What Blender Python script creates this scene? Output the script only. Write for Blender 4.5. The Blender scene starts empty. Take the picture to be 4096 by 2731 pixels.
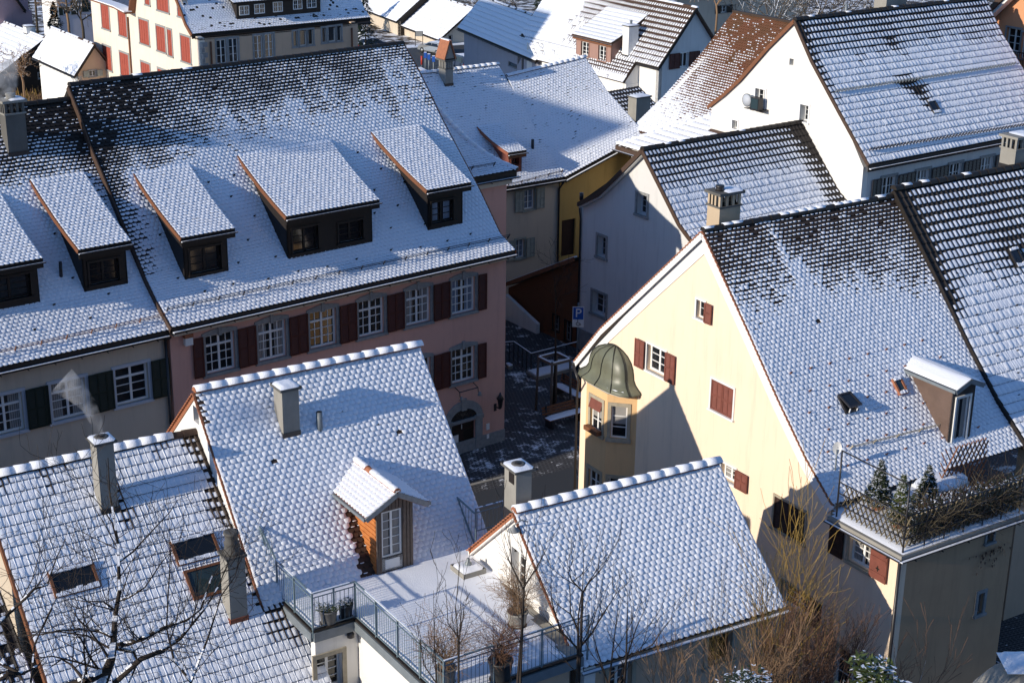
import bpy, math, random
import numpy as np
from mathutils import Vector, Matrix
from mathutils.geometry import tessellate_polygon
R_ = math.radians
# ------------------------------------------------------------------ camera, sky, sun, exposure
sc = bpy.context.scene
CAM_F, CAM_PITCH, CAM_ROLL, CAM_Z = 6413.8, 20.129, 0.7416, 27.4      # focal length in photo pixels (4096 wide)
_p, _r = R_(CAM_PITCH), R_(CAM_ROLL)
FW = np.array([0, math.cos(_p), -math.sin(_p)]); _x = np.array([1., 0, 0]); _u = np.cross(_x, FW)
RT = math.cos(_r)*_x + math.sin(_r)*_u; UP = -math.sin(_r)*_x + math.cos(_r)*_u
CAM = np.array([0, 0, CAM_Z])
cd = bpy.data.cameras.new('camera'); co = bpy.data.objects.new('camera', cd); sc.collection.objects.link(co)
cd.sensor_width = 36; cd.lens = CAM_F/4096*36; cd.clip_end = 3000; cd.clip_start = 0.5
m_ = Matrix(((RT[0], UP[0], -FW[0]), (RT[1], UP[1], -FW[1]), (RT[2], UP[2], -FW[2]))).to_4x4()
m_.translation = Vector(CAM); co.matrix_world = m_; sc.camera = co
SUN_AZ, SUN_EL = -146.5, 18.5        # direction towards the sun, degrees counter-clockwise from +x
wd = bpy.data.worlds.new('World'); sc.world = wd; wd.use_nodes = True
nt = wd.node_tree; bg = nt.nodes['Background']; sky = nt.nodes.new('ShaderNodeTexSky')
sky.sky_type = 'NISHITA'; sky.sun_disc = False; sky.sun_elevation = R_(SUN_EL); sky.sun_rotation = R_(90-SUN_AZ)
sky.dust_density = 0.0; sky.ozone_density = 4.0; sky.air_density = 1.0
tint = nt.nodes.new('ShaderNodeVectorMath'); tint.operation = 'MULTIPLY'; tint.inputs[1].default_value = (.96, .985, 1.07)   # winter air, camera balanced for the sun
nt.links.new(sky.outputs[0], tint.inputs[0]); nt.links.new(tint.outputs[0], bg.inputs[0]); bg.inputs[1].default_value = 0.15
sl = bpy.data.lights.new('sun', 'SUN'); sl.energy = 4.7; sl.angle = R_(0.53); sl.color = (1.0, 0.90, 0.76)
so = bpy.data.objects.new('sun', sl); sc.collection.objects.link(so)
sd = Vector((math.cos(R_(SUN_AZ))*math.cos(R_(SUN_EL)), math.sin(R_(SUN_AZ))*math.cos(R_(SUN_EL)), math.sin(R_(SUN_EL))))
so.rotation_euler = sd.to_track_quat('Z', 'Y').to_euler(); so.location = (-60, -40, 60)
sc.view_settings.view_transform = 'Standard'; sc.view_settings.look = 'None'
sc.view_settings.exposure = 0.05; sc.view_settings.gamma = 1.0
sc.cycles.max_bounces = 5; sc.cycles.volume_bounces = 0; sc.cycles.volume_step_rate = 2
# ------------------------------------------------------------------ surveying: sight lines from the camera met with real planes
TS = {'11': (0, 0), '12': (1000, 0), '13': (2000, 0), '14': (2996, 0), '21': (0, 900), '22': (1000, 900), '23': (2000, 900),
      '24': (2996, 900), '31': (0, 1831), '32': (1000, 1831), '33': (2000, 1831), '34': (2996, 1831)}
def Q(t, x, y): return (TS[t][0]+x*.57411, TS[t][1]+y*.57411)
def A(x, y): return (2400+x*.41456, y*.41456)          # first close survey sheet
def B(x, y): return (1650+x*.41456, 150+y*.41456)      # second close survey sheet
def ray(p):
    d = RT*(p[0]-2048)-UP*(p[1]-1365.5)+FW*CAM_F
    return d/np.linalg.norm(d)
def pd(p, d): return CAM+ray(p)*d
def pz(p, z): q = ray(p); return CAM+q*((z-CAM[2])/q[2])
def pp(p, a, n): q = ray(p); return CAM+q*(np.dot(a-CAM, n)/np.dot(q, n))
def proj(P):
    d = np.asarray(P)-CAM
    w = d@FW
    return np.stack([2048+CAM_F*(d@RT)/w, 1365.5-CAM_F*(d@UP)/w], -1)
V3 = lambda *a: np.array(a, float)
rng = np.random.default_rng(7); rnd = random.Random(5)
# ------------------------------------------------------------------ materials
MATS = {}
def mat(name, col, rough=.75, noise=None, bump=None, spec=.35, metal=0, col2=None, streak=0):
    """noise=(scale, amount) mottles the colour towards col2, bump=(scale, strength)"""
    m = bpy.data.materials.new(name); m.use_nodes = True; t = m.node_tree; b = t.nodes['Principled BSDF']
    b.inputs['Base Color'].default_value = (*col, 1); b.inputs['Roughness'].default_value = rough
    b.inputs['Specular IOR Level'].default_value = spec; b.inputs['Metallic'].default_value = metal
    tc = t.nodes.new('ShaderNodeTexCoord')
    if noise:
        n = t.nodes.new('ShaderNodeTexNoise'); n.inputs['Scale'].default_value = noise[0]; n.inputs['Detail'].default_value = 5
        n.inputs['Roughness'].default_value = .65
        t.links.new(tc.outputs['Object'], n.inputs['Vector'])
        r = t.nodes.new('ShaderNodeValToRGB'); r.color_ramp.elements[0].position = .5-.5*noise[1]; r.color_ramp.elements[1].position = .5+.3*noise[1]+.02
        r.color_ramp.elements[0].color = (*(col2 or [c*.7 for c in col]), 1); r.color_ramp.elements[1].color = (*col, 1)
        t.links.new(n.outputs[0], r.inputs[0]); t.links.new(r.outputs[0], b.inputs['Base Color'])
    if bump:
        n2 = t.nodes.new('ShaderNodeTexNoise'); n2.inputs['Scale'].default_value = bump[0]; n2.inputs['Detail'].default_value = 4
        t.links.new(tc.outputs['Object'], n2.inputs['Vector'])
        bp = t.nodes.new('ShaderNodeBump'); bp.inputs['Strength'].default_value = bump[1]; bp.inputs['Distance'].default_value = .03
        t.links.new(n2.outputs[0], bp.inputs['Height']); t.links.new(bp.outputs[0], b.inputs['Normal'])
    if streak:        # rain marks running down the plaster and darker weathered patches
        mp = t.nodes.new('ShaderNodeMapping'); mp.inputs['Scale'].default_value = (2.2, 2.2, .22); t.links.new(tc.outputs['Object'], mp.inputs[0])
        n4 = t.nodes.new('ShaderNodeTexNoise'); n4.inputs['Scale'].default_value = 1.6; n4.inputs['Detail'].default_value = 7; n4.inputs['Roughness'].default_value = .7; t.links.new(mp.outputs[0], n4.inputs['Vector'])
        mr_ = t.nodes.new('ShaderNodeMapRange'); mr_.inputs[1].default_value = .50; mr_.inputs[2].default_value = .78; mr_.inputs[3].default_value = 1.0; mr_.inputs[4].default_value = 1-streak; t.links.new(n4.outputs[0], mr_.inputs[0])
        vm = t.nodes.new('ShaderNodeVectorMath'); vm.operation = 'SCALE'; t.links.new(r.outputs[0], vm.inputs[0]); t.links.new(mr_.outputs[0], vm.inputs['Scale']); t.links.new(vm.outputs[0], b.inputs['Base Color'])
    MATS[name] = m
    return m
mat('snow', (.85, .88, .94), .62, bump=(26, .4), spec=.3)
mat('snow_far', (.85, .88, .94), .62, bump=(7, .4), spec=.3)
mat('tile_dark', (.030, .024, .020), .5, noise=(9, .9), col2=(.012, .010, .009), spec=.3)
mat('tile_brown', (.060, .038, .026), .6, noise=(7, .9), col2=(.022, .016, .013), spec=.3)
mat('tile_red', (.17, .062, .032), .7, noise=(1.1, .8), col2=(.075, .052, .022))
mat('tile_choc', (.085, .050, .034), .7, noise=(6, .8), col2=(.045, .028, .02))
mat('terracotta', (.42, .16, .08), .75, noise=(6, .8), col2=(.22, .09, .05))
mat('wood_dark', (.022, .016, .012), .55, noise=(12, .8), col2=(.012, .009, .007))
mat('wood_brown', (.21, .085, .04), .7, noise=(9, .8))
mat('bronze_sheet', (.15, .10, .078), .5, noise=(2, .6)); mat('wood_orange', (.60, .22, .06), .65, noise=(5, .8), col2=(.30, .10, .03))
mat('wood_grey', (.17, .135, .11), .75, noise=(8, .9), col2=(.09, .065, .05))
mat('wood_lattice', (.21, .17, .10), .8, noise=(9, .9), col2=(.10, .08, .05))
mat('metal_dark', (.028, .026, .028), .4, spec=.5, noise=(5, .6))
mat('zinc', (.20, .23, .25), .45, spec=.5, noise=(4, .6))
mat('rail_paint', (.16, .22, .25), .45, spec=.5)
mat('copper', (.19, .205, .145), .42, noise=(1.3, .9), col2=(.075, .068, .045), spec=.5)
mat('copper_seam', (.03, .032, .026), .55)
mat('frame_white', (.78, .78, .76), .5)
mat('frame_blue', (.50, .53, .58), .6)
mat('frame_grey', (.30, .31, .31), .7, noise=(6, .4))
mat('sand_stone', (.42, .37, .28), .85, noise=(5, .6), bump=(12, .4))
mat('shutter_red', (.085, .018, .012), .6, noise=(5, .5))
mat('shutter_brick', (.21, .068, .048), .65, noise=(5, .5), col2=(.15, .05, .036))
mat('shutter_green', (.012, .022, .014), .6, noise=(5, .5))
mat('shutter_scarlet', (.36, .075, .045), .65, noise=(3, .5), col2=(.27, .055, .035))
mat('shutter_pale', (.36, .38, .33), .7, noise=(5, .5))
mat('shutter_brown', (.045, .022, .016), .65, noise=(5, .6))
def plaster(n, c, k=.88): return mat(n, c, .9, noise=(.9, .9), col2=[x*k for x in c], bump=(30, .12), spec=.15, streak=.17)
plaster('plaster_pink', (.70, .40, .32), .92); plaster('plaster_cream', (.62, .53, .42)); plaster('plaster_white', (.80, .78, .74), .95)
plaster('plaster_white_shaded', (.66, .66, .65), .94)  # white plaster with the shade of unlit walls put into its colour
plaster('plaster_yellow', (.87, .70, .53), .95); plaster('plaster_orange', (.76, .50, .26), .92)
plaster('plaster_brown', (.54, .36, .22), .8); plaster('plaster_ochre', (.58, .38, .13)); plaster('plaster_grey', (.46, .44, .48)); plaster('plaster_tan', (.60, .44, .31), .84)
plaster('plaster_school', (.78, .69, .58), .88); plaster('plaster_rose', (.36, .22, .18)); plaster('plaster_coral', (.72, .33, .17))
plaster('plaster_mauve', (.42, .30, .33)); plaster('concrete', (.34, .325, .29), .6); plaster('concrete_dark', (.15, .145, .135), .5)
plaster('chimney_tan', (.55, .43, .30), .75)
mat('stone_quoin', (.33, .33, .33), .9, noise=(3, .9), bump=(6, .8))
mat('curtain', (.30, .29, .28), .9, noise=(14, .5), col2=(.3, .29, .27))
mat('curtain_blue', (.24, .28, .34), .9, noise=(10, .5), col2=(.25, .3, .38))
mat('paint_white', (.8, .8, .8), .4); mat('asphalt', (.038, .040, .044), .55, noise=(1.4, .9), col2=(.024, .026, .03), bump=(60, .25), spec=.4)
mat('bark', (.042, .031, .024), .85, noise=(20, .8), col2=(.022, .016, .012)); mat('willow', (.30, .19, .045), .7)
mat('twig_red', (.15, .078, .045), .8); mat('twig_tan', (.24, .15, .085), .8); mat('leaf', (.055, .085, .022), .55, noise=(4, .8), col2=(.09, .10, .025))
mat('conifer', (.020, .036, .020), .7, noise=(3, .9), col2=(.010, .018, .012)); mat('leaf_dark', (.03, .045, .02), .7, noise=(3, .8))
mat('bark_far', (.085, .065, .045), .9); mat('brick_red', (.30, .10, .055), .85, noise=(5, .8)); mat('pot_grey', (.12, .12, .12), .6); mat('pot_dark', (.035, .037, .04), .45)
mat('car_silver', (.42, .44, .45), .28, spec=.6, metal=.6); mat('car_blue', (.06, .085, .14), .28, spec=.6, metal=.5); mat('rubber', (.012, .012, .012), .8)
mat('lamp_red', (.35, .01, .01), .3); mat('sign_blue', (.02, .10, .42), .5); mat('post_red', (.5, .05, .03), .5)
mat('ivy', (.06, .03, .02), .8)
g = mat('glass', (.012, .014, .017), .06, spec=.6)
g = mat('glass_clear', (.03, .05, .055), .05, spec=.6)
# cobbles with snow lying in the joints, and snowy gardens
def ground_mat(name, dark, scale, amount, snowcol=(.80, .82, .86), brick=False):
    m = bpy.data.materials.new(name); m.use_nodes = True; t = m.node_tree; b = t.nodes['Principled BSDF']; L = t.links.new
    tc = t.nodes.new('ShaderNodeTexCoord'); n = t.nodes.new('ShaderNodeTexNoise'); n.inputs['Scale'].default_value = scale; n.inputs['Detail'].default_value = 8
    n.inputs['Roughness'].default_value = .7; L(tc.outputs['Object'], n.inputs['Vector'])
    r = t.nodes.new('ShaderNodeValToRGB'); r.color_ramp.elements[0].position = amount-.03; r.color_ramp.elements[1].position = amount+.05
    r.color_ramp.elements[0].color = (0, 0, 0, 1); r.color_ramp.elements[1].color = (1, 1, 1, 1)
    fac = n.outputs[0]
    if brick:
        br = t.nodes.new('ShaderNodeTexBrick'); br.inputs['Scale'].default_value = 1; br.inputs['Brick Width'].default_value = .20
        br.inputs['Row Height'].default_value = .13; br.inputs['Mortar Size'].default_value = .022; br.inputs['Mortar Smooth'].default_value = .4
        br.inputs['Color1'].default_value = (*dark, 1); br.inputs['Color2'].default_value = (*[c*1.5 for c in dark], 1)
        br.inputs['Mortar'].default_value = (.10, .10, .105, 1)
        mp = t.nodes.new('ShaderNodeMapping'); mp.inputs['Rotation'].default_value = (0, 0, R_(28)); L(tc.outputs['Object'], mp.inputs[0]); L(mp.outputs[0], br.inputs['Vector'])
        ma = t.nodes.new('ShaderNodeMath'); ma.operation = 'MULTIPLY_ADD'; ma.inputs[1].default_value = .07; L(br.outputs['Fac'], ma.inputs[0]); L(fac, ma.inputs[2]); fac = ma.outputs[0]
        basec = br.outputs['Color']
        n3 = t.nodes.new('ShaderNodeTexNoise'); n3.inputs['Scale'].default_value = .35; L(tc.outputs['Object'], n3.inputs['Vector'])
        mb_ = t.nodes.new('ShaderNodeMath'); mb_.operation = 'MULTIPLY_ADD'; mb_.inputs[1].default_value = .55; mb_.inputs[2].default_value = -.27; L(n3.outputs[0], mb_.inputs[0])
        mc = t.nodes.new('ShaderNodeMath'); mc.operation = 'ADD'; L(fac, mc.inputs[0]); L(mb_.outputs[0], mc.inputs[1]); fac = mc.outputs[0]
    L(fac, r.inputs[0])
    mx = t.nodes.new('ShaderNodeMix'); mx.data_type = 'RGBA'; L(r.outputs[0], mx.inputs[0])
    if brick: L(basec, mx.inputs[6])
    else: mx.inputs[6].default_value = (*dark, 1)
    mx.inputs[7].default_value = (*snowcol, 1); L(mx.outputs[2], b.inputs['Base Color'])
    b.inputs['Roughness'].default_value = .7
    bp = t.nodes.new('ShaderNodeBump'); bp.inputs['Strength'].default_value = .5; bp.inputs['Distance'].default_value = .04; L(fac, bp.inputs['Height']); L(bp.outputs[0], b.inputs['Normal'])
    MATS[name] = m
ground_mat('cobbles', (.020, .020, .022), 1.7, .66, brick=True)
ground_mat('garden', (.055, .038, .022), .55, .50)
ground_mat('wet_asphalt', (.040, .044, .050), .25, .66)
# ------------------------------------------------------------------ mesh collecting
class MB:
    def __init__(s): s.v = []; s.f = []; s.m = []; s.n = 0; s.mats = []; s.sm = []
    def mi(s, m):
        if m not in s.mats: s.mats.append(m)
        return s.mats.index(m)
    def add(s, vs, fs, m, smooth=False):
        vs = np.asarray(vs, float).reshape(-1, 3); k = s.mi(m)
        s.v.append(vs)
        for f in fs: s.f.append([i+s.n for i in f]); s.m.append(k); s.sm.append(smooth)
        s.n += len(vs)
    def box(s, o, a, b, c, m):
        o, a, b, c = [np.asarray(x, float) for x in (o, a, b, c)]
        if np.dot(np.cross(a, b), c) < 0: a, b = b, a
        vs = [o, o+a, o+a+b, o+b, o+c, o+a+c, o+a+b+c, o+b+c]
        s.add(vs, [(0, 3, 2, 1), (4, 5, 6, 7), (0, 1, 5, 4), (1, 2, 6, 5), (2, 3, 7, 6), (3, 0, 4, 7)], m)
    def bb(s, x0, x1, y0, y1, z0, z1, m): s.box((x0, y0, z0), (x1-x0, 0, 0), (0, y1-y0, 0), (0, 0, z1-z0), m)
    def bar(s, p, q, w, h, m, up=(0, 0, 1)):
        p, q = V3(*p), V3(*q); d = q-p; L = np.linalg.norm(d)
        if L < 1e-6: return
        d /= L; sd_ = np.cross(d, up); sd_ = sd_/(np.linalg.norm(sd_)+1e-9); n = np.cross(sd_, d)
        s.box(p-sd_*w/2-n*h/2, d*L, sd_*w, n*h, m)
    def tube(s, pts, rad, m, n=6, cap=True):
        pts = [V3(*p) for p in pts]; k = len(pts)
        rr = rad if hasattr(rad, '__len__') else [rad]*k
        vs = []; pr = None
        for i, p in enumerate(pts):
            d = pts[min(i+1, k-1)]-pts[max(i-1, 0)]; d = d/(np.linalg.norm(d)+1e-9)
            a = np.cross(d, (0, 0, 1)) if pr is None else pr-d*np.dot(pr, d)
            if np.linalg.norm(a) < 1e-4: a = np.cross(d, (1, 0, 0))
            a /= np.linalg.norm(a); pr = a; b = np.cross(d, a)
            for j in range(n):
                t = 2*math.pi*j/n; vs.append(p+(a*math.cos(t)+b*math.sin(t))*rr[i])
        fs = [(i*n+j, i*n+(j+1) % n, (i+1)*n+(j+1) % n, (i+1)*n+j) for i in range(k-1) for j in range(n)]
        if cap: fs += [tuple(range(n))[::-1], tuple((k-1)*n+j for j in range(n))]
        s.add(vs, fs, m, n > 5)
    def lathe(s, c, prof, m, n=14, ax=None):
        vs = []; fs = []
        for r, z in prof:
            for j in range(n):
                t = 2*math.pi*j/n; vs.append((c[0]+r*math.cos(t), c[1]+r*math.sin(t), c[2]+z))
        for i in range(len(prof)-1):
            for j in range(n): fs.append((i*n+j, i*n+(j+1) % n, (i+1)*n+(j+1) % n, (i+1)*n+j))
        fs.append(tuple(range(n))[::-1]); fs.append(tuple((len(prof)-1)*n+j for j in range(n)))
        s.add(vs, fs, m, True)
    def poly(s, pts, th, m, holes=()):
        """flat polygon (3D points) thickened by the vector th"""
        rings = [pts]+list(holes); flat = [V3(*p) for r in rings for p in r]; th = V3(*th)
        tri = tessellate_polygon([[Vector(p) for p in r] for r in rings]); n = len(flat)
        nrm = np.zeros(3)
        if tri:
            for t in tri:
                c = np.cross(flat[t[1]]-flat[t[0]], flat[t[2]]-flat[t[0]])
                nrm = nrm+(c if np.dot(c, nrm) >= 0 else -c)
        fl = []
        for t in tri:
            c = np.cross(flat[t[1]]-flat[t[0]], flat[t[2]]-flat[t[0]])
            t = tuple(t)
            fl.append(t if np.dot(c, th) < 0 else t[::-1])       # front faces away from th
        fs = fl+[tuple(i+n for i in t[::-1]) for t in fl]
        k = 0
        for r in rings:
            L = len(r)
            for i in range(L): a, b = k+i, k+(i+1) % L; fs.append((a, b, b+n, a+n))
            k += L
        s.add(flat+[p+th for p in flat], fs, m)
    def build(s, name, parent=None, loc=None):
        me = bpy.data.meshes.new(name); V = np.concatenate(s.v) if s.v else np.zeros((0, 3))
        ln = np.array([len(f) for f in s.f], dtype=np.int32); idx = np.array([i for f in s.f for i in f], dtype=np.int32)
        return mesh_obj(name, me, V, ln, idx, s.m, s.sm, s.mats, parent, loc)
def mesh_obj(name, me, V, ln, idx, mi, sm, mats, parent=None, loc=None):
    me.vertices.add(len(V)); me.vertices.foreach_set('co', np.asarray(V, np.float32).ravel())
    me.loops.add(len(idx)); me.loops.foreach_set('vertex_index', idx)
    me.polygons.add(len(ln)); st = np.concatenate([[0], np.cumsum(ln)[:-1]]).astype(np.int32)
    me.polygons.foreach_set('loop_start', st); me.polygons.foreach_set('loop_total', ln)
    me.polygons.foreach_set('material_index', np.asarray(mi, np.int32)); me.polygons.foreach_set('use_smooth', np.asarray(sm, bool))
    for m in mats: me.materials.append(MATS[m])
    me.update(calc_edges=True); me.validate()
    o = bpy.data.objects.new(name, me); sc.collection.objects.link(o)
    if parent: o.parent = parent
    if loc is not None: o.location = loc
    return o
def tag(o, label=None, cat=None, group=None, kind=None):
    if label: o['label'] = label
    if cat: o['category'] = cat
    if group: o['group'] = group
    if kind: o['kind'] = kind
    return o
def empty(name, loc, rz, label, cat, group=None):
    o = bpy.data.objects.new(name, None); sc.collection.objects.link(o); o.empty_display_size = .5
    o.location = Vector(loc); o.rotation_euler = (0, 0, rz)
    return tag(o, label, cat, group)
# ------------------------------------------------------------------ a house: local axes u (along the ridge), v (towards the back), z up
class House:
    def __init__(s, az, P, label, cat='house', name='townhouse', group='snow roofed houses of the old town', base=0.0):
        s.az = R_(az); s.u = np.array([math.cos(s.az), math.sin(s.az), 0]); s.v = np.array([-math.sin(s.az), math.cos(s.az), 0])
        s.o = V3(P[0], P[1], 0); s.root = empty(name, s.o, s.az, label, cat, group); s.prof = None; s.base = base
    def W(s, u, v, z): return s.o+s.u*u+s.v*v+V3(0, 0, z)
    def loc(s, P): d = P-s.o; return V3(d@s.u, d@s.v, P[2])
    def nv(s, n): return s.u*n[0]+s.v*n[1]+V3(0, 0, n[2])
    def G(s, p, u): return s.loc(pp(p, s.W(u, 0, 0), s.u))
    def E(s, p, v): return s.loc(pp(p, s.W(0, v, 0), s.v))
    def Z(s, p, z): return s.loc(pz(p, z))
    def S(s, p, a, n): return s.loc(pp(p, s.W(*a), s.nv(n)))
    def R(s, p, prof=None):
        """point where a sight line meets the front roof slope given by the profile [(v,z)..] from ridge down"""
        if prof is None and getattr(s, 'pl', None):
            q = None; uu = (s.pu[0]+s.pu[1])/2
            for _ in range(4): s.at(uu); q = s.R(p, s.prof); uu = q[0]
            s.at(uu); return q
        prof = prof or s.prof; best = None
        for i, ((v0, z0), (v1, z1)) in enumerate(zip(prof[:-1], prof[1:])):
            q = s.S(p, (0, v0, z0), (0, -(z1-z0), (v1-v0)))
            e = 0 if v1-1e-6 <= q[1] <= v0+1e-6 else min(abs(q[1]-v0), abs(q[1]-v1))
            if best is None or e < best[0]: best = (e, q)
        return best[1]
    def two(s, u0, L, u1, Rr):
        """the slope is given by two profiles (at u0 and at u1) with the same number of points"""
        s.pu = (u0, u1); s.pl = (np.array([(p[-2], p[-1]) for p in L]), np.array([(p[-2], p[-1]) for p in Rr])); s.at(u0)
    def at(s, u):
        t = (u-s.pu[0])/(s.pu[1]-s.pu[0]); s.prof = [tuple(x) for x in (s.pl[0]*(1-t)+s.pl[1]*t)]; return s.prof
    def edge(s, u, dz=0): return [V3(u, a, b+dz) for a, b in s.at(u)]
    def zr(s, v, prof=None):
        prof = prof or s.prof
        return float(np.interp(v, [a[0] for a in prof][::-1], [a[1] for a in prof][::-1]))
# ------------------------------------------------------------------ tiled, snowed roof surfaces
def bil(Lp, Rp):
    Lp, Rp = np.array(Lp, float), np.array(Rp, float)
    M = (Lp+Rp)/2; d = np.linalg.norm(np.diff(M, axis=0), axis=1); T = np.concatenate([[0], np.cumsum(d)])
    W = np.linalg.norm(Rp-Lp, axis=1).mean()
    def P(s, t):        # s 0..1 across, t metres down
        s = np.asarray(s)[..., None]; t = np.asarray(t)
        a = np.stack([np.interp(t, T, Lp[:, k]) for k in range(3)], -1); b = np.stack([np.interp(t, T, Rp[:, k]) for k in range(3)], -1)
        dl = np.where(t > T[-1], t-T[-1], np.where(t < 0, t, 0))[..., None]
        da = (Lp[-1]-Lp[-2]); da = da/np.linalg.norm(da)
        return a*(1-s)+b*s+dl*da
    return P, W, T[-1]
BIB = np.array([(.02, 0), (.98, 0), (.98, .55), (.86, .83), (.5, 1.), (.14, .83), (.02, .55)])
def _tmpl(style):
    V = []; F = []; M = []
    if style == 'biber':
        top = [(a, b, .004+.026*b) for a, b in BIB]; V += top; V += [(a, b, -.004+.0*b) for a, b in BIB[2:]]
        F += [(0, 6, 2, 1), (6, 5, 3, 2), (5, 4, 3)]; F += [(2+i, 3+i, 8+i, 7+i)[::-1] for i in range(4)]
        F[0:3] = [(0, 6, 2, 1), (6, 5, 3, 2), (5, 4, 3)]
    else:
        a = [0, .10, .50, .68, .84, 1.0]; h = [.028, .006, .0, .012, .045, .028]
        V += [(x, 0, y) for x, y in zip(a, h)]+[(x, 1.0, y+.03) for x, y in zip(a, h)]+[(x, 1.0, -.01) for x in a]
        F += [(i, i+6, i+7, i+1) for i in range(5)]+[(i+6, i+12, i+13, i+7) for i in range(5)]
    return np.array(V, float), F
def _snow_tmpl(style):
    if style == 'biber':
        o = np.array([(0, 0), (.5, -.03), (1, 0), (1, .55), (.88, .82), (.5, 1.0), (.12, .82), (0, .55)])
        i = .5+(o-.5)*np.array([.78, .74])
        V = [(a, b, 0.) for a, b in o]+[(a, b, 1.) for a, b in i]
        F = [(k, k+8, (k+1) % 8+8, (k+1) % 8) for k in range(8)]+[(8, 15, 14, 13, 12, 11, 10, 9)]
        V.append((.5, .52, 1.18)); F = F[:8]+[(8+k, 16, 8+(k+1) % 8) for k in range(8)]
    else:
        xs = [0, .2, .5, .8, 1.0]; hs = [.18, .82, 1., .82, .18]; bs = [0, .08, .5, .93, 1.]; hb = [0, .7, 1.0, 1.0, .15]
        V = [(x, b, h*k) for b, k in zip(bs, hb) for x, h in zip(xs, hs)]
        F = [(r*5+c, (r+1)*5+c, (r+1)*5+c+1, r*5+c+1) for r in range(4) for c in range(4)]
    return np.array(V, float), F
def vnoise(x, y, seed=0):
    def hsh(i, j): return (np.sin(i*127.1+j*311.7+seed*74.7)*43758.5453) % 1
    i, j = np.floor(x), np.floor(y); fx, fy = x-i, y-j; fx = fx*fx*(3-2*fx); fy = fy*fy*(3-2*fy)
    return (hsh(i, j)*(1-fx)+hsh(i+1, j)*fx)*(1-fy)+(hsh(i, j+1)*(1-fx)+hsh(i+1, j+1)*fx)*fy
def fbm(x, y, seed=0): return (vnoise(x, y, seed)*.55+vnoise(x*2.3, y*2.3, seed+3)*.3+vnoise(x*5.1, y*5.1, seed+9)*.15)
def roof(h, Lp, Rp, name='roof', style='biber', w=.18, e=.15, snow=None, tmat='tile_dark', smat='snow', sh=.030, keep=None, parent=None,
         seed=1, thick=.14, swid=1.0, skew=0, slab=True, drop=.0, jit=.25):
    """Lp, Rp: left and right edge, points from the ridge to the eave.  snow(s, t) (both 0..1) gives how much of a tile is covered."""
    Lp = [V3(*p) for p in Lp]; Rp = [V3(*p) for p in Rp]
    P, Wd, Tt = bil(Lp, Rp)
    rows = max(1, int(round(Tt/e))); e = Tt/rows; cols = max(1, int(round(Wd/w)))
    rg = np.random.default_rng(seed)
    I, J = np.meshgrid(np.arange(-1, cols+1), np.arange(rows), indexing='ij'); I = I.ravel().astype(float); J = J.ravel().astype(float)
    if style == 'biber': I = I+.5*(J % 2)
    ok = (I >= -.01) & (I+1 <= cols+.01); 
    if style == 'biber': ok = (I >= -.51) & (I+1 <= cols+.51)
    I, J = I[ok], J[ok]
    s0, s1 = np.clip(I/cols, 0, 1), np.clip((I+1)/cols, 0, 1); t0, t1 = J*e, (J+1)*e+.10*e
    if style != 'biber': t1 = (J+1)*e+.02*e
    O = P(s0, t0); AX = P(s1, t0)-O; DN = P(s0, t1)-O; ctr = O+AX/2+DN/2
    if keep is not None:
        k = np.array([bool(keep(c)) for c in ctr]); I, J, s0, s1, t0, t1, O, AX, DN, ctr = [x[k] for x in (I, J, s0, s1, t0, t1, O, AX, DN, ctr)]
    # leave out tiles far outside the view
    wp = h.o+ctr[:, :1]*h.u+ctr[:, 1:2]*h.v+ctr[:, 2:]*V3(0, 0, 1); q = proj(wp)
    k = (q[:, 0] > -500) & (q[:, 0] < 4600) & (q[:, 1] < 3200) & (q[:, 1] > -400)
    I, J, s0, s1, t0, t1, O, AX, DN, ctr = [x[k] for x in (I, J, s0, s1, t0, t1, O, AX, DN, ctr)]
    N = np.cross(DN, AX); N /= np.linalg.norm(N, axis=1, keepdims=True)
    N = np.where(N[:, 2:] < 0, -N, N)
    n = len(I)
    V, F = _tmpl(style); lift = (rg.random(n)*.008)[:, None]
    vt = O[:, None, :]+V[None, :, 0:1]*AX[:, None, :]+V[None, :, 1:2]*DN[:, None, :]+(V[None, :, 2]+lift*V[None, :, 1])[..., None]*N[:, None, :]
    allv = [vt.reshape(-1, 3)]; off = (np.arange(n)*len(V)); idx = []; ln = []; mi = []; sm = []
    for f in F:
        a = np.array(f)[None]+off[:, None]; idx.append(a); ln.append(len(f)); mi.append(0); sm.append(False)
    base = n*len(V)
    sfr = (s0+s1)/2; tfr = t0/Tt
    m = snow(sfr, tfr) if snow else np.ones(n); m = m+(rg.random(n)-.5)*jit*(m < .97); kk = m > .07
    V2, F2 = _snow_tmpl(style); ns = int(kk.sum()); mm = np.clip(m[kk], 0, 1)[:, None]
    a = V2[None, :, 0]; b = V2[None, :, 1]; hh = V2[None, :, 2]
    jw = (rg.random((ns, 1))-.5)*.10
    if style == 'biber':
        wsc = (.62+.48*mm)*swid; aa = .5+(a-.5)*wsc+jw*(1.2-mm); ln_ = np.clip(.10+1.0*mm*rg.uniform(.75, 1.15, (ns, 1)), .1, 1.03); bb = 1.015-(1-b)*ln_-.46*(b < .3)*np.clip((mm-.62)/.3, 0, 1)
        surf = .006+.026*bb
    else:
        wsc = (.42+.60*mm**1.5)*swid; aa = .40+.10*mm+(a-.5)*wsc+jw*.5*(1.1-mm); ln_ = .25+.73*mm; bb = 1.01-(1-b)*ln_
        surf = .008+.03*bb+.02*np.abs(aa-.40)
    hj = sh*(.46 if style == 'biber' else .9)*(.55+.45*mm)*(.75+.5*rg.random((ns, 1)))
    vj = (rg.random((ns, V2.shape[0]))-.5)*.010
    z = surf+hh*hj+vj*(hh > .3)
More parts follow.
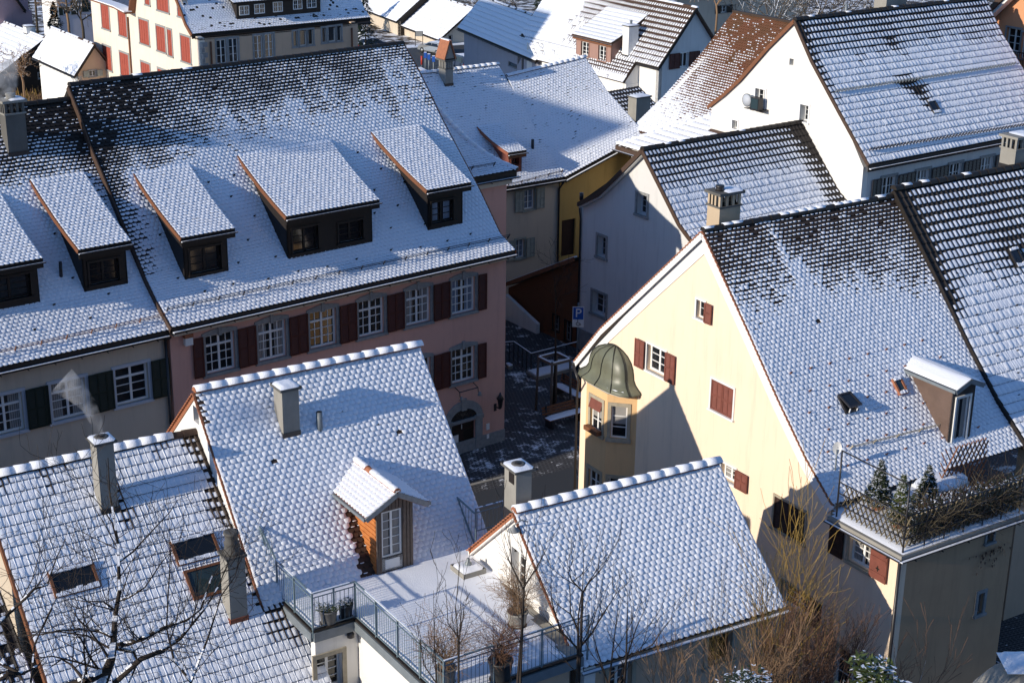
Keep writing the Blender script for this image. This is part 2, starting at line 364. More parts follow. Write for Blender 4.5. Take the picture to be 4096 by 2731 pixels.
    vt = O[kk][:, None, :]+aa[..., None]*AX[kk][:, None, :]+bb[..., None]*DN[kk][:, None, :]+z[..., None]*N[kk][:, None, :]
    allv.append(vt.reshape(-1, 3)); off2 = base+np.arange(ns)*V2.shape[0]
    full = m > .86; nt_ = 3 if style == 'biber' else 5      # tiles wholly under snow are white to their edges, only the front lip stays bare
    lists = []
    for q_, (x, l) in enumerate(zip(idx, ln)):
        if q_ < nt_: lists += [(x[full], l, 1, False), (x[~full], l, 0, False)]
        else: lists.append((x, l, 0, False))
    for f in F2: lists.append((np.array(f)[None]+off2[:, None], len(f), 1, True))
    IDX = np.concatenate([x.ravel() for x, *_ in lists]).astype(np.int32)
    LN = np.concatenate([np.full(len(x), l) for x, l, *_ in lists]).astype(np.int32)
    MI = np.concatenate([np.full(len(x), k_) for x, l, k_, _ in lists]); SM = np.concatenate([np.full(len(x), k_) for x, l, _, k_ in lists])
    VV = np.concatenate(allv)
    if slab:
        nb = len(VV); nn = N.mean(0) if n else V3(0, 0, 1); cc, k = 13, rows+1; G_ = cc*k
        SS, TT = np.meshgrid(np.linspace(0, 1, cc), np.linspace(0, Tt, k), indexing='ij'); top = P(SS.ravel(), TT.ravel())-nn*(.014+drop)
        sv = np.concatenate([top, top-nn*thick]); fs = []
        for c_ in range(cc-1):
            for i in range(k-1): q_ = c_*k+i; fs += [(q_, q_+1, q_+k+1, q_+k), (G_+q_, G_+q_+k, G_+q_+k+1, G_+q_+1)]
            fs += [(c_*k, c_*k+k, G_+c_*k+k, G_+c_*k), (c_*k+k-1, G_+c_*k+k-1, G_+c_*k+2*k-1, c_*k+2*k-1)]
        for i in range(k-1): q_ = (cc-1)*k+i; fs += [(i, G_+i, G_+i+1, i+1), (q_, q_+1, G_+q_+1, G_+q_)]
        if keep is None:
            VV = np.concatenate([VV, sv]); IDX = np.concatenate([IDX, np.array(fs).ravel()+nb]).astype(np.int32)
            LN = np.concatenate([LN, np.full(len(fs), 4)]).astype(np.int32); MI = np.concatenate([MI, np.zeros(len(fs))]); SM = np.concatenate([SM, np.zeros(len(fs))])
    return mesh_obj(name, bpy.data.meshes.new(name), VV, LN, IDX, MI, SM.astype(bool), [tmat, smat], parent or h.root)
def ridge_caps(h, a, b, parent=None, r=.12, L=.38, snow=1., m='tile_dark', name='ridge', seed=3, lift=.03, rs=.035, smat='snow'):
    """overlapping half round ridge tiles from a to b (local)"""
    a, b = V3(*a), V3(*b); d = b-a; n = max(1, int(round(np.linalg.norm(d)/L))); rg = random.Random(seed); mb = MB()
    dd = d/np.linalg.norm(d); sd_ = np.cross(dd, (0, 0, 1)); sd_ /= np.linalg.norm(sd_); up = np.cross(sd_, dd)
    for i in range(n):
        p, q = a+d*i/n, a+d*(i+1.12)/n
        for (mm, rr0, rr1, a0, a1, ofs) in (((m, r*1.1, r*.92, 0, math.pi, 0),) + (((smat, r*1.1+rs, r*.92+rs, .30 if rs > .02 else .75, math.pi-(.30 if rs > .02 else .9), .004),) if rg.random() < snow else ())):
            vs = []; K = 7
            for c, rr, sh_ in ((p, rr0, .0), (q, rr1, -.0)):
                for j in range(K):
                    t = a0+(a1-a0)*j/(K-1); k = rr*(1-.0*abs(j-3)) if mm == m else rr*(1-.10*((j-3)/3)**2)+rg.uniform(-.008, .008)
                    vs.append(c+sd_*math.cos(t)*k+up*(math.sin(t)*k+lift-r*.6)+(dd*.02 if mm != m else 0))
            fs = [(j, j+1, K+j+1, K+j)[::-1] for j in range(K-1)]+[tuple(range(K)), tuple(range(K, 2*K))[::-1]]
            mb.add(vs, fs, mm, mm != m)
    return mb.build(name, parent or h.root)
def gutter(h, a, b, r=.075, m='metal_dark', parent=None, name='gutter', snow=True):
    mb = MB(); a, b = V3(*a), V3(*b); d = b-a; d /= np.linalg.norm(d); sd_ = np.cross(d, (0, 0, 1)); sd_ /= np.linalg.norm(sd_)
    vs = []; K = 6
    for c in (a, b):
        for j in range(K):
            t = math.pi+math.pi*j/(K-1); vs.append(c+sd_*math.cos(t)*r+V3(0, 0, 1)*math.sin(t)*r)
    mb.add(vs, [(j, j+1, K+j+1, K+j) for j in range(K-1)], m, True)
    mb.bar(a-sd_*r, b-sd_*r, .02, .02, m); mb.bar(a+sd_*r, b+sd_*r, .02, .02, m)
    if snow: mb.bar(a+V3(0, 0, -.015), b+V3(0, 0, -.015), r*1.5, .03, 'snow')
    n = int(np.linalg.norm(b-a)/.9)
    for i in range(n): c = a+(b-a)*(i+.5)/n; mb.bar(c+V3(0, 0, -r-.02), c+V3(0, 0, -r-.02)+d*.03, r*2.1, .02, m)
    return mb.build(name, parent or h.root)
def snow_guard(h, a, b, n, m='metal_dark', hgt=.2, parent=None, name='snow_guard', nrm=(0, -.6, .8)):
    mb = MB(); a, b = V3(*a), V3(*b); nn = V3(*nrm)
    for k in (.55, 1.0): mb.tube([a+nn*hgt*k, b+nn*hgt*k], .014, m, 4)
    for i in range(n):
        c = a+(b-a)*(i/(n-1)); mb.bar(c-nn*.03, c+nn*(hgt+.03), .05, .02, m, up=tuple(b-a))
    return mb.build(name, parent or h.root)
# ------------------------------------------------------------------ walls with openings, windows, shutters
class Wall:
    """a wall plane.  kind 'G': u = const seen from -u;  kind 'E': v = const seen from -v.  outline in (s, z), s = v or u"""
    def __init__(s, h, kind, c, sg=1): s.h = h; s.k = kind; s.c = c; s.sg = sg; s.holes = []; s.inw = V3(sg, 0, 0) if kind == 'G' else V3(0, sg, 0)
    def P(s, a, z, d=0): return V3(s.c+d*s.sg, a, z) if s.k == 'G' else V3(a, s.c+d*s.sg, z)
    def px(s, p): q = s.h.G(p, s.c) if s.k == 'G' else s.h.E(p, s.c); return (q[1] if s.k == 'G' else q[0], q[2])
    def rect(s, p1, p2):
        a, b = s.px(p1), s.px(p2); return (min(a[0], b[0]), max(a[0], b[0]), min(a[1], b[1]), max(a[1], b[1]))
    def build(s, outline, m, depth=.3, name='wall', parent=None):
        mb = MB(); pts = [s.P(a, z) for a, z in outline]
        # the flat outer skin is cut round every opening; reveals run inwards
        mb.poly(pts, s.inw*depth, m, [[s.P(a0, z0), s.P(a1, z0), s.P(a1, z1), s.P(a0, z1)] for a0, a1, z0, z1 in s.holes])
        return mb.build(name, parent or s.h.root)
def window(wl, rc, cols=2, rows=3, fm='frame_white', depth=.14, trim=.10, tm='frame_grey', sill=True, glass='glass', shut=None, sm='shutter_red', parent=None,
           transom=None, arch=False, sw=None, curtain=None, mid=True, label=None, bare=False, slats=12, proud=.04, hole=True, shut_open=(1, 1), panes=1):
    a0, a1, z0, z1 = rc
    if hole: wl.holes.append((a0, a1, z0, z1))
    X = V3(0, 1, 0) if wl.k == 'G' else V3(1, 0, 0); Zv = V3(0, 0, 1); I = wl.inw; P = wl.P
    d = depth if hole else -.015
    mb = MB(); W_, H_ = a1-a0, z1-z0; fw = min(.07, W_*.09); par = parent or wl.h.root
    def bx(mb, x0, x1, y0, y1, d0, d1, m): mb.box(P(x0, y0, d0), X*(x1-x0), Zv*(y1-y0), I*(d1-d0), m)
    for x0, x1, y0, y1 in ((a0, a0+fw, z0, z1), (a1-fw, a1, z0, z1), (a0+fw, a1-fw, z0, z0+fw), (a0+fw, a1-fw, z1-fw, z1)): bx(mb, x0, x1, y0, y1, d-.03, d+.03, fm)
    if mid: bx(mb, (a0+a1)/2-fw*.6, (a0+a1)/2+fw*.6, z0+fw, z1-fw, d-.025, d+.03, fm)
    zt = z1-fw
    if transom: zt = z0+H_*transom; bx(mb, a0+fw, a1-fw, zt-fw*.6, zt+fw*.5, d-.04, d+.028, fm)
    mw = min(.028, W_*.03)
    nc = cols
    for i in range(1, nc):
        x = a0+W_*i/nc
        if mid and nc % 2 == 0 and i == nc//2: continue
        bx(mb, x-mw/2, x+mw/2, z0+fw, z1-fw, d-.012, d+.022, fm)
    for j in range(1, rows):
        y = z0+fw+(zt-z0-fw)*j/rows; bx(mb, a0+fw, a1-fw, y-mw/2, y+mw/2, d-.01, d+.02, fm)
    w = mb.build('window', par)
    if label: w['label'] = label
    g = MB(); bx(g, a0+fw*.5, a1-fw*.5, z0+fw*.5, z1-fw*.5, d+.012 if hole else -.006, d+.02 if hole else -.001, glass); g.build('pane', w)
    if curtain:
        c = MB(); k = curtain if isinstance(curtain, str) else 'curtain'
        cw = W_*.30
        for x0, x1 in ((a0+fw, a0+fw+cw), (a1-fw-cw, a1-fw)):
            n = 5
            for i in range(n): bx(c, x0+(x1-x0)*i/n, x0+(x1-x0)*(i+.8)/n, z0+fw, z1-fw, d+.009 if hole else -.012, d+.0115 if hole else -.007, k)
        c.build('curtain', w)
    if trim:
        t = MB()
        for x0, x1, y0, y1 in ((a0-trim, a0, z0-.0, z1), (a1, a1+trim, z0-.0, z1)): bx(t, x0, x1, y0, y1, -proud, .02, tm)
        if arch:
            K = 8; rise = W_*.10; x0, x1 = a0-trim, a1+trim
            up = [(x0+(x1-x0)*i/K, z1+trim*.9+rise*math.sin(math.pi*i/K)) for i in range(K+1)]
            lo = [(x1+(x0-x1)*i/K, z1-.02+rise*.9*math.sin(math.pi*i/K)*0) for i in range(K+1)]
            t.poly([P(x, y, -proud) for x, y in up+[(x1, z1), (x0, z1)]], I*(proud+.02), tm)
            xm = (a0+a1)/2; bx(t, xm-.07, xm+.07, z1-.05, z1+trim+rise+.05, -proud-.03, .02, tm)
        else: bx(t, a0-trim, a1+trim, z1, z1+trim, -proud-.004, .02, tm)
        if sill: bx(t, a0-trim-.03, a1+trim+.03, z0-trim*.9, z0, -proud-.05, .03, tm)
        t.build('surround', w)
    if shut:
        sw = sw or W_*.5
        for side in (-1, 1):
            if side not in shut and 0 not in shut: continue
            mbs = MB(); zz0, zz1 = z0-.03, z1+.03
            if 0 in shut: x0 = a0+.01 if side < 0 else (a0+a1)/2+.005; x1 = x0+W_/2-.015; dd = -.03; zz0, zz1 = z0+.01, z1-.01
            else:
                x0 = a0-trim-sw+.02 if side < 0 else a1+trim-.02; x1 = x0+sw; dd = -proud-.06-.03*(side > 0)
            fr = .055
            for q in ((x0, x0+fr, zz0, zz1), (x1-fr, x1, zz0, zz1), (x0+fr, x1-fr, zz0, zz0+fr), (x0+fr, x1-fr, zz1-fr, zz1), (x0+fr, x1-fr, (zz0+zz1)/2-.03, (zz0+zz1)/2+.03)): bx(mbs, *q, dd, dd+.035, sm)
            if x1-x0 > .45: bx(mbs, (x0+x1)/2-.025, (x0+x1)/2+.025, zz0+fr, zz1-fr, dd+.002, dd+.034, sm)
            ns = slats
            if ns:
                for k in range(ns):
                    y = zz0+fr+(zz1-zz0-2*fr)*(k+.15)/ns; hh = (zz1-zz0-2*fr)/ns*.85
                    c = P(x0+fr, y, dd+.004); mbs.box(c, X*(x1-x0-2*fr), Zv*hh+I*.026, I*.006, sm)
            bx(mbs, x0+fr*.5, x1-fr*.5, zz0+fr*.5, zz1-fr*.5, dd+.030, dd+.034, sm)
            if not ns: bx(mbs, x0+fr*.5, x1-fr*.5, zz0+fr*.5, zz1-fr*.5, dd+.008, dd+.03, sm)
            mbs.build('shutter', par)
    return w
def shed_dormer(h, fbl, fbr, el, er, tl, tr, wins, name='dormer', wm='wood_dark', vfront=None, roofkw=None, cheek='wood_dark', overhang=.28, fascia='wood_dark', prof=None, fm='wood_dark', trim=0, tm=None, ut=None, verge='wood_brown'):
    """a dormer with a lean-to roof: front wall base (left, right), roof eave (left, right), upper edge on the main slope (left, right)"""
    a = h.R(fbl, prof); b = h.R(fbr, prof); v = a[1] if vfront is None else vfront
    u0, u1 = a[0], b[0]
    L = h.E(el, v-overhang); Rr = h.E(er, v-overhang); tL = h.R(tl, prof); tR = h.R(tr, prof)
    ze = (L[2]+Rr[2])/2; vt = (tL[1]+tR[1])/2; zt = h.zr(vt, prof); eu0, eu1 = L[0], Rr[0]
    root = MB()
    zb = h.zr(v, prof)-.15
    wl = Wall(h, 'E', v); sl_ = (zt-ze)/(vt-(v-overhang)); zf = ze+sl_*overhang-.12
    # body: front and the two cheeks
    o = MB(); vm = vt
    vs = np.linspace(v, vt, 6)
    for uu in (u0, u1):
        pts = [V3(uu, v, zb)]+[V3(uu, x, h.zr(x, prof)-.10) for x in vs[1:]]+[V3(uu, x, ze+sl_*(x-(v-overhang))-.10) for x in vs[::-1]]
        o.poly(pts, (.06 if uu == u0 else -.06, 0, 0), cheek)
    d = o.build(name, h.root)
    for w in wins:
        rc = wl.rect(*w['px']); kw = {k: x for k, x in w.items() if k != 'px'}
        kw.setdefault('fm', fm); kw.setdefault('trim', trim or .07); kw.setdefault('tm', tm or wm); window(wl, rc, parent=d, sill=True, **kw)
    wl.build([(u0, zb), (u1, zb), (u1, zf), (u0, zf)], wm, .08, 'front_wall', d)
    mid = lambda t: V3(0, (v-overhang)*t+vt*(1-t), ze*t+zt*(1-t))
    kw = dict(style='biber', w=.18, e=.15, seed=int(abs(u0*100))+3, snow=lambda s, t: .93+0*s); kw.update(roofkw or {})
    sag = .10
    def edge(uu, uu2): return [V3(uu2+(uu-uu2)*t, (v-overhang)*t+vt*(1-t), ze*t+zt*(1-t)-sag*math.sin(math.pi*t)+.03) for t in (0, .25, .5, .75, 1)]
    roof(h, edge(eu0, tL[0] if ut is None else ut[0]), edge(eu1, tR[0] if ut is None else ut[1]), 'dormer_roof', parent=d, **kw)
    f = MB(); f.bb(eu0, eu1, v-overhang+.02, v-overhang+.07, ze-.30, ze-.06, fascia)
    e0 = edge(eu0, tL[0] if ut is None else ut[0])
    for p, q in zip(e0[:-1], e0[1:]): f.bar(p+V3(-.03, 0, -.06), q+V3(-.03, 0, -.06), .04, .16, verge)
    f.build('fascia', d)
    gutter(h, (eu0-.03, v-overhang-.06, ze-.08), (eu1+.05, v-overhang-.06, ze-.08), .05, parent=d)
    return d
def gable_pts(front, rear, base, inset=.12):
    """outline (v, z) of a gable wall under two roof profiles given from the ridge down"""
    return [(rear[-1][0], base), (front[-1][0], base)]+[(a, b-inset) for a, b in front[::-1]]+[(a, b-inset) for a, b in rear[1:]]
def chimney(h, base, w, d, top, m='concrete', cap='slab', capm='concrete_dark', snow=True, name='chimney', pot=None, flash='metal_dark', taper=0):
    """base: local point of the foot's front-left corner on the roof"""
    mb = MB(); x, y, z = base; zb = z-.9
    mb.bb(x, x+w, y, y+d, zb, top, m); mb.bb(x-.02, x+w+.02, y-.02, y+d+.02, zb, z+.18, flash)
    o = mb.build(name, h.root); c = MB()
    if cap == 'slab':
        c.bb(x-.07, x+w+.07, y-.07, y+d+.07, top, top+.08, capm)
        if snow: snowpad(c, x-.06, x+w+.06, y-.06, y+d+.06, top+.08, .07)
    elif cap == 'hole':
        c.bb(x-.08, x+w+.08, y-.08, y+d+.08, top, top+.07, capm)
        if snow: snowpad(c, x-.07, x+w+.07, y-.07, y+d+.07, top+.07, .05)
        c.lathe((x+w/2, y+d/2, top+.1), [(.19, 0), (.19, .03), (.13, .035)], 'concrete_dark', 14); c.lathe((x+w/2, y+d/2, top+.13), [(.10, 0), (.10, .012)], 'wood_dark', 12)
    elif cap == 'pillars':
        hh = .36
        for i in range(4):
            for yy in (y+.0, y+d-.09): c.bb(x+(w-.09)*i/3, x+(w-.09)*i/3+.09, yy, yy+.09, top, top+hh, m)
        for yy in (y+d*.33, y+d*.6):
            for xx in (x, x+w-.09): c.bb(xx, xx+.09, yy, yy+.08, top, top+hh, m)
        c.bb(x-.04, x+w+.04, y-.04, y+d+.04, top-.06, top+.0, capm)
        c.bb(x+.1, x+w-.1, y+.1, y+d-.1, top, top+.12, 'wood_dark')
        c.bb(x-.09, x+w+.09, y-.09, y+d+.09, top+hh, top+hh+.09, capm)
        if snow: snowpad(c, x+w*.3, x+w+.08, y-.08, y+d+.08, top+hh+.09, .05)
    if pot:
        px_, py_, z0 = x+w*pot[0], y+d*.5, top+(.45 if cap == 'pillars' else .08)
        c.lathe((px_, py_, z0), [(pot[1]*1.2, 0), (pot[1], .08), (pot[1], pot[2]), (pot[1]*1.15, pot[2]+.02), (pot[1]*1.1, pot[2]+.08), (pot[1]*.7, pot[2]+.09)], pot[3], 12)
    if c.v: c.build('chimney_cap', o)
    return o
def snowpad(mb, x0, x1, y0, y1, z, t, nx=7, ny=7, seed=1, m='snow'):
    """a soft layer of snow with rounded edges and an uneven top"""
    vs = []; rg = random.Random(seed)
    for j in range(ny+1):
        for i in range(nx+1):
            a, b = i/nx, j/ny; ed = min(a, 1-a, b, 1-b); k = min(1, ed*nx/1.3+.15) if ed > 0 else 0
            vs.append((x0+(x1-x0)*a, y0+(y1-y0)*b, z+t*k*(.8+.4*rg.random()) if ed > 0 else z))
    mb.add(vs, [(j*(nx+1)+i, j*(nx+1)+i+1, (j+1)*(nx+1)+i+1, (j+1)*(nx+1)+i) for j in range(ny) for i in range(nx)], m, True)
def skylight(h, c, w, l, prof=None, fm='metal_dark', gm='glass', snow=True, open_=0, name='skylight', lift=.07):
    """c: local centre on the main slope; l along the slope"""
    v = c[1]; e = .05; up = V3(0, -e*2, h.zr(v-e, prof)-h.zr(v+e, prof)); up = -up/np.linalg.norm(up); X = V3(1, 0, 0); n = np.cross(X, up); n = n if n[2] > 0 else -n
    o = V3(c[0], c[1], h.zr(v, prof))+n*.02; mb = MB(); fw = .07
    if open_: 
        piv = o+up*l/2; u2 = up*math.cos(open_)-n*math.sin(open_); n2 = n*math.cos(open_)+up*math.sin(open_)
        mb.box(o-X*w/2-up*l/2, X*w, up*.07, n*.09, fm); mb.box(o-X*w/2-up*l/2, X*.07, up*l, n*.09, fm); mb.box(o+X*(w/2-.07)-up*l/2, X*.07, up*l, n*.09, fm)
        mb.box(o-X*w/2-up*l/2, X*w, up*l, n*.03, 'wood_dark')
        for k in (0, 1): mb.bar(o+X*(w/2-.1)*(1 if k else -1)-up*l/2+n*.08, piv-u2*l*.95+X*(w/2-.1)*(1 if k else -1), .03, .03, 'frame_white')
    else: piv = o+up*l/2; u2, n2 = up, n
    o2 = piv-u2*l/2+n2*(lift if not open_ else .1)
    for a, b, c_, d in ((-w/2, -l/2, fw, l), (w/2-fw, -l/2, fw, l), (-w/2+fw, -l/2, w-2*fw, fw), (-w/2+fw, l/2-fw, w-2*fw, fw)):
        mb.box(o2+X*a+u2*b-n2*(lift if not open_ else .03), X*c_, u2*d, n2*(lift+.03 if not open_ else .05), fm)
    s = mb.build(name, h.root)
    g = MB(); g.box(o2-X*(w/2-fw)-u2*(l/2-fw)-n2*.02, X*(w-2*fw), u2*(l-2*fw), n2*.02, gm); g.build('pane', s)
    if snow:
        k = MB(); k2 = MB(); K = 8
        for i in range(K):
            a = -w/2+fw*.5+(w-fw)*i/K; k.box(o2+X*a-u2*(l/2-.01), X*(w-fw)/K*1.02, u2*(l*(.13+.08*rnd.random())), n2*(.035+.02*rnd.random()), 'snow')
            k2.box(o2+X*a+u2*(l/2-.07-.03*rnd.random()), X*(w-fw)/K*1.02, u2*.09, n2*(.05+.02*rnd.random()), 'snow')
        k.build('snow_cover', s); k2.build('snow_cover', s)
    return s
def hooks(h, pts, m, prof=None):
    """small snow stops standing on a slope, every one a part of its own"""
    first = None
    for u, v in pts:
        if getattr(h, 'pl', None): h.at(u)
        z = h.zr(v)
        if first is None:
            mb = MB(); mb.add([(-.045, .04, .02), (.045, .04, .02), (.055, -.05, .115), (-.055, -.05, .115), (0, .0, -.03)], [(0, 1, 2, 3), (0, 3, 4), (1, 4, 2), (3, 2, 4)], m); first = mb.build('snow_stop', h.root); o = first
        else: o = first.copy(); sc.collection.objects.link(o)
        o.location = (u, v, z)
# ================================================================== the long pink house (P) with its rear wing, and the cream house beside it (L)
def sstep(a, b, x): return np.clip((x-a)/(b-a), 0, 1)
P = House(38.5, pd((2059, 1015), 65), 'long pink townhouse with red brown shutters and three dark dormers on its snowy roof')
pL = P.E(Q('21', 1205, 735), 0)[0]; pR = P.G(Q('12', 1070, 290), -.02)
vw = .5                                               # the front wall stands half a metre behind the gutter
Lr = [P.G(Q(*n), pL) for n in (('11', 480, 590), ('11', 560, 790), ('11', 640, 1020), ('11', 730, 1230), ('11', 810, 1430), ('21', 1000, 330), ('21', 1090, 520), ('21', 1200, 715))]
Rr = [P.G(Q(*n), 0) for n in (('12', 1062, 290), ('12', 1150, 450), ('12', 1235, 620), ('12', 1340, 840), ('12', 1440, 1030), ('12', 1590, 1310), ('22', 1740, 60), ('22', 1850, 175))]
Rr[0][2] -= .05
P.two(pL, Lr, 0, Rr)
def snowP(s, t):
    n = fbm(s*14, t*9, 1); n2 = fbm(s*60, t*5, 4)
    m = .22+.92*sstep(.0, .46, t+.30*(n-.5)+.16*(n2-.5)-.05*(1-s)) - .35*sstep(.35, 0, s+.1*n)*sstep(.75, .3, t)*sstep(0.0, .3, 1-s)
    m -= .5*np.exp(-((s-.0)/.06)**2)*(t < .75); m += .25*np.exp(-((s-.93)/.09)**2)*(t < .2)
    holes = (vnoise(s*83*1.0, t*61, 5) > .992)
    return np.clip(m-.9*holes, .09, 1)
roof(P, P.edge(pL), P.edge(0), snow=snowP, w=.185, e=.145, seed=11)
ridge_caps(P, P.edge(pL)[0], P.edge(0)[0], snow=.04, r=.13, L=.42, rs=.012)
mb = MB()
for a, b in zip(P.edge(pL)[:-1], P.edge(pL)[1:]): mb.bar(a+V3(-.06, 0, -.10), b+V3(-.06, 0, -.10), .05, .24, 'tile_choc')
mb.build('verge_board', P.root); mb = MB()
for a, b in zip(P.edge(0)[:-1], P.edge(0)[1:]): mb.bar(a+V3(.03, 0, -.10), b+V3(.03, 0, -.10), .05, .18, 'wood_brown')
mb.build('verge_board', P.root)
eL, eR = P.edge(pL)[-1], P.edge(0)[-1]
mb = MB(); mb.bar(eL+V3(0, .05, -.14), eR+V3(0, .05, -.14), .06, .22, 'wood_dark'); mb.bar((pL+.1, .30, eL[2]-.34), (0, .30, eR[2]-.34), .36, .12, 'plaster_cream'); mb.build('eaves_board', P.root)
gutter(P, eL+V3(0, -.08, -.16), eR+V3(0, -.08, -.16), .08)
gq = [P.R(Q('21', 1160, 605)), P.R(Q('22', 1795, 92))]; snow_guard(P, gq[0], gq[1], 16, hgt=.24)
wl = Wall(P, 'E', vw); pw = []
rcs = [wl.rect(Q(*a), Q(*b)) for a, b in ((('21', 1440, 1055), ('21', 1632, 735)), (('22', 65, 955), ('22', 245, 655)), (('22', 420, 865), ('22', 598, 572)),
      (('22', 757, 785), ('22', 932, 495)), (('22', 1090, 705), ('22', 1252, 420)), (('22', 1405, 625), ('22', 1567, 350)))]
zb, zt_ = np.mean([r[2] for r in rcs]), np.mean([r[3] for r in rcs]); ww = np.mean([r[1]-r[0] for r in rcs])
gap = (rcs[-1][0]-rcs[0][1])/5-ww*4/5; swp = min(.66, (gap-.30)/2+.06)
for i, r in enumerate(rcs):
    c = (r[0]+r[1])/2
    window(wl, (c-ww/2, c+ww/2, zb, zt_), cols=4, rows=3, transom=.72, arch=True, shut=(-1, 1), sm='shutter_red', sw=swp, curtain=(None, 'curtain', None, None, 'curtain', 'curtain_blue')[i], tm='frame_grey', trim=.13, slats=16)
r2 = wl.rect(Q('22', 1405, 1110), Q('22', 1560, 832)); dz = zb-r2[2]
for i in (4, 5):
    c = (rcs[i][0]+rcs[i][1])/2
    window(wl, (c-ww/2, c+ww/2, zb-dz, zt_-dz), cols=4, rows=3, transom=.72, arch=True, shut=(-1, 1), sm='shutter_red', sw=swp, tm='frame_grey', trim=.13, slats=16)
# entrance: arched stone surround, fanlight, brown door
dl, dr = wl.px(Q('22', 1402, 1480))[0], wl.px(Q('22', 1568, 1480))[0]; zd = wl.px(Q('22', 1480, 1372))[1]
wl.holes.append((dl, dr, .15, zd)); cx = (dl+dr)/2; rad = (dr-dl)/2
mb = MB(); K = 12
fan = [(cx+rad*1.1*math.cos(math.pi*i/K), zd+.12+rad*.75*math.sin(math.pi*i/K)) for i in range(K+1)]
mb.bb(dl, dr, vw+.10, vw+.16, .15, zd, 'shutter_brown')
for k in range(2):
    for z0, z1 in ((.3, 1.0), (1.1, zd-.15)): mb.bb(dl+.1+k*rad, dl+rad-.1+k*rad, vw+.085, vw+.10, z0, z1, 'wood_dark')
door = mb.build('door', P.root)
mb = MB(); mb.bb(dl+.10, dl+.42, vw+.065, vw+.08, zd-1.05, zd-.55, 'paint_white'); mb.build('notice', door)
mb = MB(); mb.tube([(cx-.06, vw+.03, 1.1), (cx-.06, vw+.03, 1.3)], .02, 'frame_white', 6); mb.build('handle', door)
mb = MB(); mb.poly([(a, vw-.012, b) for a, b in fan], (0, .01, 0), 'glass')
for i in range(1, 6): t = math.pi*i/6; mb.bar((cx, vw-.02, zd+.13), (cx+rad*1.08*math.cos(t), vw-.02, zd+.12+rad*.73*math.sin(t)), .03, .02, 'metal_dark')
mb.bb(dl-.05, dr+.05, vw-.10, vw+.02, zd-.0, zd+.12, 'frame_grey'); mb.build('fanlight', P.root)
mb = MB()
outer = [(cx+(rad+.36)*math.cos(math.pi*i/K), zd+.12+(rad*.75+.36)*math.sin(math.pi*i/K)) for i in range(K+1)]
for i in range(K):
    mb.poly([(outer[i][0], vw-.06, outer[i][1]), (outer[i+1][0], vw-.06, outer[i+1][1]), (fan[i+1][0], vw-.06, fan[i+1][1]), (fan[i][0], vw-.06, fan[i][1])], (0, .08, 0), 'frame_grey')
mb.bb(cx-.13, cx+.13, vw-.10, vw, zd+.12+rad*.75-.05, zd+.12+rad*.75+.46, 'frame_grey')
for s in (-1, 1): x = cx+s*(rad+.18); mb.bb(x-.17, x+.17, vw-.06, vw+.02, 0, zd+.12, 'frame_grey'); mb.bb(x-.21, x+.21, vw-.10, vw+.02, zd-.02, zd+.16, 'frame_grey')
mb.build('door_surround', P.root)
q = wl.px(Q('22', 1707, 1262)); mb = MB()               # lantern on a wall bracket
mb.bar((q[0], vw, q[1]), (q[0], vw-.35, q[1]), .04, .04, 'metal_dark'); mb.bb(q[0]-.06, q[0]+.06, vw-.03, vw+.0, q[1]-.2, q[1]+.12, 'metal_dark')
mb.lathe((q[0], vw-.35, q[1]+.02), [(.05, 0), (.08, .05), (.14, .42), (.18, .44), (.06, .62), (.02, .72)], 'metal_dark', 6); mb.build('lantern', P.root)
q = wl.px(Q('22', 1655, 1400)); mb = MB(); mb.bb(q[0]-.08, q[0]+.08, vw-.04, vw, q[1]-.15, q[1]+.12, 'frame_white'); mb.build('name_plate', P.root); mb = MB(); mb.bb(q[0]-.06, q[0]+.06, vw-.04, vw, q[1]-.55, q[1]-.35, 'frame_white'); mb.build('door_bell', P.root)
a, b = wl.px(Q('22', 1425, 1150)), wl.px(Q('22', 1552, 1110)); mb = MB(); zc = (a[1]+b[1])/2
mb.tube([(a[0], vw-.35, zc), (b[0], vw-.35, zc)], .025, 'metal_dark', 5)
for x in (a[0], b[0]): mb.tube([(x, vw, zc+.12), (x, vw-.35, zc), (x, vw-.38, zc-.2)], .02, 'metal_dark', 5); mb.lathe((x+.08, vw-.38, zc-.36), [(.10, 0), (.06, .12), (.03, .16)], 'frame_grey', 8)
mb.build('sign_lamp', P.root)
q = wl.px(Q('21', 1304, 800)); mb = MB(); mb.bb(q[0]-.15, q[0]+.15, vw-.16, vw, q[1]-.17, q[1]+.12, 'frame_white'); mb.bb(q[0]-.17, q[0]+.17, vw-.18, vw, q[1]+.12, q[1]+.26, 'terracotta'); mb.build('alarm_box', P.root)
PR = wl.px(Q('22', 1784, 300))[0]
wl.build([(pL+.1, 0), (PR, 0), (PR, eR[2]-.4), (pL+.1, eL[2]-.4)], 'plaster_pink', .3)
mb = MB(); mb.bb(pL+.1, PR+.02, vw-.03, vw+.01, 0, .55, 'frame_grey'); mb.build('plinth', P.root)
mb = MB(); gr = [(a, b-.16) for a, b in P.at(0)]; v0, z0 = gr[0]
mb.poly([(PR, vw+.3, 0)]+[(PR, a, b) for a, b in gr[::-1] if a > vw+.3]+[(PR, v0+6, z0-6), (PR, v0+6, 0)], (-.3, 0, 0), 'plaster_pink'); mb.build('gable_wall', P.root)
mb = MB(); gl = [(a, b-.16) for a, b in P.at(pL)]; v0l, z0l = gl[0]
mb.poly([(pL+.1, vw+.3, 0)]+[(pL+.1, a, b) for a, b in gl[::-1] if a > vw+.3]+[(pL+.1, v0l+6, z0l-6), (pL+.1, v0l+6, 0)], (.3, 0, 0), 'plaster_cream'); mb.build('gable_wall', P.root)
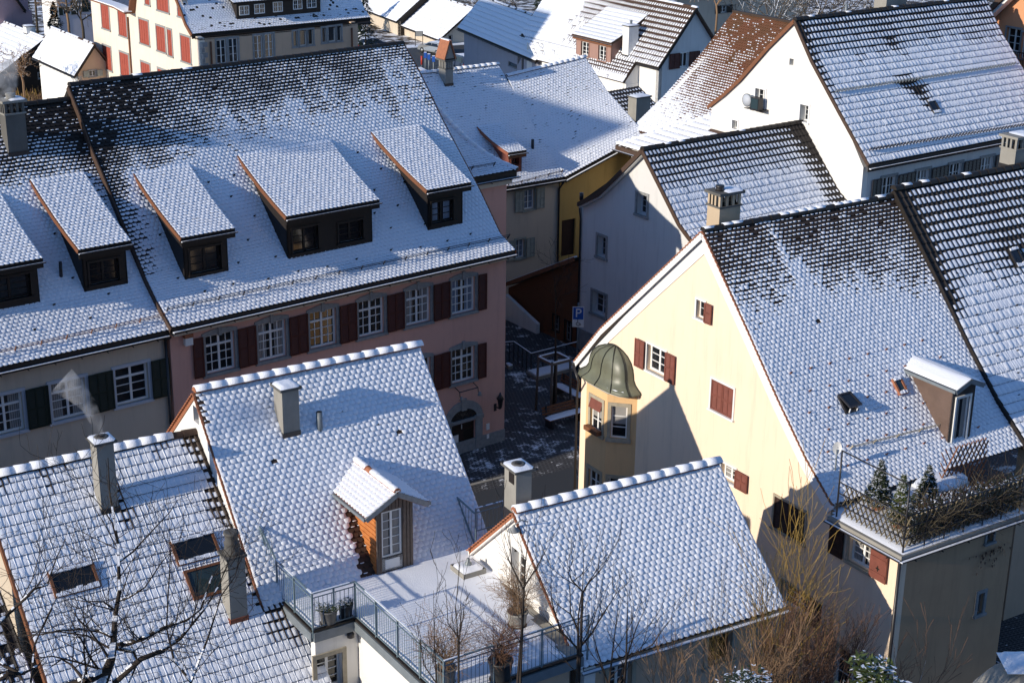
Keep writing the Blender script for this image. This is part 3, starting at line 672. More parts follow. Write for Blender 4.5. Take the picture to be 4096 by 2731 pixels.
mb = MB(); a, b = P.edge(pL)[0], P.edge(0)[0]; mb.poly([a+V3(0, .03, -.02), b+V3(0, .03, -.02), b+V3(0, 6.4, -6.5), a+V3(0, 6.4, -6.5)], (0, -.1, -.1), 'tile_dark'); mb.build('rear_roof', P.root)
hk = []
for r_ in range(6):
    for i in range(10):
        u = pL+1.0+(-pL-1.6)*(i+.5*(r_ % 2)+rnd.uniform(-.12, .12))/10; t = .44+.50*(r_+rnd.uniform(-.1, .1))/6; hk.append((u, P.at(u)[0][0]*(1-t)))
hooks(P, hk, 'tile_dark')
def dorm(h, *a, **k): return shed_dormer(h, *a, **k)
dorm(P, Q('21', 1290, 390), Q('21', 1590, 320), Q('21', 1265, 100), Q('21', 1640, 28), Q('11', 935, 1215), Q('11', 1320, 1150), [dict(px=(Q('21', 1330, 345), Q('21', 1535, 135)), cols=2, rows=3)])
dorm(P, Q('22', 265, 245), Q('22', 850, 115), Q('12', 255, 1515), Q('12', 905, 1400), Q('11', 1650, 1070), Q('12', 565, 990),
     [dict(px=(Q('22', 300, 200), Q('22', 472, 0)), cols=2, rows=3), dict(px=(Q('22', 620, 128), Q('22', 785, -40)), cols=2, rows=3)])
dorm(P, Q('22', 1240, 45), Q('12', 1480, 1560), Q('12', 1235, 1330), Q('12', 1545, 1280), Q('12', 840, 915), Q('12', 1185, 880), [dict(px=(Q('12', 1268, 1560), Q('12', 1415, 1385)), cols=2, rows=3, curtain='curtain_blue')])
# ---- the wing behind, with a hip
pv = 5.2
c1 = P.E(Q('12', 1862, 1182), pv-.35); c0 = P.E(Q('12', 1290, 740), pv)
hipTop = P.E(Q('12', 1290, 735), pv+3.3)
wallR = P.E(Q('12', 1787, 1350), pv)
ez = c1[2]
top = hipTop; sl = (top[2]-ez)/(top[1]-(pv-.35))
def hipline(t): return c1*(1-t)+top*t+V3(0, 0, -.45*math.sin(math.pi*t))
mb = MB()
Lp = [V3(-1.2, top[1], top[2]), V3(-1.2, pv-.35, ez)]; Rp = [V3(c1[0], top[1], top[2]), V3(c1[0], pv-.35, ez)]
Lp = [V3(-1.2, hipline(t)[1], hipline(t)[2]) for t in (1, .8, .6, .4, .2, 0)]; Rp = [V3(hipline(t)[0], hipline(t)[1], hipline(t)[2]) for t in (1, .8, .6, .4, .2, 0)]
wing = roof(P, Lp, Rp, name='wing_roof', w=.185, e=.155, snow=lambda s, t: .99-.9*(vnoise(s*40, t*30, 8) > .96), seed=21)
for i in range(5): ridge_caps(P, hipline(.2*i), hipline(.2*(i+1)), snow=1., r=.13, L=.40, name='hip_tiles', parent=wing, seed=30+i)
ridge_end = (-1.2, top[1], top[2])
mb = MB(); hp_ = [hipline(.1*i) for i in range(11)]
for a, b in zip(hp_[:-1], hp_[1:]): mb.poly([a, b, V3(c1[0], 2*top[1]-pv+.35, ez)], (-.06, 0, -.10), 'tile_dark')
mb.build('end_roof', wing); mb = MB(); mb.poly([V3(-1.2, top[1], top[2]), top, V3(c1[0], 2*top[1]-pv+.35, ez), V3(-1.2, 2*top[1]-pv+.35, ez)], (0, -.02, -.12), 'tile_dark')
mb.build('rear_roof', wing)
mb = MB(); mb.bb(-1.3, c1[0], pv-.33, pv-.27, ez-.36, ez-.05, 'wood_dark'); mb.bb(c1[0]-.06, c1[0], pv-.3, pv+6, ez-.36, ez-.05, 'wood_dark'); mb.bb(-1.3, c1[0]-.2, pv-.25, pv, ez-.62, ez-.34, 'plaster_cream'); mb.build('eaves_board', wing)
gutter(P, (-1.2, pv-.42, ez-.3), (c1[0]+.1, pv-.42, ez-.3), .07, parent=wing)
snow_guard(P, (-.6, pv+.12, ez+.22), (c1[0]-.95, pv+.12, ez+.22), 4, parent=wing)
mb = MB(); mb.bb(-.9, wallR[0], pv, pv+6.5, 0, ez-.3, 'plaster_pink'); mb.build('wing_wall', P.root)
# ================================================================== cream house L
L = House(38.5, (P.o+P.u*pL), 'cream townhouse with dark green shutters left of the long pink house')
lw = 17.; lr = L.G(Q('11', 500, 685), 0); le = L.G(Q('21', 1190, 745), 0)
pr = [(a, b) for a, b in P.at(pL)]
vs = np.linspace(lr[1], le[1], 9); Lprof = []
for i, v in enumerate(vs):
    t = i/8; Lprof.append((v, float(np.interp(v, [a for a, _ in pr][::-1], [b for _, b in pr][::-1]))-.42+.22*t))
Lprof[0] = (lr[1], lr[2]); L.prof = Lprof
def snowL(s, t):
    n = fbm(s*12, t*9, 31); n2 = fbm(s*50, t*6, 4)
    m = .06+1.15*sstep(.04, .52, t+.25*(n-.5)+.1*n2-.16*sstep(.72, 1, s))
    return np.clip(m-.9*(vnoise(s*79, t*57, 5) > .985), 0, 1)
roof(L, [V3(-lw, a, b) for a, b in Lprof], [V3(-.05, a, b) for a, b in Lprof], snow=snowL, w=.185, e=.145, seed=12)
ridge_caps(L, (-lw, lr[1], lr[2]), (-.08, lr[1], lr[2]), snow=.0, r=.13, L=.42)
le = V3(0, Lprof[-1][0], Lprof[-1][1])
mb = MB(); mb.bar((-lw, le[1]+.05, le[2]-.14), (-.05, le[1]+.05, le[2]-.14), .06, .24, 'wood_dark'); mb.build('eaves_board', L.root)
gutter(L, (-lw, le[1]-.08, le[2]-.18), (-.1, le[1]-.08, le[2]-.18), .08)
gq = [L.R(Q('21', 30, 895)), L.R(Q('21', 1135, 645))]; ga = gq[1]+(gq[0]-gq[1])*1.25; snow_guard(L, ga, gq[1], 9, hgt=.24, m='wood_brown')
wl = Wall(L, 'E', le[1]+.45)
rcs = [wl.rect(Q(*a), Q(*b)) for a, b in ((('21', -75, 1490), ('21', 150, 1160)), (('21', 368, 1372), ('21', 590, 1055)), (('21', 820, 1250), ('21', 1020, 950)))]
zb, zt_ = np.mean([r[2] for r in rcs]), np.mean([r[3] for r in rcs]); ww = np.mean([r[1]-r[0] for r in rcs]); gp = (rcs[1][0]-rcs[0][1])
for i, r in enumerate(rcs):
    c = (r[0]+r[1])/2
    window(wl, (c-ww/2, c+ww/2, zb, zt_), cols=2, rows=3, transom=.72, shut=(-1, 1), sm='shutter_green', sw=.68, curtain='curtain' if i < 2 else None, tm='frame_blue', trim=.12, slats=14)
wl.build([(-lw, 0), (-.02, 0), (-.02, le[2]-.3), (-lw, le[2]-.3)], 'plaster_cream', .3)
mb = MB(); mb.tube([(-.06, wl.c-.1, le[2]-.2), (-.06, wl.c-.1, .2)], .055, 'metal_dark', 8); mb.tube([(-.06, le[1]-.08, le[2]-.25), (-.06, wl.c-.1, le[2]-.45)], .05, 'metal_dark', 8); mb.build('downpipe', L.root)
mb = MB(); mb.poly([(-lw, lr[1]+.03, lr[2]-.05), (0, lr[1]+.03, lr[2]-.05), (0, lr[1]+6.4, lr[2]-6.5), (-lw, lr[1]+6.4, lr[2]-6.5)], (0, -.1, -.1), 'tile_dark'); mb.build('rear_roof', L.root)
mb = MB(); mb.poly([(-lw, wl.c, 0)]+[(-lw, a, b-.16) for a, b in Lprof[::-1] if a > wl.c]+[(-lw, lr[1]+6, lr[2]-6.2), (-lw, lr[1]+6, 0)], (.3, 0, 0), 'plaster_cream'); mb.build('gable_wall', L.root)
dorm(L, Q('21', 590, 475), Q('21', 888, 402), Q('21', 550, 180), Q('21', 915, 118), Q('11', 210, 1255), Q('11', 590, 1210), [dict(px=(Q('21', 630, 420), Q('21', 822, 228)), cols=2, rows=3)])
dorm(L, Q('21', -330, 665), Q('21', 272, 520), Q('21', -350, 375), Q('21', 300, 222), Q('11', -620, 1450), Q('11', 5, 1345), [dict(px=(Q('21', -60, 545), Q('21', 205, 335)), cols=2, rows=3), dict(px=(Q('21', -300, 600), Q('21', -110, 400)), cols=2, rows=3)])
q = L.R(Q('11', 65, 1100)); qt = L.E(Q('11', 0, 740), q[1]); q2 = L.E(Q('11', 150, 1080), q[1])
chimney(L, q, .72, .55, L.E(Q('11', 40, 745), q[1])[2]-.25, m='concrete_dark', cap='pillars', capm='concrete', pot=(.5, .16, .12, 'concrete'))
q = L.R(Q('21', 425, 360)); mb = MB(); mb.tube([q+V3(0, 0, -.1), q+V3(0, -.05, .55)], .06, 'metal_dark', 8); mb.build('vent_pipe', L.root)

hk = []
for r_ in range(5):
    for i in range(7): hk.append((-14.5+14*(i+.5*(r_ % 2))/7, L.prof[0][0]+(L.prof[-1][0]-L.prof[0][0])*(.5+.09*r_)))
hooks(L, hk, 'tile_dark')
# ================================================================== front row: small house with the wooden dormer (F1), terrace, small gabled house (F2), pan tiled roof (LL)
def skypx(h, cs, **k):
    q = [h.R(c) for c in cs]; c = sum(q)/4; w = ((q[1]-q[0])[0]+(q[2]-q[3])[0])/2
    l = (np.linalg.norm((q[3]-q[0])[1:])+np.linalg.norm((q[2]-q[1])[1:]))/2
    return skylight(h, c, abs(w), l, **k)
def gable_dormer(h, u0, u1, v, ze, zr_, ov=.2, ovf=.25, name='dormer', cheek='wood_orange', front='wood_grey', rk=None, plain=None, zb=None, eave='zinc', ribs=True, capsnow=.5):
    um = (u0+u1)/2; hw = (u1-u0)/2; sl = (zr_-ze)/hw
    vat = lambda z: float(np.interp(z, [b for _, b in h.prof][::-1], [a for a, _ in h.prof][::-1]))
    zb = h.zr(v) if zb is None else zb; o = MB()
    for s, uu in ((-1, u0), (1, u1)):
        vs = np.linspace(v, vat(ze), 6)
        o.poly([V3(uu, x, h.zr(x)-.1) for x in vs]+[V3(uu, vat(ze), ze), V3(uu, v, ze)] if zb is None else [V3(uu, v, zb)]+[V3(uu, x, h.zr(x)-.1) for x in vs[1:]]+[V3(uu, v, ze)], (.05*-s, 0, 0), cheek)
        if ribs:
            n = int((ze-zb)/.14)
            for i in range(1, n):
                z = zb+(ze-zb)*i/n; o.bar((uu+.012*s, v+.02, z), (uu+.012*s, vat(z)+.05, z), .02, .055, cheek)
    d = o.build(name, h.root)
    eo = hw+ov; zeo = ze-sl*ov
    for s in (-1, 1):
        rf, rb = V3(um, v-ovf, zr_), V3(um, vat(zr_)+.02, zr_); ef, eb = V3(um+s*eo, v-ovf, zeo), V3(um+s*eo, vat(zeo)+.02, zeo)
        if plain:
            mb = MB(); n = np.cross(rb-rf, ef-rf); n /= np.linalg.norm(n); n = n if n[2] > 0 else -n
            mb.poly([rf, rb, eb, ef], -n*.09, plain)
            K = 8; M_ = 6; rg = random.Random(3)
            vs = [];
            for i in range(K+1):
                for j in range(M_+1):
                    a = rf*(1-i/K)+rb*(i/K); b = ef*(1-i/K)+eb*(i/K); e = min(j, M_-j, i, K-i)
                    vs.append(a*(1-j/M_)+b*(j/M_)+n*(.012+(.045+.012*rg.random())*(e > 0)))
            mb.add(vs, [(i*(M_+1)+j, i*(M_+1)+j+1, (i+1)*(M_+1)+j+1, (i+1)*(M_+1)+j) for i in range(K) for j in range(M_)], 'snow', True)
            mb.build('dormer_roof', d)
        else:
            kw = dict(w=.18, e=.15, snow=lambda s, t: .995+0*s, tmat='terracotta', seed=5+s); kw.update(rk or {})
            a, b = ([rf, ef], [rb, eb]) if s < 0 else ([rb, eb], [rf, ef])
            roof(h, a, b, 'dormer_roof', parent=d, **kw)
        mb = MB(); mb.bar(ef+V3(s*.03, 0, -.06), eb+V3(s*.03, 0, -.06), .08, .09, eave); mb.bar(V3(um, v-ovf-.0, zr_-.08), ef+V3(0, 0, -.08), .04, .14, eave if plain else 'frame_grey'); mb.build('fascia', d)
    if not plain: ridge_caps(h, (um, v-ovf, zr_+.02), (um, vat(zr_), zr_+.02), parent=d, r=.10, L=.33, m='terracotta', snow=capsnow, seed=9)
    return d, um, hw, sl
F1 = House(33, pd(Q('22', 1180, 830), 47.5), 'small white house with snowy tiled roof and a little wooden dormer with a glazed door')
zr1 = pd(Q('22', 1180, 830), 47.5)[2]
uL = F1.E(Q('21', 1350, 1150), 0)[0]; eR = F1.G(Q('32', 1681, 593), 0); ZT = eR[2]
a_ = V3(0, 0, zr1-.05); rp = [F1.G(Q(*n), 0) for n in (('22', 1265, 1090), ('22', 1360, 1350), ('32', 1500, 100), ('32', 1620, 430))]
lp = [F1.G(Q(*n), uL) for n in (('21', 1395, 1225), ('21', 1500, 1540), ('31', 1600, 250), ('31', 1780, 780))]
F1.prof = [(0, zr1-.05), (eR[1]*.5, (zr1-.05)*.5+ZT*.5-.0), (eR[1], ZT)]
def vmid(zz): return float(np.interp(zz, [b for _, b in F1.prof][::-1], [a for a, _ in F1.prof][::-1]))
q0 = F1.E(Q('32', 880, 815), eR[1]); q1 = F1.E(Q('32', 1132, 745), eR[1]); qa = F1.E(Q('32', 1010, 235), eR[1]-.2); qe = F1.E(Q('32', 862, 385), eR[1])
du0, du1 = q0[0], q1[0]; qe[2] = qa[2]-.56*(du1-du0)/2
def snowF1(s, t):
    u = uL+(0-uL)*s; m = .93+.25*(fbm(s*20, t*16, 7)-.35)
    d = (du0-u)/.9; m -= 1.2*((d > -.2)*(d < .15+.34*sstep(.5, 1, t))*(t > .56))
    m -= .8*np.exp(-((s)/.02)**2)*(t < .15)+.6*(vnoise(s*40, t*34, 3) > .95)*(t < .5)
    return np.clip(m, 0, 1)
roof(F1, [V3(uL, a, b) for a, b in F1.prof], [V3(0, a, b) for a, b in F1.prof], snow=snowF1, w=.185, e=.15, tmat='tile_choc', sh=.040, seed=41)
ridge_caps(F1, (uL, 0, zr1), (0, 0, zr1), r=.13, L=.46, m='terracotta', rs=.045)
slr = (F1.G(Q('21', 1145, 1480), uL)); rear = [(0, zr1-.05), (slr[1], slr[2]), (slr[1]*1.5, slr[2]*1.5-zr1*.5)]
mb = MB(); mb.poly([(uL, rear[0][0], rear[0][1]), (0, rear[0][0], rear[0][1]), (0, rear[2][0], rear[2][1]), (uL, rear[2][0], rear[2][1])], (0, -.08, -.12), 'terracotta'); mb.build('rear_roof', F1.root)
mb = MB()
for pr_ in (F1.prof, rear):
    for (a, b), (c, d) in zip(pr_[:-1], pr_[1:]):
        n = int(math.hypot(c-a, d-b)/.16)
        for i in range(n): t, t2 = i/n, (i+1.1)/n; mb.bar((uL-.03, a+(c-a)*t, b+(d-b)*t-.04), (uL-.03, a+(c-a)*t2, b+(d-b)*t2+.0), .06, .035, 'terracotta')
mb.build('verge_tiles', F1.root)
wl = Wall(F1, 'G', uL+.03); r = wl.rect(Q('21', 1350, 1360), Q('21', 1382, 1285)); wl.holes.append(r)
mb = MB(); mb.bb(wl.c+.2, wl.c+.22, r[0], r[1], r[2], r[3], 'wood_dark'); mb.build('vent_opening', F1.root)
wl.build([(rear[2][0], 0), (eR[1], 0)]+[(a, b-.12) for a, b in F1.prof[::-1]]+[(a, b-.12) for a, b in rear[1:]], 'plaster_white', .3)
mb = MB(); mb.poly([(-.06, rear[2][0], 0), (-.06, eR[1]+.1, 0)]+[(-.06, a, b-.14) for a, b in F1.prof[::-1]]+[(-.06, a, b-.14) for a, b in rear[1:]], (-.25, 0, 0), 'plaster_white'); mb.build('gable_wall', F1.root)
mb = MB(); mb.bb(uL+.1, -.1, rear[2][0]-.3, rear[2][0], 0, rear[2][1]-.1, 'plaster_white'); mb.build('rear_wall', F1.root)
d, um, hw, sl_ = gable_dormer(F1, du0, du1, eR[1]-.02, qe[2], qa[2], ov=.40, ovf=.22, zb=ZT-.1)
wl = Wall(F1, 'E', eR[1]-.03); dr = wl.rect(Q('32', 918, 785), Q('32', 1062, 345)); b0 = wl.px(Q('32', 918, 790)); b1 = wl.px(Q('32', 1060, 345))
dz0 = ZT+.06; dz1 = min(wl.px(Q('32', 990, 362))[1], qe[2]+.02); dx0, dx1 = wl.px(Q('32', 918, 560))[0], wl.px(Q('32', 1060, 540))[0]
fr = [(du0, ZT-.1), (du1, ZT-.1), (du1, qe[2]), (um, qa[2]-.06), (du0, qe[2])]
w = window(wl, (dx0, dx1, dz0+.42, dz1), cols=2, rows=5, parent=d, depth=.07, trim=0, sill=False, curtain='curtain', mid=True)
wl.build(fr, 'wood_grey', .06, 'front_wall', d)
mb = MB(); mb.bb(dx0, dx1, wl.c+.0, wl.c+.05, dz0+.02, dz0+.42, 'frame_white'); mb.bb(dx0+.09, dx1-.09, wl.c-.012, wl.c, dz0+.08, dz0+.36, 'frame_white'); mb.bb(dx0, dx1, wl.c-.05, wl.c+.06, dz0-.04, dz0+.02, 'wood_grey')
mb.build('door_panel', d)
mb = MB(); n = 4
for a, b in ((du0, dx0-.02), (dx1+.02, du1)):
    k = 3
    for i in range(k): x = a+(b-a)*(i+.1)/k; mb.bb(x, x+(b-a)/k*.8, wl.c-.035, wl.c-.002, ZT+.0, qe[2]+.02, 'wood_grey')
for i in range(6):
    x = dx0+(dx1-dx0)*i/6; zz = qa[2]-.1-abs(x+.06-um)*sl_-.12; mb.bb(x, x+(dx1-dx0)/6*.82, wl.c-.035, wl.c-.002, dz1+.05, max(zz, dz1+.1), 'wood_grey')
mb.build('cladding', d)
# chimney and pipe on F1
q = F1.R(Q('22', 235, 1495)); qt = F1.E(Q('22', 240, 1160), q[1]); qr = F1.E(Q('22', 350, 1470), q[1]); ql = F1.G(Q('22', 185, 1310), q[0])
chimney(F1, q, abs(qr[0]-q[0]), .55, qt[2], m='concrete', cap='slab')
q = F1.R(Q('22', 485, 1420)); mb = MB(); qt = F1.E(Q('22', 483, 1300), q[1]); mb.tube([q+V3(0, 0, -.1), V3(q[0], q[1], qt[2])], .09, 'zinc', 10); mb.tube([V3(q[0], q[1], qt[2]-.01), V3(q[0], q[1], qt[2]+.005)], .075, 'wood_dark', 10); mb.build('vent_pipe', F1.root)
# ------------------------------------------------------------------ roof terrace
k = 47.5/43
TA, TB = F1.Z(Q('32', 440, 1210), ZT), F1.Z(Q('32', 750, 1135), ZT); TC = V3(TB[0], F1.Z(Q('32', 1320, 1568), ZT)[1]-.75, ZT)
f1c = F1.Z(Q('33', 40, 880), ZT); f2c = F1.Z(Q('33', 490, 1375), ZT)
TD = V3(f2c[0]+(f2c[0]-f1c[0])/(f2c[1]-f1c[1])*(TC[1]-f2c[1]), TC[1], ZT)
T_ = House(33, F1.o, 'flat snow covered roof terrace with steel railing between the small houses', cat='terrace', name='roof_terrace', group=None)
ot = [(TA[0], eR[1]+1.2), (TA[0], TA[1]), (TB[0], TA[1]), (TC[0], TC[1]), (TD[0]+.3, TD[1]), (.3, eR[1]+1.2)]
mb = MB(); mb.poly([(a, b, ZT) for a, b in ot], (0, 0, -.22), 'concrete')
o = mb.build('floor_slab', T_.root)
def inside(x, y, pl):
    c = False; j = len(pl)-1
    for i in range(len(pl)):
        (xi, yi), (xj, yj) = pl[i], pl[j]
        if (yi > y) != (yj > y) and x < (xj-xi)*(y-yi)/(yj-yi)+xi: c = not c
        j = i
    return c
def snowfield(mb, pl, z, t=.05, st=.12, inset=.0):
    xs = np.arange(min(p[0] for p in pl), max(p[0] for p in pl)+st, st); ys = np.arange(min(p[1] for p in pl), max(p[1] for p in pl)+st, st)
    X, Y = np.meshgrid(xs, ys, indexing='ij'); Z_ = z+t*(.7+.5*fbm(X*1.3, Y*1.3, 5)+.25*vnoise(X*7, Y*7, 2))
    ins = np.array([[inside(x+st/2, y+st/2, pl) for y in ys] for x in xs]); n = len(ys); fs = []
    e = np.zeros_like(Z_, bool)
    for i in range(len(xs)-1):
        for j in range(len(ys)-1):
            if ins[i, j]: fs.append((i*n+j, (i+1)*n+j, (i+1)*n+j+1, i*n+j+1))
    for i in range(len(xs)):
        for j in range(len(ys)):
            if not (ins[i, j] and i > 0 and j > 0 and ins[i-1, j] and ins[i, j-1] and ins[i-1, j-1]): Z_[i, j] = z+.004
    mb.add(np.stack([X, Y, Z_], -1).reshape(-1, 3), fs, 'snow', True)
it = [(TA[0]+.06, eR[1]+.3), (TA[0]+.06, TA[1]+.10), (TB[0]+.08, TA[1]+.10), (TC[0]+.08, TC[1]+.12), (TD[0]-.12, TD[1]+.1), (f1c[0]-.10, f1c[1]), (0, eR[1]+.3)]
mb = MB(); snowfield(mb, it, ZT+.004); mb.build('snow_cover', T_.root)
mb = MB()
edge = [V3(TA[0], eR[1]+.3, ZT), V3(TA[0], TA[1], ZT), V3(TB[0], TA[1], ZT), V3(TC[0], TC[1], ZT), V3(TD[0]+.3, TD[1], ZT)]
for a, b in zip(edge[:-1], edge[1:]): mb.bar(a+V3(0, 0, -.16), b+V3(0, 0, -.16), .14, .26, 'zinc'); mb.bar(a+V3(0, 0, .02), b+V3(0, 0, .02), .09, .05, 'wood_dark')
mb.build('edge_flashing', T_.root)
wl = Wall(T_, 'E', TA[1]+.08); r = wl.rect(Q('32', 470, 1640), Q('32', 640, 1345)); window(wl, r, cols=2, rows=4, trim=.12, tm='sand_stone', fm='frame_white', depth=.2)
wl.build([(TA[0]+.08, 0), (TB[0]+.1, 0), (TB[0]+.1, ZT-.28), (TA[0]+.08, ZT-.28)], 'plaster_white', .25)
wl = Wall(T_, 'G', TB[0]+.1); r = wl.rect(Q('32', 975, 1700), Q('32', 1105, 1500)); r = (r[0], r[1], ZT-3.2, ZT-1.55); window(wl, r, cols=2, rows=3, trim=.12, tm='frame_white', depth=.16)
wl.build([(TC[1]+.1, 0), (TA[1]+.06, 0), (TA[1]+.06, ZT-.28), (TC[1]+.1, ZT-.28)], 'plaster_white', .25)
mb = MB(); mb.bb(TC[0]+.12, TD[0], TC[1]+.12, TC[1]+.36, 0, ZT-.26, 'plaster_tan'); mb.build('front_wall', T_.root)
mb = MB(); q = T_.E(Q('32', 695, 1225), TA[1]+.05); mb.lathe((q[0], q[1]-.05, q[2]-.1), [(.03, 0), (.10, .04), (.10, .12), (.06, .2)], 'metal_dark', 10); mb.build('wall_lamp', T_.root)
def railing(a, b, n, mid=12, hgt=1.1, parent=None, mt='rail_paint', last=True, dz0=0, dz1=0):
    mb = MB(); a, b = V3(*a), V3(*b); up = V3(0, 0, 1); L_ = np.linalg.norm(b-a)
    for k_ in range(n+(1 if last else 0)): c = a+(b-a)*k_/n; mb.bar(c-up*.18, c+up*hgt, .05, .035, mt, up=tuple(b-a))
    mb.bar(a+up*hgt, b+up*hgt, .05, .03, mt); mb.bar(a+up*(hgt-.13), b+up*(hgt-.13), .03, .02, mt); mb.bar(a+up*.10, b+up*.10, .03, .02, mt)
    nb = int(L_/.115)
    for i in range(nb): c = a+(b-a)*(i+.5)/nb; mb.tube([c+up*.10, c+up*(hgt-.13)], .009, mt, 4, cap=False)
    m2 = 8
    for i in range(m2):
        if rnd.random() < .75: mb.bar(a+(b-a)*i/m2+up*(hgt+.02), a+(b-a)*(i+1.02)/m2+up*(hgt+.02), .045, .02, 'snow')
    return mb.build('railing', parent)
o_ = .0
e0 = V3(TA[0], eR[1]+.35, ZT)
railing(e0, edge[1], 2, parent=T_.root); railing(edge[1], edge[2], 2, parent=T_.root); railing(edge[2], edge[3], 4, parent=T_.root); railing(edge[3], V3(TD[0]+.45, TD[1], ZT), 3, parent=T_.root)
def slope_rail(pts, parent):      # the raked end panels that run up the roof
    mb = MB(); tp = [V3(*p) for p in pts]
    for a, b in ((tp[0], tp[1]), (tp[0], tp[2]), (tp[1], tp[2])): mb.bar(a, b, .045, .03, 'rail_paint')
    for i in range(1, 6): t = i/6; mb.tube([tp[0]*(1-t)+tp[1]*t, tp[0]*(1-t)+tp[2]*t], .009, 'rail_paint', 4, cap=False)
    mb.build('railing_end', parent)
def zf1(v): return F1.zr(v)
vv = e0[1]
slope_rail([(TA[0], vv+1.0, zf1(vv+1.0)+.10), (TA[0], vv, ZT+1.1), (TA[0], vv, ZT+.3)], T_.root)
qr0 = F1.R(Q('32', 1448, 300)); qr1 = F1.R(Q('32', 1550, 590))
slope_rail([(qr0[0], qr0[1]+.05, qr0[2]+.1), (qr0[0], qr1[1]-.1, qr0[2]+.0), (qr0[0], qr1[1]-.1, zf1(qr1[1]-.1)+.1)], T_.root)
railing(V3(qr0[0], qr1[1]-.15, ZT+.45), V3(qr0[0]+.9, qr1[1]-.15, ZT+.45), 1, hgt=.8, parent=T_.root)
q = F1.Z(Q('32', 1520, 800), ZT); mb = MB()               # flat roof vent
mb.bb(q[0]-.36, q[0]+.36, q[1]-.36, q[1]+.36, ZT, ZT+.20, 'concrete'); snowpad(mb, q[0]-.34, q[0]+.34, q[1]-.34, q[1]+.34, ZT+.20, .07)
mb.lathe((q[0], q[1], ZT+.2), [(.11, 0), (.10, .12), (.05, .16), (.05, .24), (.03, .26)], 'zinc', 10); mb.build('roof_vent', T_.root)
# ------------------------------------------------------------------ F2
az2 = 30.0
b = F1.W(*f1c); F2 = House(az2, b, 'small white gabled house with evenly snowed roof facing the terrace')
ap = F2.G(Q('33', 95, 365), -.15)
fr2 = [F2.G(Q(*n), -.15) for n in (('33', 105, 375), ('33', 205, 640), ('33', 300, 870), ('33', 400, 1130), ('33', 480, 1340))]
ev = F2.G(Q('33', 555, 1470), -.15)
slp = (fr2[3][2]-fr2[0][2])/(fr2[3][1]-fr2[0][1])
F2.prof = [(fr2[0][1], fr2[0][2]), (fr2[2][1], fr2[2][2]), (fr2[4][1], fr2[4][2]), (ev[1], ev[2])]
F2.prof = [(ap[1], ap[2]-.05), (ev[1]*.5+ap[1]*.5, ev[2]*.5+ap[2]*.5-.08), (ev[1], ev[2])]
uR = F2.E(Q('33', 1520, 8), ap[1])[0]; uR2 = F2.E(Q('34', 265, 990), ev[1])[0]
Lp = [V3(-.15, a, b) for a, b in F2.prof]; Rp = [V3(uR+(uR2-uR)*t, a, b) for t, (a, b) in zip((0, .5, 1), F2.prof)]
roof(F2, Lp, Rp, snow=lambda s, t: np.clip(1.0+.5*(fbm(s*18, t*14, 17)-.42), .80, 1), w=.185, e=.15, tmat='tile_brown', sh=.04, seed=42, jit=.1)
ridge_caps(F2, Lp[0]+V3(0, 0, .05), Rp[0]+V3(0, 0, .05), r=.13, L=.46, m='terracotta', rs=.05, seed=8)
rv = F2.G(Q('32', 1520, 640), -.15); rear = [(ap[1], ap[2]-.05), (rv[1], rv[2]), (rv[1]*2-ap[1], rv[2]*2-ap[2])]
mb = MB(); mb.poly([(-.15, ap[1], ap[2]-.04), (uR, ap[1], ap[2]-.04), (uR, rear[1][0], rear[1][1]), (-.15, rear[1][0], rear[1][1])], (0, -.06, -.1), 'terracotta'); mb.build('rear_roof', F2.root)
mb = MB()
for pr_ in (F2.prof, rear[:2]):
    for (a, b), (c, d_) in zip(pr_[:-1], pr_[1:]):
        n = int(math.hypot(c-a, d_-b)/.165)
        for i in range(n): t, t2 = i/n, (i+1.1)/n; mb.bar((-.18, a+(c-a)*t, b+(d_-b)*t-.03), (-.18, a+(c-a)*t2, b+(d_-b)*t2+.01), .06, .035, 'terracotta')
    for (a, b), (c, d_) in zip(pr_[:-1], pr_[1:]): mb.bar((-.10, a, b-.12), (-.10, c, d_-.12), .09, .12, 'plaster_white')
mb.build('verge_tiles', F2.root)
wl = Wall(F2, 'G', 0.); r = wl.rect(Q('33', 80, 850), Q('33', 170, 600)); w0 = wl.px(Q('33', 80, 600)); w1 = wl.px(Q('33', 178, 830))
window(wl, (w1[0], w0[0], ZT+.12, w0[1]-.05), cols=2, rows=4, depth=.28, trim=0, sill=False, mid=True)
wl.build([(rear[1][0], 0), (ev[1]+.3, 0)]+[(a, b-.1) for a, b in F2.prof[::-1]]+[(a, b-.1) for a, b in rear[1:2]], 'plaster_white', .34)
ez = F2.prof[-1][1]
wl = Wall(F2, 'E', ev[1]+.35)
r = wl.rect(Q('33', 750, 1650), Q('33', 920, 1405)); window(wl, r, cols=2, rows=3, trim=.12, tm='sand_stone', fm='frame_white', depth=.2)
r = wl.rect(Q('33', 1440, 1450), Q('33', 1620, 1180)); window(wl, r, cols=2, rows=3, trim=.12, tm='sand_stone', fm='wood_brown', depth=.2)
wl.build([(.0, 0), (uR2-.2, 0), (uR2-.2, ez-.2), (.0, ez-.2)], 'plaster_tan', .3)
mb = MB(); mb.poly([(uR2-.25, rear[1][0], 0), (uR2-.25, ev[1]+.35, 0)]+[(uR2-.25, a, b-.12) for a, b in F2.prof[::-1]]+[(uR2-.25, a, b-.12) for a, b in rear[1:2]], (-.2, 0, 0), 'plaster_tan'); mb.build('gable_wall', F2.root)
gutter(F2, (-.1, ev[1]-.08, ez-.10), (uR2+.05, ev[1]-.08, ez-.10), .07, m='zinc')
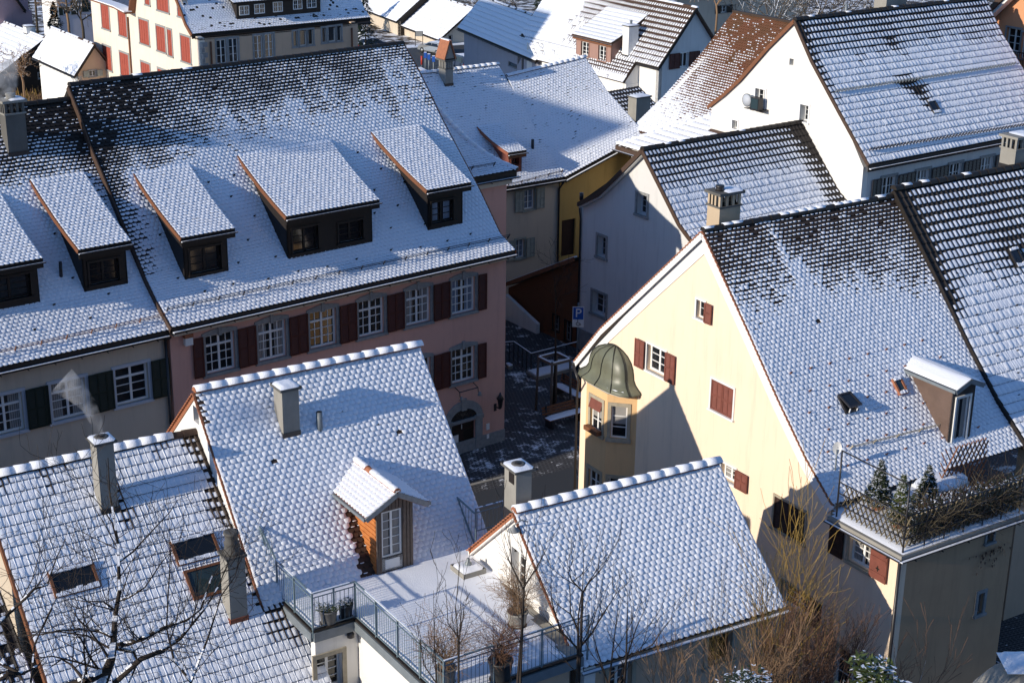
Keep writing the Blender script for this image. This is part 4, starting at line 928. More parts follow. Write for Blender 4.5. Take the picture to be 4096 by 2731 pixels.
q = wl.h.G(Q('33', 95, 495), -.35); mb = MB(); mb.tube([(0, q[1]-.12, q[2]+.18), (-.2, q[1]-.12, q[2]+.28), (-.35, q[1], q[2]+.1)], .018, 'zinc', 6); mb.lathe((-.35, q[1], q[2]-.05), [(.17, 0), (.15, .03), (.05, .11), (.03, .16)], 'frame_grey', 14); mb.build('barn_lamp', F2.root)
cv = ap[1]+.35; c0_ = F2.E(Q('33', 110, 345), cv); ct = F2.E(Q('33', 113, 110), cv); cr = F2.E(Q('33', 218, 300), cv)
chimney(F2, V3(c0_[0], cv, c0_[2]-.4), cr[0]-c0_[0], .62, ct[2]+.0, m='concrete', cap='hole')
mb = MB(); q = F2.G(Q('33', 80, 130), c0_[0]); mb.bb(c0_[0]-.015, c0_[0]+.01, q[1]-.15, q[1]+.12, q[2]-.18, q[2]+.12, 'wood_dark'); mb.build('chimney_opening', F2.root)
# ------------------------------------------------------------------ LL, the pan tiled roof on the left
pL_ = pp(Q('21', 1360, 1440), F1.W(uL, 0, 0), F1.u); LL = House(33.5, pL_, 'low house with pan tiled roof, three roof windows and two chimneys')
zl = pL_[2]; r1 = LL.G(Q('31', 1620, 480), 0); sl = (r1[2]-zl)/r1[1]; vE = -8.2
LL.prof = [(0, zl), (vE, zl+sl*vE)]
lu = LL.R(Q('31', 60, 760))[0]; lu2 = LL.R(Q('31', 320, 1500))[0]; lu = (lu+lu2)/2
def snowLL(s, t):
    n = fbm(s*14, t*10, 2); m = 1.02-1.0*sstep(.79, .87, s+.10*(n-.5)-.06*t)*sstep(.62, .40, t) - .35*np.exp(-((s-.47)/.03)**2)*(t < .2)
    m -= .45*sstep(.10, .0, t)*sstep(.5, .2, n); m -= .0
    return np.clip(m, 0, 1)
UE = .95
roof(LL, [V3(lu, a, b) for a, b in LL.prof], [V3(UE, a, b) for a, b in LL.prof], style='pan', w=.165, e=.29, snow=snowLL, tmat='tile_brown', sh=.036, swid=1.14, seed=43, jit=.12)
ridge_caps(LL, (lu, 0, zl+.03), (-.75, 0, zl+.03), r=.14, L=.44, m='tile_brown', rs=.05, seed=18); ridge_caps(LL, (-.75, 0, zl+.03), (0, 0, zl+.03), r=.14, L=.44, m='tile_choc', snow=0, seed=18)
mb = MB(); mb.bar((lu-.04, 0, zl-.08), (lu-.04, vE, LL.prof[1][1]-.08), .06, .2, 'wood_brown'); mb.build('verge_board', LL.root)
mb = MB(); mb.bb(lu+.2, UE-.1, vE+.4, vE+.7, 0, LL.prof[1][1]+.1, 'plaster_cream'); mb.build('wall', LL.root)
mb = MB(); mb.poly([(lu+.2, vE+.4, 0), (lu+.2, vE+.4, LL.zr(vE+.4)-.15), (lu+.2, 0, zl-.15), (lu+.2, 5, zl-5*.85), (lu+.2, 5, 0)], (.3, 0, 0), 'plaster_cream'); mb.build('gable_wall', LL.root)
mb = MB(); mb.poly([(lu, .03, zl-.03), (0, .03, zl-.03), (0, 5, zl-4.2), (lu, 5, zl-4.2)], (0, -.08, -.1), 'tile_brown'); mb.build('rear_roof', LL.root)
gutter(LL, (lu, vE-.08, LL.prof[1][1]-.1), (UE, vE-.08, LL.prof[1][1]-.1), .07)
skypx(LL, [Q('31', 318, 800), Q('31', 640, 735), Q('31', 705, 905), Q('31', 385, 985)], fm='wood_brown', gm='glass')
skypx(LL, [Q('31', 1170, 590), Q('31', 1475, 522), Q('31', 1545, 690), Q('31', 1240, 755)], fm='wood_brown', gm='glass')
skypx(LL, [Q('31', 1268, 795), Q('31', 1560, 725), Q('31', 1630, 925), Q('31', 1345, 995)], fm='wood_brown', gm='glass_clear', snow=False)
q = LL.R(Q('31', 712, 405)); qt = LL.E(Q('21', 640, 1545), q[1]); qr = LL.E(Q('31', 830, 380), q[1])
chimney(LL, q, qr[0]-q[0], .50, qt[2], m='concrete', cap='hole', flash='metal_dark')
q = LL.R(Q('31', 1610, 1170)); qt = LL.E(Q('31', 1605, 710), q[1]); qr = LL.E(Q('31', 1728, 1120), q[1])
ch = chimney(LL, q, qr[0]-q[0], .50, qt[2], m='concrete', cap=None, flash='brick_red')
mb = MB(); x, y, z = q; w_ = qr[0]-q[0]; zt = qt[2]
mb.bb(x-.05, x+w_+.05, y-.05, y+.55, zt, zt+.06, 'concrete_dark'); mb.lathe((x+w_/2, y+.25, zt+.06), [(.26, 0), (.22, .10), (.19, .13), (.19, .28), (.21, .30), (.17, .32), (.17, .52), (.20, .54), (.20, .60), (.15, .60)], 'concrete_dark', 14); mb.build('chimney_pot', ch)
q = LL.R(Q('31', 60, 800))
# lower roof further left
L3 = House(33.5, LL.W(lu-.25, 0, 0), 'low dark pan tiled roof below the branches in the lower left corner')
L3.prof = [(-1.2, zl-2.0), (-8.2, zl-2.0-7*.62)]
roof(L3, [V3(-4, a, b) for a, b in L3.prof], [V3(0, a, b) for a, b in L3.prof], style='pan', w=.23, e=.36, snow=lambda s, t: np.clip(.95-.8*(fbm(s*9, t*12, 4) > .55), 0, 1), tmat='tile_dark', seed=44)
mb = MB(); mb.bb(-4, -.1, -7.8, -1.3, 0, zl-6.6, 'plaster_cream'); mb.build('wall', L3.root); mb = MB(); mb.poly([(-.1, -1.2, 0), (-.1, -1.2, zl-2.2), (-.1, -7.9, zl-6.4), (-.1, -7.9, 0)], (-.2, 0, 0), 'wood_dark'); mb.build('gable_wall', L3.root)
# ================================================================== yellow house (Y) with corner bay, balcony block, and the pan tiled roof beside it
def profset(h, pts): h.prof = [(float(p[1]), float(p[2])) for p in pts]
def verge_row(h, u, prof, m='terracotta', st=.165, w=.06):
    mb = MB()
    for (a, b), (c, d_) in zip(prof[:-1], prof[1:]):
        n = max(1, int(math.hypot(c-a, d_-b)/st))
        for i in range(n): t, t2 = i/n, (i+1.1)/n; mb.bar((u, a+(c-a)*t, b+(d_-b)*t-.03), (u, a+(c-a)*t2, b+(d_-b)*t2+.012), w, .035, m)
    return mb.build('verge_tiles', h.root)
Y = House(33, pd(Q('23', 1412, 38), 51), 'yellow house with copper domed corner bay and red brown shutters')
zy = pd(Q('23', 1412, 38), 51)[2]; yR = Y.E(Q('14', 1000, 1378), 0)[0]
yf = [V3(0, 0, zy)]+[Y.G(Q(*n), 0) for n in (('24', 0, 745), ('24', 100, 965), ('24', 200, 1200), ('34', 400, 0), ('34', 585, 325))]
fit = np.polyfit([p[1] for p in yf[:5]], [p[2] for p in yf[:5]], 2)
Y.prof = [(0, zy)]+[(yf[i][1], yf[i][2]) for i in (1, 3, 4, 5)]
YE = Y.prof[-1]
yr = [Y.G(Q(*n), 0) for n in (('23', 1380, 62), ('23', 1000, 432), ('23', 700, 720), ('23', 520, 945))]
rearY = [(0, zy)]+[(p[1], p[2]) for p in yr[1:]]
def snowY(s, t):
    n = fbm(s*16, t*10, 6); n2 = fbm(s*70, t*8, 14)
    m = .15+1.0*sstep(.02, .46, t+.26*(n-.5)+.12*(n2-.5)-.08*sstep(.5, 1, s)); m += .38*np.exp(-((s-.30-.2*t)/.035)**2)*(t < .5)
    return np.clip(m-.8*(vnoise(s*57, t*41, 5) > .985), 0, 1)
roof(Y, Y.edge(0) if hasattr(Y, 'pu') else [V3(0, a, b) for a, b in Y.prof], [V3(yR, a, b) for a, b in Y.prof], snow=snowY, w=.185, e=.148, tmat='tile_brown', sh=.036, seed=51)
ridge_caps(Y, (0, 0, zy+.02), (yR, 0, zy+.02), r=.12, L=.40, snow=.6, rs=.018, seed=12); verge_row(Y, -.03, Y.prof); verge_row(Y, -.03, rearY)
mb = MB(); mb.poly([(0, 0, zy-.03), (yR, 0, zy-.03)]+[(yR, a, b-.03) for a, b in rearY[1:2]]+[(0, a, b-.03) for a, b in rearY[1:2]], (0, -.08, -.1), 'tile_brown')
mb.poly([(0, rearY[1][0], rearY[1][1]-.03), (yR, rearY[1][0], rearY[1][1]-.03), (yR, rearY[3][0], rearY[3][1]-.03), (0, rearY[3][0], rearY[3][1]-.03)], (0, -.05, -.12), 'tile_brown'); mb.build('rear_roof', Y.root)
wl = Wall(Y, 'G', .15)
S_ = dict(sm='shutter_brick', tm='frame_white', fm='frame_white', trim=.07)
window(wl, wl.rect(Q('23', 1375, 515), Q('23', 1425, 665)), cols=1, rows=2, mid=False, shut=(-1,), sw=.36, slats=9, depth=.16, **S_)
window(wl, wl.rect(Q('23', 1030, 822), Q('23', 1150, 1068)), cols=2, rows=3, shut=(-1, 1), sw=.52, slats=12, depth=.18, **S_)
window(wl, wl.rect(Q('23', 1480, 1068), Q('23', 1620, 1352)), cols=2, rows=3, shut=(0,), slats=12, **S_)
window(wl, wl.rect(Q('33', 1545, 25), Q('33', 1638, 190)), cols=2, rows=3, shut=(-1,), sw=.6, slats=12, depth=.18, curtain='curtain', **S_)
S2 = dict(S_, sm='shutter_brown', tm='sand_stone')
window(wl, wl.rect(Q('34', 185, 262), Q('34', 380, 598)), cols=2, rows=3, shut=(0,), slats=12, **S2)
window(wl, wl.rect(Q('34', 235, 850), Q('34', 420, 1130)), cols=2, rows=3, shut=(-1,), sw=.6, slats=10, depth=.18, **S2)
VY0, VY1 = rearY[-1][0]-.25, YE[0]+.2
fr = [(VY0, 0), (VY1, 0), (VY1, YE[1]-.15)]+[(a, b-.12) for a, b in Y.prof[-2::-1]]+[(a, b-.12) for a, b in rearY[1:3]]+[(VY0, rearY[3][1]-.12)]
wl.build(fr, 'plaster_yellow', .34)
mb = MB(); bw = .50                                # broad white painted band under the verges
def band(prof, k):
    out = [(.0, a, b-.06) for a, b in prof]; inn = []
    for i, (a, b) in enumerate(prof):
        j0, j1 = max(i-1, 0), min(i+1, len(prof)-1); dv, dz_ = prof[j1][0]-prof[j0][0], prof[j1][1]-prof[j0][1]; L_ = math.hypot(dv, dz_)
        inn.append((.0, a+k*dz_/L_*bw, b-.06-abs(dv)/L_*bw) if i else (.0, 0, b-.06-bw*1.45))
    return out, inn
for prof, k in ((Y.prof, -1), (rearY, 1)):
    o1, i1 = band(prof, k)
    for (a, b), (c, d_) in zip(prof[:-1], prof[1:]): mb.bar((-.015, a, b-.15), (-.015, c, d_-.15), .03, .19, 'paint_white')
    for j in range(len(o1)-1): mb.poly([(.118, *o1[j][1:]), (.118, *o1[j+1][1:]), (.118, *i1[j+1][1:]), (.118, *i1[j][1:])], (.03, 0, 0), 'paint_white')
mb.build('white_band', Y.root)
mb = MB(); mb.poly([(.3, VY0, 0), (yR+7, VY0, 0), (yR+7, VY0, rearY[3][1]-.2), (.3, VY0, rearY[3][1]-.2)], (0, -.2, 0), 'plaster_yellow'); mb.build('rear_wall', Y.root)
mb = MB(); a = V3(-.1, rearY[3][0]+.0, rearY[3][1]-.12); mb.tube([a, a+V3(yR, 0, 0)], .07, 'metal_dark', 8); mb.tube([a+V3(.02, 0, 0), a+V3(-.05, -.5, -.5), V3(.05, VY0+.1, rearY[3][1]-1.2), V3(.05, VY0+.1, .2)], .05, 'metal_dark', 6); mb.build('gutter', Y.root)
# corner bay, an octagon half sunk in the wall
vb = wl.px(Q('23', 945, 1510)); lo, hi = .3, 2.5
for _ in range(30):
    p_ = (lo+hi)/2; q = proj(Y.W(.15-p_, vb[0]+p_, vb[1])); 
    if q[0] > Q('23', 738, 0)[0]: lo = p_
    else: hi = p_
bp = p_; bv1 = vb[0]+bp
for _ in range(1):
    c_ = [bv1+k_*.02 for k_ in range(200)]; xs_ = [proj(Y.W(.15-bp, c, vb[1]))[0] for c in c_]; bv2 = c_[int(np.argmin(np.abs(np.array(xs_)-Q('23', 596, 0)[0])))]
ztop = Y.G(Q('23', 738, 1172), .15-bp)[2]
plan = [(.15, vb[0]), (.15-bp, bv1), (.15-bp, bv2), (.15, bv2+bp)]
class Face(Wall):
    def __init__(s, h, a, b):
        s.h = h; s.k = 'F'; s.a = V3(a[0], a[1], 0); d = V3(b[0]-a[0], b[1]-a[1], 0); s.L = np.linalg.norm(d); s.d = d/s.L; s.inw = np.cross((0, 0, 1), s.d); s.holes = []
        if s.inw[0] < 0: s.inw = -s.inw
    def P(s, a, z, d=0): return s.a+s.d*a+V3(0, 0, z)+s.inw*d
def fwindow(f, rc, par, cols, rows, curtain=False, blind=False):
    a0, a1, z0, z1 = rc; f.holes.append(rc); mb = MB(); dd = .10
    def bx(m_, x0, x1, y0, y1, d0, d1, m): m_.box(f.P(x0, y0, d0), f.d*(x1-x0), V3(0, 0, y1-y0), f.inw*(d1-d0), m)
    w_ = .055
    for q in ((a0, a0+w_, z0, z1), (a1-w_, a1, z0, z1), (a0+w_, a1-w_, z0, z0+w_), (a0+w_, a1-w_, z1-w_, z1)): bx(mb, *q, dd-.02, dd+.03, 'frame_white')
    if cols > 1: bx(mb, (a0+a1)/2-.035, (a0+a1)/2+.035, z0+w_, z1-w_, dd-.02, dd+.03, 'frame_white')
    for j in range(1, rows): y = z0+(z1-z0)*j/rows; bx(mb, a0+w_, a1-w_, y-.015, y+.015, dd-.012, dd+.02, 'frame_white')
    w = mb.build('window', par); g = MB(); bx(g, a0+.02, a1-.02, z0+.02, z1-.02, dd+.012, dd+.02, 'glass'); g.build('pane', w)
    if curtain:
        c = MB(); n = 9
        for i in range(n): x = a0+w_+(a1-a0-2*w_)*i/n; bx(c, x, x+(a1-a0)/n*.8, z0+(z1-z0)*.42, z1-w_, dd+.009, dd+.0115, 'curtain')
        c.build('curtain', w)
    if blind: c = MB(); c.box(f.P(a0, z1-.35, -.12), f.d*(a1-a0), V3(0, 0, .34)+f.inw*.12, f.inw*.02, 'shutter_brick'); c.build('blind', w)
    t = MB()
    for q in ((a0-.12, a0, z0, z1), (a1, a1+.12, z0, z1), (a0-.12, a1+.12, z1, z1+.13)): bx(t, *q, -.03, .02, 'frame_white' if False else 'sand_stone')
    bx(t, a0-.16, a1+.16, z0-.13, z0, -.09, .02, 'sand_stone'); t.build('surround', w)
mb = MB(); bay = MB(); bay.poly([(x, y, ztop+.0) for x, y in plan], (0, 0, .06), 'sand_stone'); bay = bay.build('bay', Y.root)
f1 = Face(Y, plan[2], plan[1]); f2 = Face(Y, plan[1], plan[0])
def fz(px, f): q = pp(px, Y.W(*f.a), Y.nv(f.inw)); q = Y.loc(q); return float((q-f.a)@f.d), q[2]
a, b = fz(Q('23', 628, 1430), f1), fz(Q('23', 715, 1265), f1); c, d_ = fz(Q('23', 768, 1480), f2), fz(Q('23', 890, 1268), f2)
z0b, z1b = (c[1]+.0), (d_[1])
fwindow(f1, (a[0], min(b[0], f1.L-.14), z0b, z1b), bay, 2, 3, True, True); fwindow(f2, (c[0], d_[0], z0b, z1b), bay, 1, 3, True)
fwindow(f1, (a[0], min(b[0], f1.L-.14), z0b-2.75, z1b-2.75), bay, 2, 3); fwindow(f2, (c[0], d_[0], z0b-2.75, z1b-2.75), bay, 1, 3)
for f in (f1, f2): f.build([(0, 0), (f.L, 0), (f.L, ztop), (0, ztop)], 'plaster_orange', .12, 'wall', bay)
f3 = Face(Y, plan[3], plan[2]); f3.build([(0, 0), (f3.L, 0), (f3.L, ztop), (0, ztop)], 'plaster_orange', .12, 'wall', bay)
mb = MB(); K = 24; cu, cv_ = .15, (vb[0]+bv2+bp)/2; ru, rv_ = bp, (bv2+bp-vb[0])/2
zd = Y.G(Q('23', 775, 832), .1)[2]-ztop-.10
pr_ = [(1.24, .0), (1.22, .05), (1.10, .11), (.97, .19), (.89, .30), (.87, .42), (.83, .57), (.74, .72), (.58, .85), (.36, .94), (.15, .985), (.02, 1.0)]
vs = []; H_ = zd
def oct_(t):       # rounded octagon
    return 1/ (abs(math.cos(t))**3.2+abs(math.sin(t))**3.2)**(1/3.2)
for r_, z_ in pr_:
    for j in range(K): t = 2*math.pi*j/K; g_ = oct_(t)*.93; vs.append((cu+math.cos(t)*ru*r_*g_, cv_+math.sin(t)*rv_*r_*g_, ztop+.12+z_*H_))
fs = [(i*K+j, i*K+(j+1) % K, (i+1)*K+(j+1) % K, (i+1)*K+j) for i in range(len(pr_)-1) for j in range(K)]
mb.add(vs, fs+[tuple(range(K))[::-1]], 'copper', True); dome = mb.build('dome_roof', bay)
mb = MB()
for j in range(6, 19, 2):
    t = 2*math.pi*j/K; g_ = oct_(t)*.93; mb.tube([(cu+math.cos(t)*ru*r_*g_*1.01, cv_+math.sin(t)*rv_*r_*g_*1.01, ztop+.12+z_*H_+.01) for r_, z_ in pr_], .022, 'copper_seam', 5)
mb.build('seams', dome)
mb = MB(); vs = [];
for zz, rr in ((ztop+.02, 1.04), (ztop+.06, 1.12), (ztop+.13, 1.14)):
    for j in range(K): t = 2*math.pi*j/K; g_ = oct_(t)*.95; vs.append((cu+math.cos(t)*ru*rr*g_, cv_+math.sin(t)*rv_*rr*g_, zz))
mb.add(vs, [(i*K+j, i*K+(j+1) % K, (i+1)*K+(j+1) % K, (i+1)*K+j) for i in range(2) for j in range(K)]+[tuple(range(K))[::-1]], 'frame_white', True); mb.build('cornice', bay)
mb = MB(); vs = []; n = 9
for i in range(n):
    t = 2*math.pi*(12.3+3.6*i/(n-1))/K
    for rr, zz in ((1.17, .15), (1.12, .22), (1.03, .25)): g_ = oct_(t)*.93; vs.append((cu+math.cos(t)*ru*rr*g_, cv_+math.sin(t)*rv_*rr*g_, ztop+zz+(.03 if 0 < i < n-1 else -.05)))
mb.add(vs, [(i*3+k, (i+1)*3+k, (i+1)*3+k+1, i*3+k+1) for i in range(n-1) for k in range(2)], 'snow', True); mb.build('snow_patch', dome)
mb = MB(); c = f1.P((a[0]+b[0])/2, z0b, -.16); mb.box(c-f1.d*.4+V3(0, 0, .0)-f1.inw*.1, f1.d*.8, V3(0, 0, .16), f1.inw*.2, 'wood_brown'); pl = mb.build('flower_box', bay)
# roof furniture of Y
skypx(Y, [Q('24', 612, 1195), Q('24', 695, 1178), Q('24', 755, 1295), Q('24', 665, 1325)], open_=R_(22), snow=False)
skypx(Y, [Q('24', 988, 1080), Q('24', 1050, 1065), Q('24', 1095, 1175), Q('24', 1035, 1195)], fm='terracotta', gm='glass_clear')
ql = Y.R(Q('24', 1380, 1520)); vd = ql[1]; e1 = Y.E(Q('24', 1395, 1170), vd-.25); ap_ = Y.E(Q('24', 1512, 1112), vd-.25); ur = Y.E(Q('24', 1553, 1300), vd)[0]
um_ = ap_[0]; hw_ = min(um_-ql[0], ur-um_) if False else (ur-ql[0])/2
zbD = Y.E(Q('24', 1450, 1545), vd)[2]
d, um, hw, sl_ = gable_dormer(Y, ql[0], ur, vd, e1[2]+.06, e1[2]+.06+(hw_)*.42, ov=.12, ovf=.25, cheek='bronze_sheet', plain='metal_dark', zb=zbD, ribs=False)
wl = Wall(Y, 'E', vd-.03); rr = wl.rect(Q('24', 1408, 1500), Q('24', 1548, 1172)); window(wl, (rr[0]+.05, rr[1]-.05, zbD+.12, rr[3]-.05), cols=1, rows=1, mid=False, parent=d, depth=.06, trim=.07, tm='frame_white', sill=False, curtain='curtain')
wl.build([(ql[0], zbD), (ur, zbD), (ur, e1[2]+.0), (um, e1[2]+hw_*.40), (ql[0], e1[2]+.0)], 'metal_dark', .06, 'front_wall', d)
g0, g1 = Y.R(Q('24', 700, 1562)), Y.R(Q('24', 1335, 1402)); snow_guard(Y, g0, g1, 5, hgt=.2, m='sand_stone')
c0_ = Y.E(Q('13', 1450, 1560), .45); c1_ = Y.E(Q('13', 1665, 1500), .45); ct = Y.E(Q('13', 1560, 1445), .45)
chimney(Y, V3(Y.E(Q('23', 1525, 0), .4)[0], .4, zy-.6), c1_[0]-Y.E(Q('23', 1525, 0), .4)[0], .62, Y.E(Q('13', 1560, 1440), .4)[2], m='chimney_tan', cap='pillars', capm='concrete_dark', pot=(.25, .13, .10, 'metal_dark'))
# small things on the roof: snow stops
def stops(h, n, tlo, thi, m, u0, u1, seed, rows):
    v0, v1 = h.prof[0][0], h.prof[-1][0]; hooks(h, [(u0+(u1-u0)*(i+.5*(r_ % 2)+.3)/n, v0+(v1-v0)*(tlo+(thi-tlo)*(r_+.5)/rows)) for r_ in range(rows) for i in range(n)], m)
stops(Y, 8, .50, .92, 'terracotta', .6, yR-1.2, 1, 6)
# ---- balcony block at the foot of the yellow house
ue = -.12; wl = Wall(Y, 'G', ue)
cz = wl.px(Q('34', 1052, 700)); ZB = wl.px(Q('34', 1058, 655))[1]+.02; vl = wl.px(Q('34', 615, 430))[0]; vc = cz[0]
XR = Y.E(Q('34', 1850, 440), vc)[0]
BK = House(33, Y.o, 'flat roofed block with balcony, lattice fence and one red shutter beside the yellow house', cat='house', name='annex')
wl = Wall(BK, 'G', ue); rr = wl.rect(Q('34', 708, 545), Q('34', 852, 800))
window(wl, rr, cols=2, rows=3, fm='frame_white', tm='sand_stone', trim=.1, depth=.16, curtain='curtain')
X = V3(0, 1, 0)
for tl, br, m_ in ((('34', 580, 480), ('34', 655, 740), 'shutter_brown'), (('34', 866, 650), ('34', 960, 920), 'shutter_brick')):
    sr = wl.rect(Q(*tl), Q(*br)); s0_, s1_ = sr[0], sr[1]; z0_, z1_ = rr[2]-.05, rr[3]+.05; mb = MB()
    mb.bb(ue-.11, ue-.06, s0_, s1_, z0_, z1_, m_)
    for zz in (z0_+.15, z1_-.25): mb.bb(ue-.13, ue-.11, s0_+.02, s1_-.02, zz, zz+.09, m_)
    sm_, zm = (s0_+s1_)/2, z0_+(z1_-z0_)*.42
    mb.bb(ue-.114, ue-.108, sm_-.02, sm_+.02, zm-.09, zm+.09, 'wood_dark'); mb.bb(ue-.1145, ue-.1085, sm_-.07, sm_+.07, zm-.025, zm+.025, 'wood_dark')
    mb.build('shutter', BK.root)
r2 = wl.rect(Q('34', 650, 1090), Q('34', 840, 1290)); window(wl, (rr[0]-.2, rr[1]+.2, .9, 2.3), cols=2, rows=3, fm='frame_white', tm='sand_stone', trim=.1, depth=.16)
wl.build([(vl+.3, 0), (vc, 0), (vc, ZB-.25), (vl+.3, ZB-.25)], 'plaster_yellow', .3)
wl = Wall(BK, 'E', vc); rr = wl.rect(Q('34', 1580, 1090), Q('34', 1640, 930)); window(wl, rr, cols=2, rows=3, fm='frame_grey', tm='frame_grey', trim=.1)
rr = wl.rect(Q('34', 1650, 590), Q('34', 1705, 500)); window(wl, rr, cols=2, rows=2, fm='frame_grey', tm='frame_grey', trim=.08)
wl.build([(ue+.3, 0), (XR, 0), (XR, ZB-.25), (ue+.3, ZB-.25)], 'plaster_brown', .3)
mb = MB(); q = wl.px(Q('34', 1675, 640)); rg = random.Random(2)
for i in range(60):
    x, z = q[0]+rg.gauss(0, .35), q[1]+.1-abs(rg.gauss(0, .3)); mb.add([(x, vc-.05-rg.random()*.1, z), (x+.08, vc-.06, z-.02), (x+.03, vc-.08, z-.1)], [(0, 1, 2)], 'ivy')
mb.build('dead_ivy', BK.root)
mb = MB(); mb.poly([(ue-.22, vl+.2, ZB-.22), (ue-.22, vc-.25, ZB-.22), (XR+.3, vc-.25, ZB-.22), (XR+.3, vl+.2, ZB-.22)], (0, 0, .22), 'concrete'); mb.build('balcony_slab', BK.root)
mb = MB(); snowfield(mb, [(ue-.12, vl+.1), (ue-.12, vc-.2), (XR+.25, vc-.2), (XR+.25, vl+1.5), (yR*.5, YE[0]+.1), (.2, YE[0]+.1)], ZB+.004, t=.06, st=.16); mb.build('snow_cover', BK.root)
gutter(BK, (ue-.3, vl+.2, ZB-.12), (ue-.3, vc-.3, ZB-.12), .06); gutter(BK, (ue-.3, vc-.33, ZB-.12), (XR+.3, vc-.33, ZB-.12), .06)
mb = MB(); mb.tube([(ue-.08, vc-.08, ZB-.3), (ue-.08, vc-.08, .1)], .05, 'metal_dark', 8); mb.build('downpipe', BK.root)
mb = MB()
for hz in (.45, .8, 1.15):
    mb.tube([(ue-.05, vl+.0, ZB+hz), (ue-.05, vc-.12, ZB+hz)], .018, 'metal_dark', 6); mb.tube([(ue-.05, vc-.12, ZB+hz), (XR+.2, vc-.12, ZB+hz)], .018, 'metal_dark', 6)
zf = ZB+2.35
q = BK.G(Q('34', 712, -20), ue-.05); 
mb.tube([(ue-.05, vl+.0, ZB), (ue-.05, vl, q[2])], .028, 'metal_dark', 6); mb.tube([(ue-.05, vc-.12, ZB), (ue-.05, vc-.12, BK.G(Q('34', 1078, 165), ue-.05)[2])], .028, 'metal_dark', 6)
mb.tube([(ue-.05, vl, q[2]), (ue-.05, vc-.12, BK.G(Q('34', 1078, 165), ue-.05)[2])], .022, 'metal_dark', 6)
for i in range(1, 7): x = ue+(XR-ue)*i/6; mb.tube([(x, vc-.12, ZB-.05), (x, vc-.12, ZB+1.2)], .022, 'metal_dark', 6)
mb.build('balcony_railing', BK.root)
def lattice(a, b, z, hgt, name='lattice_fence', rail=False, st=.20, m='wood_lattice', parent=None):
    a, b = V3(*a, z), V3(*b, z); d = b-a; L_ = np.linalg.norm(d); d /= L_; nrm_ = np.cross(d, (0, 0, 1)); mb = MB(); n = int((L_+hgt*.6)/st)
    for sgn in (-1, 1):
        for i in range(-2, n+3):
            s0 = i*st; s1 = s0+hgt*.62*sgn
            t0, t1 = 0., 1.
            lo_, hi_ = 0, L_
            if s1 != s0:
                ta, tb = (lo_-s0)/(s1-s0), (hi_-s0)/(s1-s0); t0, t1 = max(0, min(ta, tb)), min(1, max(ta, tb))
            if t1-t0 < .1: continue
            p = a+d*(s0+(s1-s0)*t0)+V3(0, 0, hgt*t0)+nrm_*.02*sgn; q = a+d*(s0+(s1-s0)*t1)+V3(0, 0, hgt*t1)+nrm_*.02*sgn
            mb.bar(p, q, .016, .042, m, up=tuple(nrm_))
    return mb.build(name, parent)
lattice((ue+.08, vl-.1), (ue+.08, vc-.0), ZB+.1, .95, parent=BK.root); lattice((ue+.1, vc-.0), (XR+.1, vc-.0), ZB+.1, .95, parent=BK.root)
q0 = BK.Z(Q('34', 1305, 330), ZB+.0); lattice((q0[0], q0[1]), (XR+.3, q0[1]), ZB+.1, 1.7, parent=BK.root, m='wood_brown')
# ---- pan tiled house right of Y
Y2 = House(33, Y.W(yR, 0, 0), 'dark pan tiled roof at the right edge beside the yellow house')
z2 = Y2.E(Q('14', 1040, 1368), 0)[2]; z2b = Y2.E(Q('14', 1870, 1200), 0)[2]; LX = 10
Y2.prof = [(0, zy+.22)]+[(a, b+.18) for a, b in Y.prof[1:-1]]+[(YE[0]*1.05, YE[1]-.1)]
def snowY2(s, t):
    n = fbm(s*12, t*9, 9); return np.clip(.52+.5*sstep(.1, .5, t)-.9*sstep(.055, 0, s-.03*n)*sstep(.5, .4, t)-.5*np.exp(-(((s-.42)/.09)**2+((t-.28)/.09)**2)), 0, 1)
roof(Y2, [V3(0.05, a, b) for a, b in Y2.prof], [V3(LX, a, b) for a, b in Y2.prof], style='pan', w=.225, e=.36, snow=snowY2, tmat='tile_dark', sh=.045, seed=52, jit=.12)
ridge_caps(Y2, (0, 0, zy+.28), (LX, 0, zy+.28), r=.14, L=.42, snow=.25, rs=.012, seed=22)
mb = MB();
for a, b in zip(Y2.prof[:-1], Y2.prof[1:]): mb.bar((.0, a[0], a[1]-.08), (.0, b[0], b[1]-.08), .05, .2, 'wood_dark')
mb.build('verge_board', Y2.root)
mb = MB(); mb.poly([(0, 0, zy+.2), (LX, 0, zy+.2), (LX, 6, zy-5.6), (0, 6, zy-5.6)], (0, -.08, -.1), 'tile_dark'); mb.build('rear_roof', Y2.root)
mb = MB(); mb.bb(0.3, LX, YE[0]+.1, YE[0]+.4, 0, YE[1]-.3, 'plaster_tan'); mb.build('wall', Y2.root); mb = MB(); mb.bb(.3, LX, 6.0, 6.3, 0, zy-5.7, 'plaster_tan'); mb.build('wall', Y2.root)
skypx(Y2, [Q('24', 1795, 175), Q('24', 1858, 162), Q('24', 1925, 290), Q('24', 1855, 305)])
q = Y2.E(Q('14', 1885, 1195), -.1); mb = MB(); chimney(Y2, V3(Y2.E(Q('14', 1845, 1180), .3)[0], .3, zy), 1.0, .7, Y2.E(Q('14', 1850, 1045), .3)[2], m='concrete', cap='pillars', capm='concrete')
stops(Y2, 9, .30, .9, 'tile_dark', .6, LX-.5, 3, 8)
